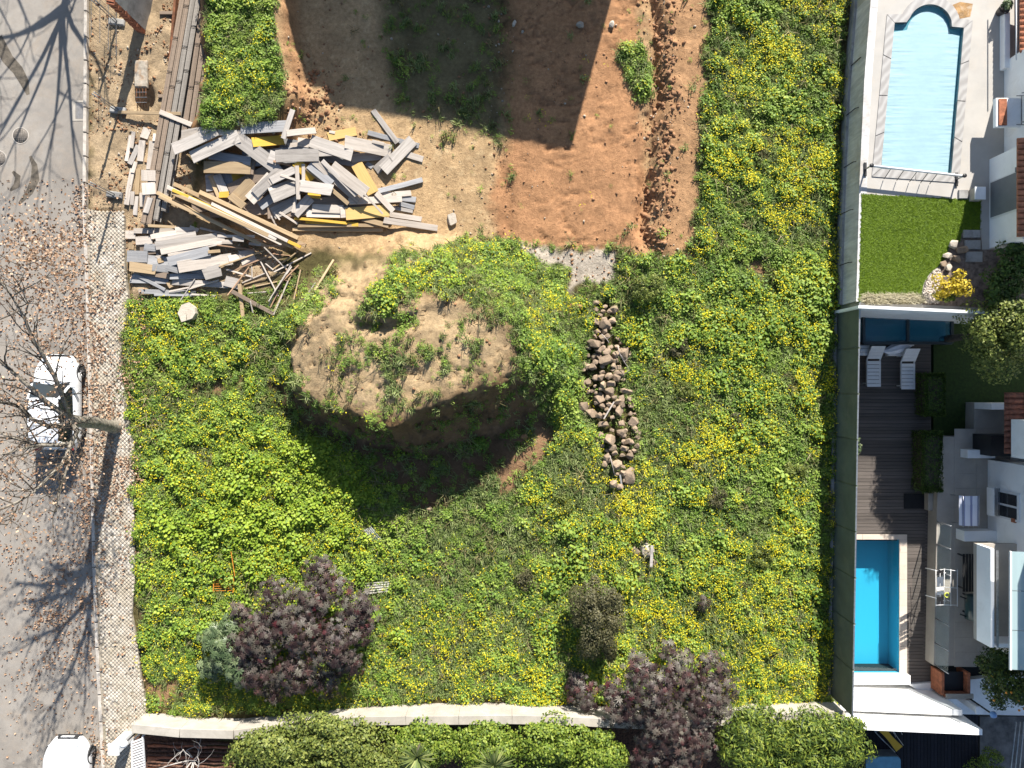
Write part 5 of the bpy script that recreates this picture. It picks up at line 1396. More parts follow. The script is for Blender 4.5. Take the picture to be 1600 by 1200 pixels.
def castor(label, clumps, seed, mat=m_purple, leaf=.165, dens=74):
    """several upright stems, each a heap of star-shaped leaves"""
    px, py = clumps[0][0], clumps[0][1]
    g0 = on_ground(px, py)
    t = thing('castor_shrub', label, 'shrub', (g0.x, g0.y, g0.z), 'purple castor shrubs')
    P_, N_ = [], []
    r = np.random.default_rng(seed)
    for (cx, cy, zc, rx) in clumps:
        rx *= 1.22
        c = W(cx, cy, zc); n = int(dens * (rx / .5) ** 2)
        d = r.normal(0, 1, (n, 3)); d /= np.linalg.norm(d, axis=1, keepdims=True); d[:, 2] = np.abs(d[:, 2]) * 1.0 - .15
        p = np.array(c)[None] + d * np.array([[rx, rx, rx * .75]]) * r.uniform(.35, 1.12, (n, 1))
        P_.append(p); N_.append(d * .75 + np.array([[0, .15, .75]]) + r.normal(0, .25, d.shape))
        MB().tube([(g0.x + r.normal(0, .1), g0.y + r.normal(0, .1), g0.z - .1), (g0.x * .4 + c.x * .6, g0.y * .4 + c.y * .6, zc * .55), tuple(c)], [.045, .032, .015], 6).build('stem', plain('castor_stem', (.16, .07, .06), .7, var=.2), t)
    p = np.vstack(P_); nn = np.vstack(N_); N = len(p)
    V, F, R = leaf_arrays(p - np.array([[g0.x, g0.y, g0.z]]), nn, leaf * r.uniform(.4, 1.3, N), *LEAF_PALM)
    link('crown', np_mesh('crown', V, F, attr={'rnd': R}), mat, t)
castor('dark purple castor shrub, the larger mass left of the wall', [(470, 985, 1.7, .8), (500, 895, 1.4, .55), (520, 920, 1.5, .55), (430, 930, 1.5, .6), (555, 950, 1.6, .6), (415, 1000, 1.6, .7), (520, 1010, 1.8, .85), (460, 1050, 1.5, .7), (545, 1035, 1.3, .5), (400, 1055, 1.3, .6), (430, 1080, 1.0, .4), (375, 960, 1.2, .4), (560, 985, 1.4, .5), (485, 940, 1.7, .6), (385, 1010, 1.4, .6), (440, 965, 1.6, .6), (400, 975, 1.3, .5), (510, 1065, 1.2, .5), (570, 960, 1.4, .45)], 3)
castor('grey green castor shrub at the left flank of the purple one', [(350, 1020, 1.2, .65), (335, 1000, 1.0, .5), (375, 1045, 1.2, .55), (355, 985, 1.1, .45), (330, 1045, .9, .4)], 4, m_greygreen, .21)
castor('purple castor shrub overhanging the bottom wall', [(1020, 1090, 2.0, .9), (1000, 1050, 1.7, .6), (1060, 1055, 1.8, .8), (1110, 1045, 1.6, .6), (1100, 1100, 1.9, .8), (970, 1110, 1.6, .6), (1040, 1140, 2.1, .8), (1080, 1160, 1.9, .7), (1020, 1180, 1.8, .7), (960, 1080, 1.4, .45), (1130, 1075, 1.5, .5), (1060, 1200, 1.8, .7)], 5)
castor('small purple castor seedling among the yellow flowers', [(1100, 944, .5, .26)], 6, leaf=.14, dens=70)
castor('low dark castor plant beside the bottom wall in shade', [(908, 1080, .8, .5), (918, 1098, .9, .35), (900, 1062, .6, .35)], 7)
castor('small castor sprig above the overhanging shrub', [(1042, 1016, .8, .3)], 8, dens=60)
# brown scrubby bush in the field
shrub('scrub_bush', 'tall olive brown feathery bush standing in the flower field', 'bush', 935, 965, 0, 2.1, 1.1, 1.75, 15000, .085, LEAF_BLADE if False else LEAF_OVAL, m_scrub, 34, 21)
shrub('scrub_bush', 'small grey green bush above the stone row', 'bush', 1010, 450, .1, .8, .7, .6, 1800, .08, LEAF_OVAL, m_hedge, 14, 22)
for k, (px, py, rr) in enumerate(((1075, 610, .5), (1120, 780, .45), (1190, 870, .5), (820, 905, .6), (1240, 740, .45), (1060, 545, .5), (880, 790, .55), (1150, 660, .4))):
    g0 = on_ground(px, py)
    shrub('wild_bush', 'low greyish weed bush in the field, %s of its kind from the top' % ordinal(sorted([610, 780, 870, 905, 740, 545, 790, 660]).index(py)), 'bush', px, py, g0.z, .5, rr, rr, 1100, .07, LEAF_OVAL, m_scrub if k % 2 else m_hedge, 14, 40 + k, 'low weed bushes in the field', 2)
# hedge and garden behind the bottom wall
for k, (px, py, z0, h, rx, ry, n, mt, lf, lab) in enumerate((
        (430, 1174, 0, 2.6, 1.7, 1.2, 14000, m_hedge, .13, 'olive green hedge bush behind the wall, first right of the bare shrub'),
        (525, 1162, 0, 2.7, 1.6, 1.25, 14000, m_hedge, .13, 'tall olive hedge bush behind the wall with a pointed top'),
        (600, 1190, 0, 2.4, 1.4, 1.1, 9500, m_hedge, .13, 'olive hedge bush left of the spiky yucca'),
        (665, 1160, 0, 2.0, 1.5, .85, 9500, m_hedge2, .12, 'bright green hedge bush above the spiky yucca'),
        (760, 1164, 0, 2.1, 1.6, .95, 11000, m_hedge2, .12, 'bright green hedge bush with yellowed leaves mid wall'),
        (860, 1168, 0, 2.1, 1.7, 1.1, 12000, m_hedge2, .12, 'bright green hedge bush left of the overhanging purple shrub'),
        (930, 1180, 0, 2.2, 1.4, 1.1, 9000, m_hedge2, .12, 'bright green hedge bush under the purple shrub'))):
    shrub('hedge_bush', lab, 'bush', px, py, z0, h, rx, ry, n, lf, LEAF_OVAL, mt, 52, 60 + k, 'hedge behind the bottom wall')
for k, (px, py, h, rx, ry, n, lab) in enumerate(((1175, 1160, 2.6, 1.6, 1.4, 14000, 'feathery green conifer behind the wall, left half of the pair'), (1270, 1158, 2.8, 2.0, 1.45, 18000, 'feathery green conifer hanging over the black deck'), (1225, 1195, 2.6, 1.9, 1.2, 12000, 'feathery conifer at the bottom edge between its neighbours'))):
    shrub('conifer', lab, 'conifer', px, py, -.2, h, rx, ry, n, .19, ([(-.1, 0, 0), (.1, 0, 0), (.22, .5, .08), (0, 1, -.05), (-.22, .5, .08)], [(0, 1, 2, 4), (4, 2, 3, 3)][:1]) if False else ([(0, 0, 0), (.13, .45, .08), (0, 1.0, -.15), (-.13, .45, .08)], [(0, 1, 2, 3)]), m_conifer, 60, 80 + k, 'feathery conifers at the bottom')
def yucca(px, py, z, n, L, label, mat):
    c = W(px, py, z)
    t = thing('yucca', label, 'plant', (c.x, c.y, 0))
    MB().tube([(c.x, c.y, -.1), (c.x, c.y, z)], [.09, .07], 8).build('trunk', bark_dark, t)
    V = []; F = []; R = []
    for i in range(n):
        a = 2.4 * i; e = random.uniform(.05, 1.1); l = L * random.uniform(.75, 1.05); w = .028
        d = Vector((math.cos(a) * math.cos(e), math.sin(a) * math.cos(e), math.sin(e))); s = Vector((-math.sin(a), math.cos(a), 0)) * w
        p0 = Vector((0, 0, z)); p1 = p0 + d * l * .5; p2 = p0 + d * l + Vector((0, 0, -.12 * l))
        k = len(V); V += [p0 - s * .5, p0 + s * .5, p1 + s, p1 - s, p2 + s * .1, p2 - s * .1]
        F += [(k, k + 1, k + 2, k + 3), (k + 3, k + 2, k + 4, k + 5)]; R += [random.random()] * 6
    link('rosette', np_mesh('rosette', np.array(V), np.array(F), attr={'rnd': np.array(R)}), mat, t)
m_yucca = leafmat('yucca_leaf', [(0.0, (0.07, 0.11, 0.03)), (0.6, (0.17, 0.21, 0.06)), (1.0, (0.32, 0.33, 0.13))], (0.9, .1), trans=.1)
yucca(652, 1183, 2.5, 80, .85, 'spiky rosette yucca in front of the bright hedge', m_yucca)
yucca(772, 1196, 2.5, 90, .9, 'spiky yucca cut by the bottom edge, right of the other', m_yucca)

# ---------------------------------------------------------------- bottom boundary wall and gate
WPTS = [(228, 1133), (300, 1140), (380, 1143), (440, 1136), (500, 1128), (560, 1123), (640, 1120), (720, 1118), (800, 1117), (880, 1119), (940, 1123), (1040, 1128), (1150, 1118), (1300, 1112)]
wh = [1.05, 1.05, 1.0, .95, .95, 1.0, 1.1, 1.2, 1.2, 1.2, 1.15, 1.1, 1.1, 1.1]
t = thing('boundary_wall', 'pale concrete boundary wall winding along the bottom of the lot', 'wall', W(700, 1115, 0))
front = [W(px, py - 20, 0) for px, py in WPTS]
L_ = [Vector((p.x, p.y, 0)) for p in front]
for i in range(len(L_) - 1):
    a, b = L_[i], L_[i + 1]
    d = (b - a).normalized(); nn = Vector((d.y, -d.x, 0))    # towards the bottom
    mb = MB()
    za, zb = wh[i], wh[i + 1]
    th = .28
    aa, bb = a + d * .004, b - d * .004
    vs = [(*aa[:2], -.3), (*bb[:2], -.3), (*(bb + nn * th)[:2], -.3), (*(aa + nn * th)[:2], -.3), (*aa[:2], za), (*bb[:2], zb), (*(bb + nn * th)[:2], zb), (*(aa + nn * th)[:2], za)]
    mb.add(vs, [(0, 1, 2, 3), (7, 6, 5, 4), (4, 5, 1, 0), (5, 6, 2, 1), (6, 7, 3, 2), (7, 4, 0, 3)])
    mb.build('wall_panel', concrete, t)
    mb = MB(); mb.bar((aa + nn * .14) + Vector((0, 0, za + .03)), (bb + nn * .14) + Vector((0, 0, zb + .03)), th + .06, .06, .012)
    mb.build('coping', concrete, t)
mb = MB(); mb.prism(P((200, 1150), (1305, 1130), (1330, 1500), (190, 1500)), -.3, .02)
o = mb.build('garden_bed', mulch_mat); tag(o, kind='structure')
# furrows of bark mulch seen between wall and hedge
for k in range(8):
    yy = 1158 + k * 6.2
    a = W(232, yy); b = W(372, yy + 3)
    pts = [(a.lerp(b, i / 12) + Vector((0, random.gauss(0, .02), .06))) for i in range(13)]
    o = MB().tube(pts, [.055 + random.uniform(-.015, .02) for _ in pts], 6).build('mulch_ridge', brick_red if k % 3 == 1 else mulch_mat, origin=tuple(a)); tag(o, kind='structure')
c = W(203, 1148, 0)
t = thing('gate_pillar', 'white rendered gate pillar at the end of the bottom wall', 'pillar', c)
MB().box((c.x, c.y, .55), (.34, .34, 1.3), bev=.01).build('shaft', white_paint, t)
MB().box((c.x, c.y, 1.22), (.42, .42, .07), bev=.012).build('cap', white_paint, t)
tp = W(194, 1162, 1.55)
t = thing('globe_lamp', 'white globe lamp on a short post by the gate', 'lamp', (tp.x, tp.y, 0))
MB().tube([(tp.x, tp.y, 0), (tp.x, tp.y, 1.45)], .03, 8).build('post', black_metal, t)
MB().lathe([(.02, 1.42), (.1, 1.46), (.145, 1.55), (.145, 1.6), (.1, 1.69), (.03, 1.73)], (tp.x, tp.y, 0), 20).build('globe', white_metal, t)
t = thing('metal_gate', 'white barred metal gate at the bottom left corner', 'gate', W(214, 1180, 0))
for k in range(14):
    a = W(207 + k * .15, 1160 + k * 4, 1.0); b = W(223 + k * .3, 1154 + k * 4, 1.0)
    MB().bar((a.x, a.y, 1.0), (b.x, b.y, 1.0), .05, .06).build('slat', white_metal, t)
for (x0, y0, x1, y1) in ((206, 1158, 208, 1230), (223, 1150, 228, 1230)):
    a = W(x0, y0, .95); b = W(x1, y1, .95); MB().bar(a, b, .05, .08).build('rail', white_metal, t)
    MB().bar((a.x, a.y, 0), (a.x, a.y, .95), .05, .05).build('post', white_metal, t)
# bare shrub behind the wall
c = W(300, 1190, .2); t = thing('bare_shrub', 'bare twisted pale shrub behind the bottom wall', 'shrub', (c.x, c.y, 0))
pale_bark = plain('pale_bark', (.50, .46, .42), .8, var=.15)
for k in range(8):
    mb = MB(); tips = []
    a = k * .8; grow(mb, Vector((c.x, c.y, 0)), (math.cos(a), math.sin(a), 1.1), random.uniform(1.3, 1.9), .028, 1, tips, .6)
    mb.build('branch', pale_bark, t)

# ---------------------------------------------------------------- parked cars
def section(w, z0, z1, r, n=4):
    pass
def make_car(name, label, center, L=3.62, Wd=1.62, H_=1.48, detail=True):
    """small hatchback, nose towards +y; lofted body with glasshouse, lamps, mirrors and wheels"""
    t = thing(name, label, 'car', center)
    ns = 25
    def prof(s):
        # s 0 (tail) .. 1 (nose): bottom, beltline height, half width
        yb = -L / 2 + L * s
        endr = min(s, 1 - s)
        hw = Wd / 2 * (1 - .40 * max(0, 1 - (1 - s) / .22) ** 2.2 - .22 * max(0, 1 - s / .14) ** 2)
        belt = np.interp(s, [0, .04, .12, .3, .62, .74, .86, .95, 1], [.52, .80, .90, .92, .90, .90, .82, .70, .48])
        bot = np.interp(s, [0, .06, .5, .94, 1], [.34, .22, .19, .22, .34])
        return yb, hw, belt, bot
    mb = MB(); rings = []
    cx, cy, cz = center
    for i in range(ns):
        s = i / (ns - 1)
        yb, hw, belt, bot = prof(s)
        ring = []
        for (fx, fz) in ((-.90, 0), (-1.0, .22), (-1.0, .55), (-.97, .82), (-.86, .97), (-.5, 1.03), (0, 1.05), (.5, 1.03), (.86, .97), (.97, .82), (1.0, .55), (1.0, .22), (.90, 0)):
            ring.append((cx + hw * fx, cy + yb, cz + bot + (belt - bot) * fz))
        rings.append(ring)
    m = len(rings[0]); vs = [p for r in rings for p in r]; fs = []
    for i in range(ns - 1):
        for k in range(m - 1):
            fs.append((i * m + k, i * m + k + 1, (i + 1) * m + k + 1, (i + 1) * m + k)[::-1])
    fs.append(tuple(range(m))); fs.append(tuple((ns - 1) * m + k for k in range(m))[::-1])
    mb.add(vs, fs, smooth=True)
    body = mb.build('body', car_paint, t)
    # glasshouse: roof and glass panels
    def cab(fy, fx, z): return (cx + fx, cy + fy * L, cz + z)
    zb, zr = .90, H_
    yr0, yr1 = -.40, .06      # roof from tail to windscreen top
    yb0, yb1 = -.47, .225     # base of the cabin
    wb, wr = Wd / 2 * .92, Wd / 2 * .70
    roof = MB()
    def rf(u, v):
        fy = yr0 + (yr1 - yr0) * v; x = (u * 2 - 1)
        cr = .045 * (1 - (2 * v - 1) ** 2) - .05 * abs(x) ** 3
        return cab(fy, wr * x * (1 - .06 * abs(2 * v - 1) ** 3), zr + cr)
    roof.grid(8, 8, rf)
    roof.build('roof', car_paint, t)
    def quadpanel(nm, pts, mat, parent=t, nu=6):
        A, B, C, D = [Vector(p) for p in pts]
        mbq = MB(); nrm = (B - A).cross(D - A).normalized()
        def fn(u, v):
            p = (A * (1 - u) + B * u) * (1 - v) + (D * (1 - u) + C * u) * v
            return tuple(p + nrm * .05 * math.sin(math.pi * u) )
        mbq.grid(nu, 4, fn)
        return mbq.build(nm, mat, parent)
    zr2 = zr - .03
    quadpanel('windscreen', [cab(yb1, -wb * .95, zb), cab(yb1, wb * .95, zb), cab(yr1, wr * .95, zr2 + .0), cab(yr1, -wr * .95, zr2 + .0)], car_glass)
    quadpanel('rear_window', [cab(yb0, wb * .9, zb + .08), cab(yb0, -wb * .9, zb + .08), cab(yr0, -wr * .92, zr2), cab(yr0, wr * .92, zr2)], car_glass)
    for sx in (-1, 1):
        pts = [cab(yb0 + .02, sx * wb, zb), cab(yb1, sx * wb, zb), cab(yr1, sx * wr, zr2), cab(yr0, sx * wr, zr2)]
        if sx > 0: pts = pts
        else: pts = [pts[1], pts[0], pts[3], pts[2]]
        quadpanel('side_window', pts, car_glass)
        # pillars
        for f in (0.0, .42, .97):
            a = Vector(cab(yb0 + .02, sx * wb, zb)).lerp(Vector(cab(yb1, sx * wb, zb)), f); b = Vector(cab(yr0, sx * wr, zr2)).lerp(Vector(cab(yr1, sx * wr, zr2)), f)
            MB().bar(a, b, .09, .05).build('pillar', car_paint, t)
        mm = MB().box(cab(.175, sx * (wb + .12), .95), (.19, .11, .13), bev=.03); mm.build('wing_mirror', car_paint, t)
        for fy in (-.315, .315):
            c = cab(fy, sx * (Wd / 2 - .10), .30)
            wmb = MB(); pr = [(.15, -.09), (.285, -.09), (.30, -.05), (.30, .05), (.285, .09), (.15, .09)]
            n = 22; vsx = []; fsx = []
            for rr, o_ in pr:
                for k in range(n):
                    a = 2 * math.pi * k / n; vsx.append((c[0] + o_, c[1] + rr * math.cos(a), c[2] + rr * math.sin(a)))
            for i in range(len(pr) - 1):
                for k in range(n):
                    j = (k + 1) % n; fsx.append((i * n + k, i * n + j, (i + 1) * n + j, (i + 1) * n + k))
            wmb.add(vsx, fsx, True)
            wh_ = thing('wheel', None, None, (c[0] - cx, c[1] - cy, c[2] - cz)); wh_.parent = t
            def local(mb_, nm, mat):
                me = mb_.mesh(nm, c); return link(nm, me, mat, wh_)
            local(wmb, 'tyre', rubber)
            rmb = MB()
            for k in range(7):
                a = 2 * math.pi * k / 7
                rmb.bar((c[0] + sx * .085, c[1], c[2]), (c[0] + sx * .085, c[1] + .17 * math.cos(a), c[2] + .17 * math.sin(a)), .03, .05)
            rmb.box((c[0] + sx * .085, c[1], c[2]), (.03, .1, .1), bev=.02)
            local(rmb, 'rim', alloy)
            arch = MB()
            pts_a = [(c[0] + sx * .085, c[1] + .345 * math.cos(a_), c[2] + .345 * math.sin(a_)) for a_ in np.linspace(0, math.pi, 12)]
            arch.tube(pts_a, .03, 5); arch.build('wheel_arch', car_black, t)
        MB().box(cab(.445, sx * .50, .66), (.30, .14, .13), rz=-sx * .45, bev=.04).build('headlight', lamp_clear, t)
        MB().box(cab(-.487, sx * .62, .74), (.13, .08, .22), bev=.03).build('tail_light', lamp_red, t)
    MB().box(cab(.493, 0, .46), (.80, .10, .16), bev=.03).build('grille', car_black, t)
    MB().box(cab(.497, 0, .33), (.95, .10, .10), bev=.03).build('front_bumper', car_black, t)
    MB().box(cab(.512, 0, .52), (.50, .02, .11), bev=.004).build('number_plate', white_metal, t)
    MB().box(cab(-.497, 0, .36), (1.2, .08, .14), bev=.03).build('rear_bumper', car_black, t)
    # bonnet shut line and wipers
    pts_l = [cab(.225 + .02 + .225 * math.sin(a) * .98, -.60 * math.cos(a), .94 - .17 * math.sin(a) ** 3) for a in np.linspace(0.05, math.pi - .05, 15)]
    MB().tube(pts_l, .005, 4).build('bonnet_seam', car_black, t)
    for sx in (-.25, .3):
        MB().bar(cab(.232, sx, .945), cab(.195, sx + .42, 1.02), .02, .02).build('wiper', car_black, t)
    return t
c = W(103, 629, 0); make_car('parked_car', 'white hatchback parked under the street tree', (c.x, c.y, 0))
c = W(118, 1221, 0); make_car('parked_car', 'white car cut off by the bottom edge, its nose showing', (c.x, c.y, 0), L=3.9, Wd=1.7, H_=1.5)

# ---------------------------------------------------------------- the neighbours on the right: upper terrace with covered pool
def V3(xy, z): return Vector((xy[0], xy[1], z))
WB = [(1339, -70), (1333, 0), (1321, 150), (1314, 300), (1309, 478)]        # foot of the retaining wall
t = thing('retaining_wall', 'streaky grey concrete retaining wall below the covered pool terrace', 'wall', W(1320, 200, 0))
m, nt, n, l, bs = nodes_of('streaked_concrete')
v = mapped(nt, 'World', (1.2, 2.2, .35))
a = noise_node(nt, 2.2, 6, .7, v, .5); b = noise_node(nt, .9, 4, .6, mapped(nt, 'World'))
c = mixc(nt, ramp(nt, a, [(.35, 0), (.7, 1)]), (.64, .62, .60), (.37, .36, .36))
c = mixc(nt, ramp(nt, b, [(.5, 0), (.7, .5)]), c, (.30, .25, .19))
l.new(c, bs.inputs['Base Color']); bs.inputs['Roughness'].default_value = .9; bump(nt, bs, noise_node(nt, 30, 5, .6, mapped(nt, 'World')), .5, .02)
streak = m
for i in range(len(WB) - 1):
    a, b = Vector(W2(*WB[i])), Vector(W2(*WB[i + 1]))
    d = (b - a).normalized(); nn = Vector((-d.y, d.x))
    if nn.x < 0: nn = -nn
    a2, b2 = a + d * .003, b - d * .003
    MB().prism([tuple(a2), tuple(b2), tuple(b2 + nn * .28), tuple(a2 + nn * .28)], -.6, T1 + .01).build('wall_panel', streak, t)
    MB().prism([tuple(a2 - nn * .10), tuple(b2 - nn * .10), tuple(b2 - nn * .002), tuple(a2 - nn * .002)], -.6, .42).build('footing', concrete_grey, t)
for k, (px, py) in enumerate(((1337, 30), (1329, 103), (1322, 180), (1318, 262), (1313, 335), (1311, 415))):
    p = W(px, py, .4); MB().tube([(p.x + .02, p.y, .35), (p.x + .03, p.y, 1.15), (p.x + .12, p.y, 1.25)], .018, 6).build('stake', black_metal, t)

def arc(cx, cy, rx, ry, a0, a1, n): return [(cx + rx * math.cos(math.radians(a0 + (a1 - a0) * i / n)), cy - ry * math.sin(math.radians(a0 + (a1 - a0) * i / n))) for i in range(n + 1)]
POOL1 = [(1376, 264), (1397.5, 35.5), (1416, 35)] + arc(1453, 40, 34, 33, 158, 12, 16) + [(1487, 42), (1505.5, 43.5), (1486, 272)]
pool1 = P(*POOL1, z=T1)
terr = P((1362, -80), (1361, 0), (1353, 150), (1346, 300), (1340.5, 478), (1680, 500), (1680, -80), z=T1)
lawnp = [(1346.5, 303.5), (1532, 313), (1531, 362), (1503, 361), (1500, 378), (1486, 377), (1477, 402), (1468, 415), (1455, 424), (1444, 440), (1440, 458), (1440, 473), (1341.5, 471)]
stone_pave = plain('terrace_stone', (.42, .395, .36), .75, var=.07, scale=.9, bmp=.15, bscale=50, dirt=((.42, .37, .31), 1.3, .5))
o = MB().prism(terr, -3, T1, holes=[pool1]).build('pool_terrace', stone_pave); tag(o, kind='structure')
# pool with its coping, water and bubble cover
t = thing('covered_pool', 'swimming pool with rounded head under a pale blue cover', 'pool', W(1440, 150, T1))
teal = plain('pool_tile_teal', (.22, .60, .70), .35, var=.08, scale=8)
mb = MB().prism(pool1, T1 - 1.6, T1 - 1.55)
n_ = len(pool1)
mb.add([(*p, T1 - 1.6) for p in pool1] + [(*p, T1 - .02) for p in pool1], [((i + 1) % n_, i, n_ + i, n_ + (i + 1) % n_)[::-1] for i in range(n_)])
mb.build('basin', teal, t)
marble, nt, n, l, bs = nodes_of('veined_marble')
w_ = n.new('ShaderNodeTexWave'); w_.inputs['Scale'].default_value = 1.6; w_.inputs['Distortion'].default_value = 6; w_.inputs['Detail'].default_value = 3
l.new(mapped(nt, 'World', (1, .6, 1), (0, 0, .9)), w_.inputs['Vector'])
l.new(ramp(nt, w_.outputs[0], [(.1, (.28, .265, .25)), (.6, (.33, .315, .30)), (1, (.38, .365, .345))]), bs.inputs['Base Color']); bs.inputs['Roughness'].default_value = .5
cop_in = POOL1
def offs(poly, d):
    cx = sum(p[0] for p in poly) / len(poly); out = []
    N = len(poly)
    for i in range(N):
        a, b, c = Vector(poly[i - 1]), Vector(poly[i]), Vector(poly[(i + 1) % N])
        n1 = Vector(((b - a).y, -(b - a).x)).normalized(); n2 = Vector(((c - b).y, -(c - b).x)).normalized()
        nn = (n1 + n2); nn = nn / max(nn.length, .3) if nn.length > 0 else n1
        k = d / max(.55, nn.normalized().dot(n1))
        out.append(tuple(b + nn.normalized() * k))
    return out
A2 = sum(POOL1[i - 1][0] * POOL1[i][1] - POOL1[i][0] * POOL1[i - 1][1] for i in range(len(POOL1)))
cop_out = offs(POOL1, 13 if A2 > 0 else -13)
def seg(i, f): 
    a = Vector(POOL1[i]).lerp(Vector(POOL1[(i + 1) % len(POOL1)]), f); b = Vector(cop_out[i]).lerp(Vector(cop_out[(i + 1) % len(POOL1)]), f); return a, b
for i in range(len(POOL1)):
    L = (Vector(POOL1[i]) - Vector(POOL1[(i + 1) % len(POOL1)])).length
    k = max(1, int(round(L / 56)))
    for j in range(k):
        a0, b0 = seg(i, j / k + .003); a1, b1 = seg(i, (j + 1) / k - .003)
        MB().prism([W2(*a0, T1), W2(*a1, T1), W2(*b1, T1), W2(*b0, T1)], T1 - .1, T1 + .028, bottom=True).build('coping_stone', marble, t)
water1 = glassmat('pool_water_teal', (.14, .42, .50), .6, .06)
MB().add([(*p, T1 - .135) for p in pool1], [tuple(range(len(pool1)))[::-1]]).build('water', water1, t)
CV = [(1377, 263), (1395, 50), (1417, 47)] + arc(1450, 51, 33, 33, 160, 14, 12) + [(1484, 53), (1499, 56), (1481, 271)]
cover_mat = plain('pool_cover_film', (.27, .42, .47), .6, var=.04, scale=1.5)
cvw = P(*CV, z=T1 - .12)
# cover: rows of a rippled sheet spanning the outline from edge to edge
def span(y):
    xs = []
    for i in range(len(cvw)):
        (x0, y0), (x1, y1) = cvw[i - 1], cvw[i]
        if (y0 > y) != (y1 > y): xs.append(x0 + (x1 - x0) * (y - y0) / (y1 - y0))
    return (min(xs), max(xs)) if len(xs) > 1 else None
ytop, ybot = max(p[1] for p in cvw) - .004, min(p[1] for p in cvw) + .004
nr, nc = 260, 48
yr_ = np.linspace(ytop, ybot, nr); yr_[0] = ytop
CX = np.zeros((nr, nc)); CY = np.zeros((nr, nc))
for i, yy in enumerate(yr_):
    sp = span(yy) or sp
    CX[i] = np.linspace(sp[0], sp[1], nc); CY[i] = yy
edge = np.abs(np.linspace(-1, 1, nc))[None]
CZ = T1 - .12 + (.0015 + .009 * edge ** 2) * (fbm(CX * 1.1, CY * 13, 501) - .5) * 2 + .008 * (fbm(CX * 3, CY * 3, 503) - .5)
VV = np.stack([CX.ravel(), CY.ravel(), CZ.ravel()], 1) - np.array(absloc(t))[None]
q = np.arange(nr - 1)[:, None] * nc + np.arange(nc - 1)[None]
FF = np.stack([q, q + nc, q + nc + 1, q + 1], -1).reshape(-1, 4)
link('cover', np_mesh('cover', VV, FF, smooth=True), cover_mat, t)
# cover roller
c = W(1433, 266, T1 + .5)
t = thing('cover_roller', 'long steel pool cover roller with hanging straps', 'roller', (c.x, c.y, T1))
a, b = W(1361, 259, T1 + .5), W(1506, 275, T1 + .5)
MB().tube([a, b], .045, 12).build('tube', white_metal, t)
for q in (a, b):
    MB().tube([(q.x, q.y, T1 + .02), (q.x, q.y, T1 + .5)], .03, 8).build('stand', steel, t)
    MB().box((q.x, q.y, T1 + .04), (.1, .5, .05), bev=.01).build('foot', black_metal, t)
    MB().lathe([(.02, -.02), (.075, -.02), (.075, .02), (.02, .02)], (q.x, q.y, T1 + .55), 16).build('crank_wheel', black_metal, t)
for f in (.22, .36, .5, .62, .72):
    q = a.lerp(b, f)
    MB().bar((q.x, q.y, T1 + .5), (q.x - .05, q.y - .28, T1 + .03), .025, .008).build('strap', black_metal, t)
o = MB().prism(P((1478, 12), (1500, 3), (1520, 6), (1516, 26), (1497, 30), (1487, 20), z=T1), T1 - .02, T1 + .004).build('rusty_paving_stain', plain('rust_stained_stone', (.42, .24, .09), .85, var=.3, scale=2.5, dirt=((.5, .42, .32), 2.2, .8))); tag(o, kind='structure')
# potted plant
c = W(1561, 20, T1); t = thing('potted_plant', 'small green plant in a dark round pot on the terrace', 'plant', c)
MB().lathe([(.13, 0), (.19, .30), (.20, .34), (.16, .34), (.15, .28)], c, 18).build('pot', pot_mat, t)
p_n, nr_n = lumpy(260, (.26, .26, .24), 8, 91)
V, F, R = leaf_arrays(p_n + np.array([[0, 0, .52]]), nr_n, .16, *LEAF_BLADE); V2, F2, R2_ = leaf_arrays(p_n * .9 + np.array([[0, 0, .5]]), nr_n, .12, *LEAF_OVAL)
link('foliage', np_mesh('foliage', V2, F2, attr={'rnd': R2_}), m_greygreen, t)
# lawn
o = MB().prism(P(*lawnp, z=T1), T1 - .05, T1 + .012).build('lawn', lawn_base); tag(o, kind='structure')
LP = P(*lawnp, z=T1)
x = rng.uniform(12.7, 18, 16000); y = rng.uniform(2.6, 7.6, 16000)
k = sdf(LP, x, y) < -.01; x, y = x[k], y[k]; N = len(x)
m_turf = leafmat('turf_blade', [(0.0, (0.10, 0.165, 0.008)), (0.6, (0.15, 0.235, 0.010)), (1.0, (0.19, 0.27, 0.016))], (0.9, .12), trans=.2, rnd='both')
scatter('lawn_grass', np.stack([x, y, np.full(N, T1 + .01)], 1), np.stack([np.zeros(N), np.zeros(N), rng.uniform(0, 6.28, N)], 1), rng.uniform(.8, 1.2, N), rng.integers(0, 2, N), [tuft_grass('a', m_turf, 16, .06, .026, .9), tuft_grass('b', m_turf, 14, .06, .024, 1.0)], 'short even green lawn')
bedp = P((1532, 361), (1503, 362), (1500.5, 379), (1486.5, 378), (1478, 403), (1469, 416), (1456, 425), (1445, 441), (1441, 459), (1441, 476), (1600, 484), (1600, 390), (1534, 390), z=T1)
o = MB().prism(bedp, T1 - .05, T1 + .02).build('flower_bed', plain('bed_soil', (.26, .20, .16), .95, var=.3, scale=6, bmp=.8)); tag(o, kind='structure')
o = MB().prism(P((1456, 426), (1467, 418), (1470, 432), (1466, 448), (1466, 474), (1442, 473), (1442, 459), (1446, 442), z=T1), T1 - .05, T1 + .03).build('pebble_strip', plain('white_pebbles', (.62, .52, .44), .9, var=.25, scale=18, bmp=.9, bscale=50)); tag(o, kind='structure')
x = rng.uniform(W(1440, 0, T1).x, W(1472, 0, T1).x, 900); y = rng.uniform(W(0, 476, T1).y, W(0, 416, T1).y, 900)
k = sdf(P((1456, 426), (1467, 418), (1470, 432), (1466, 448), (1466, 474), (1442, 473), (1442, 459), (1446, 442), z=T1), x, y) < 0; x, y = x[k], y[k]
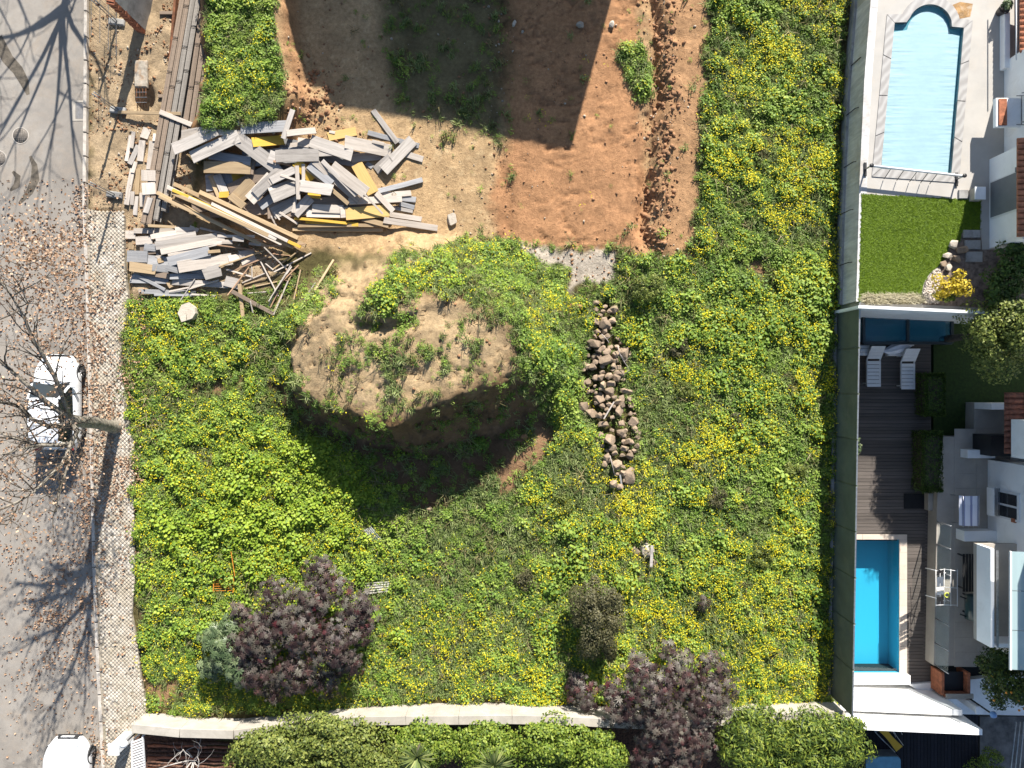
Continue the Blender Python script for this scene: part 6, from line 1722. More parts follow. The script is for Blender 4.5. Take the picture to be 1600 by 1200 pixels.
def pebble(name, mat):
    bm = bmesh.new(); bmesh.ops.create_icosphere(bm, subdivisions=1, radius=1)
    for v in bm.verts: v.co *= random.uniform(.8, 1.15); v.co.z *= .6
    V = np.array([v.co for v in bm.verts]); F = np.array([[v.index for v in f.verts] for f in bm.faces]); bm.free()
    return proto(name, V, F, np.full(len(V), .5), mat)
scatter('bed_pebbles', np.stack([x, y, np.full(len(x), T1 + .04)], 1), rng.uniform(0, 6, (len(x), 3)), rng.uniform(.025, .06, len(x)), np.zeros(len(x), int), [pebble('a', plain('pebble_cream', (.62, .54, .46), .85, var=.2, scale=6))], 'cream pebbles edging the lawn')
for k, (px, py, s, lab) in enumerate(((1491, 382, 9, 'brown edging rock nearest the shaded lawn corner'), (1502, 390, 11, 'larger brown rock in the flower bed'), (1480, 400, 8, 'tan edging rock at the lawn curve'), (1474, 412, 6, 'small tan edging rock below its larger neighbour'), (1482, 418, 7, 'reddish rock beside the white pebbles'), (1495, 405, 9, 'dark rock behind the edging rocks'))):
    me = rock_mesh('rock', 500 + k); me.materials.append([rock_pale, rock_brown][k % 2]); p = W(px, py, T1 + .1)
    o = bpy.data.objects.new('edging_rock', me); col.objects.link(o); o.location = p; o.scale = (s / 42, s / 46, s / 60); tag(o, lab, 'rock')
for k, (px, py, w_, h_) in enumerate(((1517, 366, 26, 12), (1518, 383, 24, 14), (1520, 402, 26, 16))):
    p = W(px, py, T1); o = MB().box((p.x, p.y, T1 + .05), (w_ / 42, h_ / 42, .1), bev=.015).build('paving_slab', concrete_grey, origin=(p.x, p.y, T1)); tag(o, 'grey stepping slab in the flower bed, %s from the house' % ordinal(k), 'slab', 'stepping slabs in the bed')
shrub('golden_shrub', 'yellow leaved shrub beside the white pebbles', 'shrub', 1492, 446, T1, 1.0, .75, .7, 900, .12, LEAF_OVAL, m_gold, 14, 95)
shrub('green_shrub', 'green low shrub below the yellow one', 'shrub', 1476, 465, T1, .5, .6, .3, 700, .09, LEAF_OVAL, m_hedge2, 10, 96)
# dry ornamental grass along the white wall
x = rng.uniform(W(1350, 0, T1).x, W(1438, 0, T1).x, 420); y = rng.uniform(W(0, 475, T1).y, W(0, 466, T1).y, 420)
m_straw = leafmat('straw_blade', [(0, (.28, .25, .15)), (1, (.55, .50, .36))], (.9, .1), rnd='both')
N = len(x); scatter('dry_border_grass', np.stack([x, y, np.full(N, T1 + .01)], 1), np.stack([rng.normal(-.5, .2, N), rng.normal(0, .2, N), rng.uniform(-.4, .4, N)], 1), rng.uniform(.6, 1, N), np.zeros(N, int), [tuft_grass('a', m_straw, 14, .06, .36, .9)], 'pale dry grass along the wall')

# ---- upper house
HX1 = W(1569, 0, T1).x; HX2 = W(1546, 0, T1).x
def ypx(py, z): return W(0, py, z).y
t = thing('upper_house', 'white house with terracotta roof beside the covered pool', 'house', (HX2, ypx(250, T1), T1))
yA0, yA1 = ypx(97, T1), ypx(249, T1); yB1 = ypx(388, T1)
MB().prism([(HX1, yA1 + .003), (HX1 + 8, yA1 + .003), (HX1 + 8, yA0), (HX1, yA0)], T1, 6.6, bottom=True).build('wall', white_paint, t)
MB().prism([(HX2, yB1), (HX2 + 8, yB1), (HX2 + 8, yA1), (HX2, yA1)], T1, 3.45, bottom=True).build('wall', white_paint, t)
MB().prism([(HX2 + 1.2, yB1 + .01), (HX2 + 7.9, yB1 + .01), (HX2 + 7.9, yA1 - .01), (HX2 + 1.2, yA1 - .01)], 3.46, 6.4, bottom=True).build('upper_wall', white_paint, t)  # unseen storey, added to cast shade on the garden, deck and patio
HX3 = W(1583, 0, T1).x; yN = ypx(-70, T1)
MB().prism([(HX3 + .5, yA0 + .003), (HX3 + 8, yA0 + .003), (HX3 + 8, yN), (HX3 + .5, yN)], T1, 2.45, bottom=True).build('wall', white_paint, t)
def tiled_roof(parent, x0, x1, y0, y1, z0, slope, mat, name='roof', pitch=.2, along='x'):
    """rows of half-round tiles running up from the eave at x0"""
    base = MB(); base.add([(x0, y0, z0), (x1, y0, z0 + slope * (x1 - x0)), (x1, y1, z0 + slope * (x1 - x0)), (x0, y1, z0), (x0, y0, z0 - .08), (x1, y0, z0 + slope * (x1 - x0) - .08), (x1, y1, z0 + slope * (x1 - x0) - .08), (x0, y1, z0 - .08)],
             [(0, 1, 2, 3), (7, 6, 5, 4), (0, 3, 7, 4), (0, 4, 5, 1), (3, 2, 6, 7)])
    rf = base.build(name, mat, parent)
    n = int((y1 - y0) / pitch); L = .42
    proto_me = None
    for i in range(n):
        yc = y0 + (i + .5) * (y1 - y0) / n
        m_ = max(1, int((x1 - x0) / L))
        for j in range(m_):
            xa = x0 - .05 + j * (x1 - x0) / m_
            if proto_me is None:
                mb = MB(); seg_ = 6; vs = []; fs = []
                for e in (0, 1):
                    for k in range(seg_ + 1):
                        an = math.pi * k / seg_; r = pitch * .46 * (1 - .1 * e)
                        vs.append((e * ((x1 - x0) / m_ + .06), math.cos(an) * r, math.sin(an) * r * .85 - .02 * e + .02 + slope * e * ((x1 - x0) / m_)))
                for k in range(seg_): fs.append((k, k + 1, seg_ + 2 + k, seg_ + 1 + k))
                fs.append(tuple(range(seg_, -1, -1)))
                mb.add(vs, fs, True); proto_me = mb.mesh('roof_tile'); proto_me.materials.append(mat)
            o = bpy.data.objects.new('roof_tile', proto_me); col.objects.link(o); o.parent = rf
            o.location = Vector((xa, yc, z0 + slope * (xa - x0) + .01 + .012 * (j % 2))) - absloc(rf)
    return rf
tiled_roof(t, W(1590, 0, 3.5).x, W(1590, 0, 3.5).x + 1.3, ypx(370, 3.5), ypx(216, 3.5), 3.52, .28, terracotta)
tiled_roof(t, W(1595, 0, 2.5).x, W(1595, 0, 2.5).x + 1.0, ypx(84, 2.5), ypx(-40, 2.5), 2.5, .2, terracotta)
# shuttered window on the low wing
y0, y1 = ypx(340, T1 + .15), ypx(286, T1 + .15)
wdw = MB().box((HX2 - .015, (y0 + y1) / 2, 2.5), (.05, y1 - y0 + .1, 1.6)).build('window', white_metal, t)
MB().box((HX2 - .045, (y0 + y1) / 2, 2.5), (.03, y1 - y0, 1.5)).build('shutter', grey_shutter, wdw)
# window with guard rail on the tall block
yc0, yc1 = ypx(197, 2.6), ypx(152, 2.6)
bx = W(1558, 0, 2.6).x
bal = MB().box(((bx + HX1) / 2 - .002, (yc0 + yc1) / 2, 2.45), (HX1 - bx, yc1 - yc0, .18), bev=.01).build('balcony', white_paint, t)
MB().box((bx + .22, (yc0 + yc1) / 2, 2.56), (.28, yc1 - yc0 - .08, .06)).build('planter_soil', brick_red, bal)
for k in range(4):
    MB().box((HX1 - .12 - .04 * (k % 2), (yc0 + yc1) / 2, 2.75 + k * .28), (.03, yc1 - yc0, .03)).build('rail', steel, bal)
for s in (yc0, yc1):
    for k in range(3): MB().bar((HX1, s, 2.75 + k * .28), (HX1 - .3, s, 2.75 + k * .28), .03, .03).build('bracket', steel, bal)
win = MB().box((HX1 - .01, (yc0 + yc1) / 2, 3.6), (.03, yc1 - yc0 - .1, 1.5)).build('window', grey_shutter, t)
MB().box((HX1 - .03, (yc0 + yc1) / 2, 3.6), (.03, yc1 - yc0 - .3, 1.3)).build('pane', window_dark, win)
MB().box((HX2 - .06, ypx(250, 3.2) - .35, 3.25), (.12, .16, .12), bev=.03).build('wall_lamp', grey_shutter, t)
# porch rail and dark recess north of the tall block
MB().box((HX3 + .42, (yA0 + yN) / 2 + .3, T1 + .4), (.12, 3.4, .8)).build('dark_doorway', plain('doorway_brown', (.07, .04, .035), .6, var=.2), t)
rx = W(1566, 0, T1).x
por = MB().box((rx, ypx(68, T1), T1 + .15), (.2, ypx(26, T1) - ypx(112, T1), .3), bev=.01).build('porch_wall', white_paint, t)
for k in range(3):
    MB().tube([(rx - .14 + k * .55, ypx(-30, T1), T1 + 1.0), (rx - .14 + k * .55, ypx(112, T1), T1 + 1.0)], .022, 6).build('handrail', white_metal, por)
# equipment box beside the lawn
p = W(1531, 302, T1 + .4); t = thing('pump_box', 'pale grey equipment box beside the lawn corner', 'box', (p.x, p.y, T1))
MB().box((p.x, p.y, T1 + .2), (.36, .42, .4), bev=.02).build('case', concrete, t); MB().box((p.x, p.y, T1 + .42), (.40, .46, .04), bev=.01).build('lid', white_paint, t)
p = W(1504, 304, T1); o = MB().box((p.x, p.y, T1 + .04), (.34, .32, .08), bev=.01).build('threshold_slab', concrete_grey, origin=tuple(p)); tag(o, 'low grey slab at the shaded lawn corner', 'slab')

# ---------------------------------------------------------------- dividing wall and green fence
t = thing('dividing_wall', 'tall white wall between the lawn and the sunken deck', 'wall', W(1450, 484, 0))
a, b = W(1341, 481.5, 2.2), W(1680, 497, 2.2)
ax = W(1309, 0, 0).x
b.y = a.y + (b.y - a.y)
d = (b - a).normalized(); nn = Vector((-d.y, d.x, 0))
MB().prism([(a.x, a.y), (b.x, b.y), (b + nn * .10)[:2], (a + nn * .10)[:2]], -3.2, 2.2).build('wall_body', white_paint, t)
MB().prism([(a + nn * .004)[:2], (b + nn * .004)[:2], (b + nn * .105)[:2], (a + nn * .105)[:2]], 2.203, 2.22, bottom=True).build('coping', white_paint, t)
fence_green = plain('green_fence_sheet', (.105, .125, .095), .6, var=.12, scale=1.2, dirt=((.16, .16, .12), 1.5, .5))
t = thing('sheet_fence', 'dark green ribbed sheet fence along the right side of the lot', 'fence', W(1304, 800, 0))
f0, f1 = Vector(W2(1307.5, 480)), Vector(W2(1297, 1085))
NP = 9
d = (f1 - f0).normalized(); nn = Vector((-d.y, d.x));  nn = nn if nn.x > 0 else -nn
Lf = (f1 - f0).length / NP
for i in range(NP):
    a = f0 + d * (i * Lf + .03); b = f0 + d * ((i + 1) * Lf - .03)
    mb = MB(); nr_ = 24
    for k in range(nr_):     # ribs run along the fence, one above the other
        z0, z1 = -.2 + 2.13 * k / nr_, -.2 + 2.13 * (k + .62) / nr_; z2 = -.2 + 2.13 * (k + 1) / nr_
        o1 = a - nn * .012; o2 = b - nn * .012
        mb.add([(*o1, z0), (*o2, z0), (*o2, z1), (*o1, z1)], [(3, 2, 1, 0)]); mb.add([(*o1, z1), (*o2, z1), (*(b + nn * .006), z2), (*(a + nn * .006), z2)], [(3, 2, 1, 0)])
        mb.add([(*(a + nn * .006), z2), (*(b + nn * .006), z2), (*o2, z2), (*o1, z2)], [(3, 2, 1, 0)])
    mb.add([(*(a + nn * .03), -.2), (*(b + nn * .03), -.2), (*(b + nn * .03), 1.93), (*(a + nn * .03), 1.93)], [(0, 1, 2, 3)])
    mb.build('sheet_panel', fence_green, t)
    MB().bar((*(a + nn * .012), 1.95), (*(b + nn * .012), 1.95), .055, .045, .006).build('top_rail', steel, t)
for i in range(NP + 1):
    a = f0 + d * (i * Lf); MB().box((a.x + .03, a.y, .85), (.05, .05, 2.25)).build('post', fence_green, t)
a, b = f0 - nn * .08, f1 - nn * .08
MB().bar((*a, .02), (*b, .02), .12, .2, .01).build('plinth', concrete_grey, t)

# ---------------------------------------------------------------- sunken deck and blue pool
t = thing('timber_deck', None, None, W(1390, 700, D2)); t['kind'] = 'structure'
XL = f0.x - .15
xr = W(1455, 0, D2).x; xp = W(1417, 0, D2).x
MB().prism([(XL, ypx(498, D2)), (xr + 6, ypx(498, D2)), (xr + 6, ypx(1068, D2)), (XL, ypx(1068, D2))][::-1], D2 - 1.9, D2 - .16, holes=[[(XL + .1, ypx(846, D2)), (W(1407, 0, D2).x, ypx(846, D2)), (W(1407, 0, D2).x, ypx(1050, D2)), (XL + .1, ypx(1050, D2))]]).build('deck_base', rubber, t)
DECK = {}
bw = .142
yy = ypx(500, D2)
while yy > ypx(1064, D2):
    inpool = yy < ypx(835, D2) + .02
    x0, x1 = (xp + .01, xr) if inpool else (XL, xr)
    L = x1 - x0
    key = round(L, 2)
    if key not in DECK:
        DECK[key] = MB().box((0, 0, 0), (L, bw - .012, .03), bev=.004).mesh('deck_board'); DECK[key].materials.append(deck_wood)
    o = bpy.data.objects.new('deck_board', DECK[key]); col.objects.link(o); o.parent = t
    o.location = Vector(((x0 + x1) / 2, yy - bw / 2, D2 - .015 + random.uniform(-.002, .002))) - absloc(t)
    yy -= bw
t = thing('blue_pool', 'bright blue rectangular swimming pool in the timber deck', 'pool', W(1370, 950, D2))
px0, px1 = XL + .05, W(1405, 0, D2).x; py1, py0 = ypx(843, D2), ypx(1051, D2)
blue_tile, nt, n, l, bs = nodes_of('pool_mosaic_blue')
v_ = noise_node(nt, 60, 2, .5, mapped(nt, 'World')); l.new(mixc(nt, ramp(nt, v_, [(.35, 0), (.65, 1)]), (.045, .36, .53), (.07, .43, .61)), bs.inputs['Base Color']); bs.inputs['Roughness'].default_value = .3
zb = D2 - .95
mb = MB(); mb.add([(px0, py0, zb), (px1, py0, zb), (px1, py1, zb), (px0, py1, zb), (px0, py0, D2), (px1, py0, D2), (px1, py1, D2), (px0, py1, D2)], [(0, 1, 2, 3), (1, 0, 4, 5), (2, 1, 5, 6), (3, 2, 6, 7), (0, 3, 7, 4)]); mb.build('basin', blue_tile, t)
wat, nt, n, l, bs = nodes_of('pool_water_blue')
tr = n.new('ShaderNodeBsdfTransparent'); tr.inputs[0].default_value = (.68, .94, .98, 1); gl = n.new('ShaderNodeBsdfGlossy'); gl.inputs['Roughness'].default_value = .04
mx = n.new('ShaderNodeMixShader'); mx.inputs[0].default_value = .05
l.new(tr.outputs[0], mx.inputs[1]); l.new(gl.outputs[0], mx.inputs[2]); l.new(mx.outputs[0], n['Material Output'].inputs[0])
bm_ = n.new('ShaderNodeBump'); bm_.inputs['Strength'].default_value = .12; l.new(noise_node(nt, 5, 3, .5, mapped(nt, 'World')), bm_.inputs['Height']); l.new(bm_.outputs[0], gl.inputs['Normal'])
MB().add([(px0, py0, D2 - .1), (px1, py0, D2 - .1), (px1, py1, D2 - .1), (px0, py1, D2 - .1)], [(0, 1, 2, 3)]).build('water', wat, t)
cop = plain('coping_beige', (.62, .52, .43), .7, var=.08, scale=1.5)
cx1 = W(1417, 0, D2).x; cyt = ypx(835, D2)
for k in range(4):
    xa = px0 + (cx1 - px0) * k / 4; xb = px0 + (cx1 - px0) * (k + 1) / 4
    MB().box(((xa + xb) / 2, (py1 + cyt) / 2, D2 - .005), (xb - xa - .006, cyt - py1, .06), bev=.006).build('coping_stone', cop, t)
for k in range(10):
    ya = py0 + (py1 - py0) * k / 10; yb = py0 + (py1 - py0) * (k + 1) / 10
    MB().box(((px1 + cx1) / 2, (ya + yb) / 2, D2 - .005), (cx1 - px1, yb - ya - .006, .06), bev=.006).build('coping_stone', cop, t)
MB().box(((px0 + cx1) / 2, py0 - .2, D2 + .06), (cx1 - px0, .38, .5), bev=.02).build('overflow_beam', white_paint, t)
# steps up to the patio
P2 = -0.95
p = W(1431, 783, D2); o = MB().box((p.x, p.y, D2 + .025), (1.0, .62, .05), bev=.01).build('door_mat', plain('black_mat', (.012, .012, .014), .9, var=.2), origin=tuple(p)); tag(o, 'black rectangular mat at the foot of the patio step', 'mat')
t = thing('patio_step', 'grey stone step between the deck and patio', 'step', W(1458, 784, D2))
MB().box((*W2(1457, 784, -1.3), -1.42), (.4, .7, .34), bev=.01).build('tread', tile_floor, t)
# lawn behind the hedges, its shade darkened into the colour
o = MB().prism(P((1458, 500), (1680, 500), (1680, 690), (1458, 690), z=D2)[::-1], D2 - .15, D2 + .03).build('shaded_lawn', plain('shade_toned_lawn', (.03, .06, .008), .95, var=.2, scale=9, bmp=.7, bscale=90)); tag(o, kind='structure')
o = MB().prism(P((1474, 682), (1522, 682), (1523, 629), (1700, 629), (1700, 1042), (1459, 1040), (1464, 795), (1465, 770), z=P2), -3, P2).build('patio', tile_floor); tag(o, kind='structure')
# patio tiles
pt = None
pat = thing('patio_paving', None, None, W(1490, 860, P2)); pat['kind'] = 'structure'
PP = P((1474, 682), (1522, 682), (1523, 629), (1600, 629), (1600, 1042), (1459, 1040), (1464, 795), (1465, 770), z=P2)
sx, sy = .9, .6
gx0, gy0 = W(1456, 0, P2).x, ypx(1042, P2)
tm = MB().box((0, 0, 0), (sx - .008, sy - .008, .02), bev=.003).mesh('paving_tile'); tm.materials.append(tile_floor)
for i in range(7):
    for j in range(20):
        cxp, cyp = gx0 + (i + .5) * sx, gy0 + (j + .5) * sy
        if max(sdf(PP, np.array([cxp - sx / 2, cxp + sx / 2]), np.array([cyp - sy / 2, cyp + sy / 2]))) > .05: continue
        o = bpy.data.objects.new('paving_tile', tm); col.objects.link(o); o.parent = pat; o.location = Vector((cxp, cyp, P2 + .004)) - absloc(pat)

# spa under glass
zt = D2 + .75
t = thing('glass_spa', 'black framed glass covered spa against the white wall', 'spa', W(1416, 515, D2))
x0, x1 = W(1349, 0, zt).x, W(1487, 0, zt).x; y1, y0 = ypx(493, zt), ypx(536, zt)
sl = .02
MB().box(((x0 + x1) / 2, (y0 + y1) / 2, D2 + .2), (x1 - x0 - .1, y1 - y0 - .1, .4)).build('basin', plain('spa_tile', (.06, .32, .46), .4, var=.1), t)
for k, (a, b) in enumerate((((x0, y0), (x1, y0)), ((x0, y1), (x1, y1)), ((x0, y0), (x0, y1)), ((x1, y0), (x1, y1)), (((x0 + x1) / 2, y0), ((x0 + x1) / 2, y1)))):
    MB().bar((*a, zt), (*b, zt), .12, .12, .01).build('frame_bar', plain('spa_frame', (.02, .035, .045), .4, var=.1), t)
for (xx, yy) in ((x0, y0), (x1, y0), (x0, y1), (x1, y1)):
    MB().bar((xx, yy, D2), (xx, yy, zt - .06), .1, .1).build('post', black_metal, t)
xm = (x0 + x1) / 2
for a, b in ((x0, xm), (xm, x1)):
    MB().box(((a + b) / 2, (y0 + y1) / 2, zt), (b - a - .13, y1 - y0 - .13, .02)).build('pane', glass_blue, t)
    MB().box(((a + b) / 2, y0 + .2, D2 + .42), (b - a - .35, .22, .05)).build('ledge', plain('spa_ledge', (.25, .42, .48), .5, var=.05), t)
# sun loungers
def lounger(px, py, label, z=D2 + .36):
    c = W(px, py, z)
    t = thing('sun_lounger', label, 'lounger', (c.x, c.y, D2), 'white slatted loungers on the deck')
    for s in (-1, 1):
        MB().bar((c.x + s * .27, c.y - .95, z - .05), (c.x + s * .27, c.y + .1, z - .05), .04, .06).build('side_rail', white_metal, t)
        MB().bar((c.x + s * .27, c.y + .1, z - .05), (c.x + s * .27 + .0, c.y + .62, z + .36), .04, .05).build('back_rail', white_metal, t)
        for yy in (-.85, .35):
            MB().bar((c.x + s * .27, c.y + yy, D2), (c.x + s * .27, c.y + yy, z - .08), .05, .05).build('leg', white_metal, t)
    for k in range(7):
        MB().box((c.x, c.y - .93 + k * .152, z), (.56, .135, .025), bev=.006).build('slat', white_metal, t)
    for k in range(4):
        f = (k + .5) / 4
        MB().box((c.x, c.y + .14 + .5 * f, z + .02 + .4 * f), (.56, .155, .025), mat=Matrix.Rotation(math.atan2(.41, .52), 4, 'X'), bev=.006).build('slat', white_metal, t)
    return t
lounger(1365.5, 566, 'white slatted lounger nearest the green fence')
lounger(1419, 570, 'white slatted lounger right of the folded parasol')
t = thing('side_stool', 'small white slatted stool squeezed against the fence', 'stool', W(1348, 547, D2))
for k in range(3): p = W(1347, 542 + k * 5.5, D2 + .4); MB().box((p.x, p.y, D2 + .4), (.6, .13, .025), bev=.005).build('slat', white_metal, t)
for s in (1340, 1354): p = W(s, 547, D2); MB().bar((p.x, p.y, D2), (p.x, p.y, D2 + .38), .04, .04).build('leg', white_metal, t)
c = W(1405, 543, D2 + .5); t = thing('folded_parasol', 'white folded parasol cloth heaped beside the right lounger', 'parasol', (c.x, c.y, D2))
def fold(u, v):
    a = (u - .5) * 1.25; r = (.22 * math.sin(math.pi * min(max(u, .02), .98)) ** .6) * (1 + .12 * math.sin(v * 2 * math.pi * 7))
    return (c.x + a + .0, c.y + .16 * math.sin(u * 2.6 - 1.2) + r * math.cos(v * 2 * math.pi), D2 + .46 + .7 * r * math.sin(v * 2 * math.pi))
MB().grid(18, 42, fold).build('canopy', cloth_white, t)
MB().tube([(c.x - .6, c.y - .1, D2 + .25), (c.x + .65, c.y + .1, D2 + .4)], .025, 8).build('pole', white_metal, t)
MB().box((c.x + .1, c.y - .22, D2 + .14), (.9, .22, .28), bev=.03).build('base', white_metal, t)
# clipped hedges
def box_hedge(x0, y0, x1, y1, z0, z1, label, seed):
    a, b = W(x0, y1, z1), W(x1, y0, z1)
    t = thing('box_hedge', label, 'hedge', ((a.x + b.x) / 2, (a.y + b.y) / 2, z0), 'clipped hedges beside the deck')
    N = 3800; r = np.random.default_rng(seed)
    p = r.uniform(0, 1, (N, 3)); f = r.integers(0, 5, N); nr = np.zeros((N, 3)); 
    for k, (ax_, v_, nv) in enumerate(((2, 1, (0, 0, 1)), (0, 0, (-1, 0, .3)), (0, 1, (1, 0, .3)), (1, 0, (0, -1, .3)), (1, 1, (0, 1, .3)))):
        q = f == k
        if k == 0: q = q | (r.uniform(0, 1, N) < .4)
        p[q, ax_] = v_ - (1 if v_ else -1) * np.abs(r.normal(0, .05, q.sum())); nr[q] = nv
    p = np.array([a.x, a.y, z0]) + p * np.array([b.x - a.x, b.y - a.y, z1 - z0])
    V, F, R = leaf_arrays(p - np.array(absloc(t))[None], nr + r.normal(0, .4, (N, 3)), .09, *LEAF_OVAL)
    link('foliage', np_mesh('foliage', V, F, attr={'rnd': R}), m_shade, t)
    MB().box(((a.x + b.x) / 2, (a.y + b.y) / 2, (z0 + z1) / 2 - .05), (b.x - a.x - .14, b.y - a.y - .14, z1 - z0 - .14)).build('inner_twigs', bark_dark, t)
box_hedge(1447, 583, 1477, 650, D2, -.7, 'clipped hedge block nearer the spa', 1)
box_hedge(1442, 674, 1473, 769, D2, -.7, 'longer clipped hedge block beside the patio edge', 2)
shrub('fence_plant', 'small green plant peeking over the deck by the fence', 'plant', 1339, 700, D2, .8, .3, .45, 300, .14, LEAF_BLADE if False else LEAF_OVAL, m_greygreen, 6, 97)
# garden tree in the shade corner: its crown leans out of frame
c = W(1463, 532, D2); t = thing('garden_tree', 'olive green leafy tree behind the white wall corner', 'tree', c)
MB().tube([c, (c.x + .1, c.y + .05, .5), (c.x + .2, c.y, 3.0)], [.16, .13, .06], 9).build('trunk', bark_dark, t)
p_n, nr_n = lumpy(16000, (1.5, 1.5, 2.3), 46, 98)
cc = np.array([c.x + .5, c.y - .1, 2.0 - D2]) - np.array([c.x, c.y, 0])
V, F, R = leaf_arrays(p_n + cc[None], nr_n + rng.normal(0, .4, nr_n.shape), .12 * rng.uniform(.6, 1.2, len(p_n)), *LEAF_OVAL)
link('crown', np_mesh('crown', V, F, attr={'rnd': R}), m_hedge, t)
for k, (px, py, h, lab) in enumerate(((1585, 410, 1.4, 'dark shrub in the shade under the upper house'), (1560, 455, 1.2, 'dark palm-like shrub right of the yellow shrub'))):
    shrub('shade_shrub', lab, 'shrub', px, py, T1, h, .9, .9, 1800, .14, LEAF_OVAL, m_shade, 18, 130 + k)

# ---- lower house
FX = W(1543, 0, P2).x
t = thing('lower_house', 'white house with porch, balcony and glass canopy beside the blue pool', 'house', (FX, ypx(780, P2), P2))
yS, yN2 = ypx(1010, P2), ypx(640, P2)
MB().prism([(FX, yS), (FX + 7, yS), (FX + 7, ypx(718, P2)), (FX, ypx(718, P2))], P2, 5.4, bottom=True).build('wall', white_paint, t)
MB().prism([(FX + .9, ypx(718, P2) + .003), (FX + 7, ypx(718, P2) + .003), (FX + 7, yN2), (FX + .9, yN2)], P2, 5.4, bottom=True).build('wall', white_paint, t)
zr = 1.2
tiled_roof(t, W(1571, 0, zr).x, W(1571, 0, zr).x + 1.25, ypx(709, zr), ypx(613, zr), zr, .18, terracotta_old, 'porch_roof')
xu = W(1591, 0, 1.9).x
MB().prism([(xu, ypx(716, 1.9)), (xu + 6, ypx(716, 1.9)), (xu + 6, ypx(656, 1.9)), (xu, ypx(656, 1.9))], 1.5, 2.6, bottom=True).build('upper_wall', white_paint, t)
def fin(xa, xb, ya, yb, z1, nm='porch_wall'):
    x0 = W(xa, 0, z1).x; y0, y1 = ypx(yb, z1), ypx(ya, z1)
    MB().prism([(x0, y0), (xb, y0), (xb, y1), (x0, y1)], P2, z1, bottom=True).build(nm, white_paint, t)
fin(1549, FX + .89, 630, 640, .15); fin(1512, FX - .003, 703, 716, -.45); fin(1507, FX - .003, 830, 846, -.35)
MB().box((FX - .06, ypx(693, P2), P2 + .6), (1.1, .8, 1.2)).build('porch_dark_block', black_metal, t)  # black box added in place of the dark opening under the porch
y0, y1 = ypx(812, .4), ypx(768, .4)
win = MB().box((FX - .02, (y0 + y1) / 2, .38), (.06, y1 - y0, 1.32)).build('window', white_metal, t)
for k in (0, 1):
    yy = y0 + (y1 - y0) * (.27 + .46 * k); MB().box((FX - .055, yy, .38), (.03, (y1 - y0) * .38, 1.08)).build('pane', window_dark, win)
y0b, y1b = ypx(805, -.3), ypx(762, -.3)
bal = MB().box((FX - .17, (y0b + y1b) / 2, -.42), (.34, y1b - y0b, .08), bev=.01).build('window_box', white_paint, t)
for k in range(5): MB().tube([(FX - .06 - .06 * k, y0b, -.1), (FX - .06 - .06 * k, y1b, -.1)], .018, 6).build('rail', steel, bal)
MB().box((FX - .33, (y0b + y1b) / 2, -.2), (.03, y1b - y0b, .4)).build('front_board', white_paint, bal)
MB().box((FX - .03, ypx(813, .7), .72), (.08, .16, .22)).build('vent', brick_red, t)
# balcony with parapet and canopy
bz = .85
xw = W(1526, 0, bz).x; y1b, y0b = ypx(850, bz), ypx(1000, bz)
bal = MB().box(((xw + FX) / 2 + .3, (y0b + y1b) / 2, bz - .1), (FX - xw + .6, y1b - y0b, .2)).build('balcony', tile_floor, t)
MB().box((xw + .07, (y0b + y1b) / 2, bz + .42), (.14, y1b - y0b, .86), bev=.01).build('parapet', white_paint, bal)
MB().box(((xw + FX) / 2 + .2, y0b + .07, bz + .42), (FX - xw - .02, .14, .86), bev=.01).build('parapet', white_paint, bal)
MB().box((xw + .22, (y0b + y1b) / 2, bz + .9), (.06, y1b - y0b - .1, .06)).build('handrail', steel, bal)
cz = 2.55
xa = W(1577, 0, cz).x
can = MB().box((xa + .04, (y0b + y1b) / 2 - .2, cz), (.06, y1b - y0b + .6, .08)).build('canopy_frame', white_metal, t)
for k in range(3):
    ya = y0b - .5 + (y1b - y0b + .6) * k / 3; yb = y0b - .5 + (y1b - y0b + .6) * (k + 1) / 3
    MB().add([(xa + .08, ya + .01, cz), (xa + 2.2, ya + .01, cz + .35), (xa + 2.2, yb - .01, cz + .35), (xa + .08, yb - .01, cz)], [(0, 1, 2, 3)]).build('canopy_pane', glass_green, t)
MB().box((FX - .02, (y0b + y1b) / 2, 2.2), (.04, 2.6, 2.1)).build('balcony_door', window_dark, t)
# drying rack with towels
c = W(1517, 800, P2 + .9); t = thing('towel_rack', 'drying rack hung with striped white towels before the house', 'rack', (c.x, c.y, P2))
for s in (-.55, .55):
    for q in (-.28, .28): MB().tube([(c.x + q, c.y + s, P2), (c.x - q, c.y + s, P2 + .9)], .014, 6).build('leg', steel, t)
for q in (-.3, -.1, .1, .3): MB().tube([(c.x + q, c.y - .62, P2 + .9), (c.x + q, c.y + .62, P2 + .9)], .010, 6).build('rail', steel, t)
stripe, nt, n, l, bs = nodes_of('striped_towel')
w_ = n.new('ShaderNodeTexWave'); w_.inputs['Scale'].default_value = 1.1; l.new(mapped(nt, 'Object', (1, 0.0, 0)), w_.inputs['Vector'])
l.new(ramp(nt, w_.outputs[0], [(0.1, (.25, .27, .42)), (.3, (.70, .71, .78))]), bs.inputs['Base Color']); bs.inputs['Roughness'].default_value = .95
for k, (cy, hl) in enumerate(((-.12, .42), (.46, .17))):
    MB().grid(14, 12, lambda u, v: (c.x + (u - .5) * .8, c.y + cy + (v - .5) * 2 * hl, P2 + .93 - .9 * max(0, abs(u - .5) - .33) + .012 * math.sin(u * 19 + v * 3))).build('towel', stripe, t)
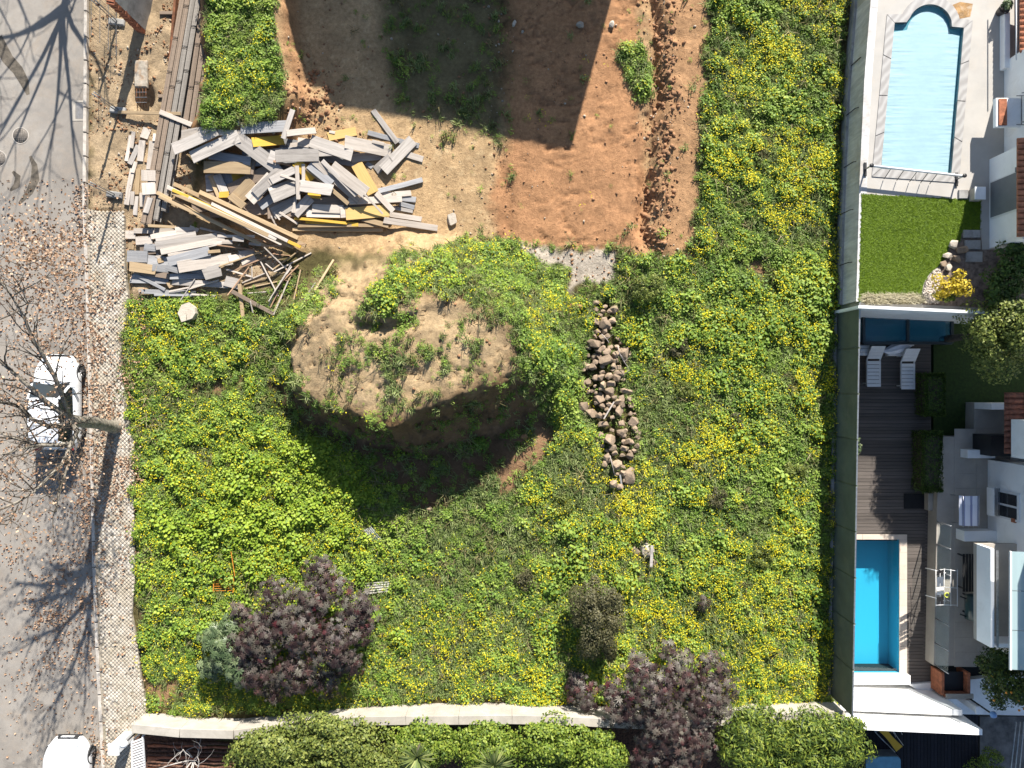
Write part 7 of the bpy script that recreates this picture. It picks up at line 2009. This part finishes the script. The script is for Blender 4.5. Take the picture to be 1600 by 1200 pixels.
# clothes airer at the patio edge
c = W(1475, 917, P2 + .8); t = thing('clothes_airer', 'white winged clothes airer with dark laundry on the patio', 'airer', (c.x, c.y, P2))
for s in (-.7, 0, .7):
    for e in (-.42, .42): MB().tube([(c.x, c.y + s, P2 + .82), (c.x + e, c.y + s * .95, P2 + .98)], .012, 6).build('wing_bar', white_metal, t)
for e in (-.42, -.21, 0, .21, .42): MB().tube([(c.x + e, c.y - .72, P2 + .82 + .16 * abs(e) / .42), (c.x + e, c.y + .72, P2 + .82 + .16 * abs(e) / .42)], .010, 6).build('line_bar', white_metal, t)
for s in (-.55, .55):
    for e in (-.3, .3): MB().tube([(c.x + e, c.y + s, P2), (c.x - e * .2, c.y + s, P2 + .82)], .013, 6).build('leg', white_metal, t)
for k, (ya, yb, mt) in enumerate(((.5, .7, black_metal), (.05, .42, grey_fabric), (-.1, .0, cloth_white), (-.65, -.35, black_metal), (-.28, -.14, grey_fabric))):
    MB().grid(6, 6, lambda u, v: (c.x - .38 + .34 * u, c.y + ya + (yb - ya) * v, P2 + .98 - .14 * u + .01 * math.sin(9 * u + 5 * v))).build('garment', mt, t)
q = W(1480, 930, P2 + .95); MB().tube([(q.x + .09 * math.cos(a), q.y + .09 * math.sin(a), P2 + .93) for a in np.linspace(0, 2 * math.pi, 18)], .022, 7).build('yellow_ring', plain('yellow_plastic', (.6, .62, .08), .5), t)
# bench and round table under the balcony
t = thing('slatted_bench', 'black slatted bench half under the balcony', 'bench', W(1513, 895, P2))
x0, x1 = W(1504, 0, P2 + .5).x, W(1504, 0, P2 + .5).x + .9
for k in range(7): MB().box((x0 + .05 + k * .12, ypx(895, P2 + .5), P2 + .5), (.09, 1.5, .03), bev=.005).build('slat', black_metal, t)
for xx in (x0 + .1, x1 - .1):
    for yy in (-.65, .65): MB().bar((xx, ypx(895, P2 + .5) + yy, P2), (xx, ypx(895, P2 + .5) + yy, P2 + .48), .05, .05).build('leg', black_metal, t)
t = thing('barrel_grill', 'dark green barrel grill with black handles half under the balcony', 'grill', W(1523, 950, P2))
c = W(1523, 950, P2 + .8)
MB().tube([(c.x, c.y - .5, P2 + .75), (c.x, c.y - .45, P2 + .75), (c.x, c.y + .45, P2 + .75), (c.x, c.y + .5, P2 + .75)], [.2, .32, .32, .2], 16).build('barrel', plain('dark_green_enamel', (.02, .05, .05), .35, var=.1), t)
for s in (-.35, .35):
    MB().bar((c.x - .3, c.y + s, P2 + .75), (c.x - .55, c.y + s + .1, P2 + .78), .05, .05).build('handle', black_metal, t); MB().bar((c.x, c.y + s, P2), (c.x, c.y + s, P2 + .5), .05, .05).build('leg', black_metal, t)
# glass balustrade along the patio edge
t = thing('glass_balustrade', 'clear glass balustrade with steel posts at the patio edge', 'balustrade', W(1462, 920, P2))
ys_ = [815, 850, 890, 928, 966, 1004, 1038]
for k, yy in enumerate(ys_):
    p = W(np.interp(yy, [800, 1040], [1464.5, 1460]), yy, P2); MB().tube([(p.x, p.y, P2), (p.x, p.y, P2 + 1.0)], .022, 8).build('post', steel, t)
    if k < len(ys_) - 1:
        y2 = ys_[k + 1]; q = W(np.interp(y2, [800, 1040], [1464.5, 1460]), y2, P2)
        MB().bar((p.x, p.y - .05, P2 + .52), (q.x, q.y + .05, P2 + .52), .014, .9).build('pane', glass_clear, t)
# pool-side wall, brick barbecue and lower yard
t = thing('white_pool_wall', 'white stepped wall along the end of the blue pool', 'wall', W(1420, 1085, D2))
ya = ypx(1069, D2); xA, xB = XL + .1, W(1503, 0, .4).x
MB().prism([(xA, ya - .22), (xB, ya - .42), (xB, ya - .2), (xA, ya)], -3.3, .42, bottom=True).build('lower_wall', white_paint, t)
MB().prism([(xA, ya - .60), (xB + .3, ya - .82), (xB + .3, ya - .60), (xA, ya - .36)], -3.3, 1.2, bottom=True).build('upper_wall', white_paint, t)
MB().prism([(xA, ya - .355), (xB, ya - .57), (xB, ya - .425), (xA, ya - .225)], -3.3, .2, bottom=True).build('gutter', concrete_grey, t)
o = MB().prism(P((1420, 1070), (1700, 1046), (1700, 1120), (1500, 1116), z=-1.45), -3, -1.45).build('white_yard', white_paint); tag(o, kind='structure')
c = W(1486, 1064, -1.0); t = thing('brick_barbecue', 'red brick barbecue with open top at the yard edge', 'barbecue', (c.x, c.y, -1.45))
for k in range(8):
    for (dx, dy, sx_, sy_) in ((-.52, 0, .12, .9), (.52, 0, .12, .9), (0, -.45, .92, .12)):
        MB().box((c.x + dx, c.y + dy, -1.40 + k * .1), (sx_, sy_ - (.0 if dx else 0), .085), bev=.006).build('brick', brick_red, t)
MB().box((c.x, c.y + .02, -.95), (.9, .75, .04)).build('grate', black_metal, t)
MB().box((c.x + .1, c.y - .45, -.58), (1.1, .2, .05), bev=.01).build('top_slab', concrete, t)
a = W(1497, 1079, -1.45); bt = Vector((a.x, a.y, .75))
t = thing('ball_post', 'grey post topped with a blue ball beside the barbecue', 'post', a)
MB().tube([a, bt], .035, 8).build('pole', black_metal, t)
MB().lathe([(.02, -.13), (.09, -.1), (.135, 0), (.09, .1), (.02, .13)], bt + Vector((0, 0, .1)), 16).build('ball', blue_ball, t)
t = thing('yard_pillar', 'short white pillar at the end of the white pool wall', 'pillar', W(1528, 1110, -1.45))
p = W(1528, 1108, 0); MB().box((p.x, p.y, -.7), (.24, .24, 1.5), bev=.01).build('shaft', white_paint, t); MB().box((p.x, p.y, .08), (.3, .3, .06), bev=.01).build('cap', white_paint, t)
c = W(1575, 1052, 1.0)
t = shrub('citrus_tree', 'dark green citrus tree with small orange fruit at the right edge', 'tree', 1572, 1054, -1.4, 3.6, 1.25, 1.3, 8000, .11, LEAF_OVAL, m_orange, 30, 140, stems=3)
fr_m = plain('orange_fruit', (.75, .28, .02), .5, var=.1)
r = random.Random(5)
for k in range(24):
    a = r.uniform(0, 6.28); e = r.uniform(.2, 1.3); cc = absloc(t) + Vector((1.15 * math.cos(a) * math.cos(e), 1.2 * math.sin(a) * math.cos(e), 2.1 + 1.6 * math.sin(e)))
    MB().lathe([(.005, -.045), (.035, -.03), (.045, 0), (.035, .03), (.005, .045)], cc, 8).build('fruit', fr_m, t)
# black deck of the lower neighbour
t = thing('black_deck', None, None, W(1425, 1170, D2)); t['kind'] = 'structure'
x0, x1 = XL + .2, W(1529, 0, D2).x; y1 = ya - .9; y0 = ypx(1290, D2); nb_ = int((x1 - x0) / .14)
bmesh_ = MB().box((0, 0, 0), ((x1 - x0) / nb_ - .012, y1 - y0, .03), bev=.004).mesh('deck_board'); bmesh_.materials.append(deck_black)
MB().prism([(x0, y0), (x1, y0), (x1, y1), (x0, y1)], D2 - .8, D2 - .06).build('deck_base', rubber, t)
for k in range(nb_):
    o = bpy.data.objects.new('deck_board', bmesh_); col.objects.link(o); o.parent = t
    o.location = Vector((x0 + (k + .5) * (x1 - x0) / nb_, (y0 + y1) / 2, D2 - .015)) - absloc(t)
c = W(1388, 1150, D2 + .4); t = thing('beach_chair', 'yellow and blue folding beach chair on the black deck', 'chair', (c.x, c.y, D2))
ang = math.radians(-50)
R = Matrix.Rotation(ang, 4, 'Z')
def lc(x, y, z): v = R @ Vector((x, y, 0)); return (c.x + v.x, c.y + v.y, D2 + z)
MB().grid(10, 4, lambda u, v: lc(-.45 + 1.1 * u, (.17 - .05 * math.sin(u * 3.1)) * (2 * v - 1), .35 + .12 * u * u - .06 * math.sin(math.pi * u))).build('seat_sling', yellow_fabric, t)
MB().grid(6, 4, lambda u, v: lc(-.8 + .4 * u, .28 * (2 * v - 1), .62 - .25 * u)).build('back_sling', grey_fabric, t)
for s in (-1, 1):
    MB().tube([lc(-.85, s * .3, .68), lc(-.4, s * .3, .36), lc(.65, s * .22, .45)], .016, 6).build('frame_tube', steel, t)
    MB().tube([lc(-.35, s * .3, 0), lc(.1, s * .28, .42)], .014, 6).build('leg', steel, t); MB().tube([lc(.5, s * .24, 0), lc(-.1, s * .28, .4)], .014, 6).build('leg', steel, t)
MB().tube([lc(-.5 + .75 * k / 8, .55 - .25 * (k / 8 - .4) ** 2, .5) for k in range(9)], .014, 6).build('arm', steel, t)
c = W(1380, 1208, D2 + .6); t = thing('hot_tub', 'blue covered hot tub cut off by the bottom edge', 'hot tub', (c.x, c.y, D2))
def rrect(hx, hy, r, n=6): return [(c.x + sx_ * (hx - r) + r * math.cos(a), c.y + sy_ * (hy - r) + r * math.sin(a)) for sx_, sy_, a0 in ((1, 1, 0), (-1, 1, 90), (-1, -1, 180), (1, -1, 270)) for a in [math.radians(a0 + 90 * i / n) for i in range(n + 1)]]
MB().prism(rrect(.72, .68, .18), D2, D2 + .55).build('tub', plain('tub_grey', (.12, .14, .16), .5), t)
MB().prism(rrect(.70, .66, .17), D2 + .553, D2 + .62).build('cover', plain('tub_cover_blue', (.12, .30, .42), .4, var=.12, scale=3), t)
o = MB().prism(P((1531, 1120), (1700, 1120), (1700, 1300), (1531, 1300), z=-2.2)[::-1], -3.4, -2.2).build('stone_yard', plain('yard_stone', (.20, .185, .175), .9, var=.3, scale=1.5, bmp=.6, bscale=8)); tag(o, kind='structure')
shrub('yard_bush', 'round green bush at the bottom right corner', 'bush', 1535, 1195, -2.2, 1.6, .9, .7, 2500, .08, LEAF_OVAL, m_hedge2, 18, 150)
t = thing('yard_railing', 'thin steel railing above the stone yard at the corner', 'railing', W(1585, 1160, -2))
for k in range(3): a, b = W(1588 + k * 6, 1128, -.8), W(1578 + k * 7, 1215, -.8); MB().tube([a, b], .025, 6).build('rail', steel, t)

# ---------------------------------------------------------------- building north of the view; only its shadow enters the picture
hB = 9.0
k_ = hB / math.tan(SUN_EL)
shp = [(890, 240), (700, 193), (517, 163), (507, 144), (476, 130), (452, 80), (432, 15), (424, -60)]
fp = [Vector(W2(*p)) + Vector((SUN_DX, SUN_DY)) * k_ for p in shp]
fp = [tuple(p) for p in fp] + [(fp[-1][0], fp[0][1] + 14), (fp[0][0], fp[0][1] + 14)]
t = thing('apartment_block', 'plain white block beyond the top edge that shades the cleared soil', 'building', (*fp[0], 0))
MB().prism(fp, -.5, hB - .01).build('wall', white_paint, t)
MB().prism(fp, hB - .005, hB, bottom=True).build('roof', concrete_grey, t)
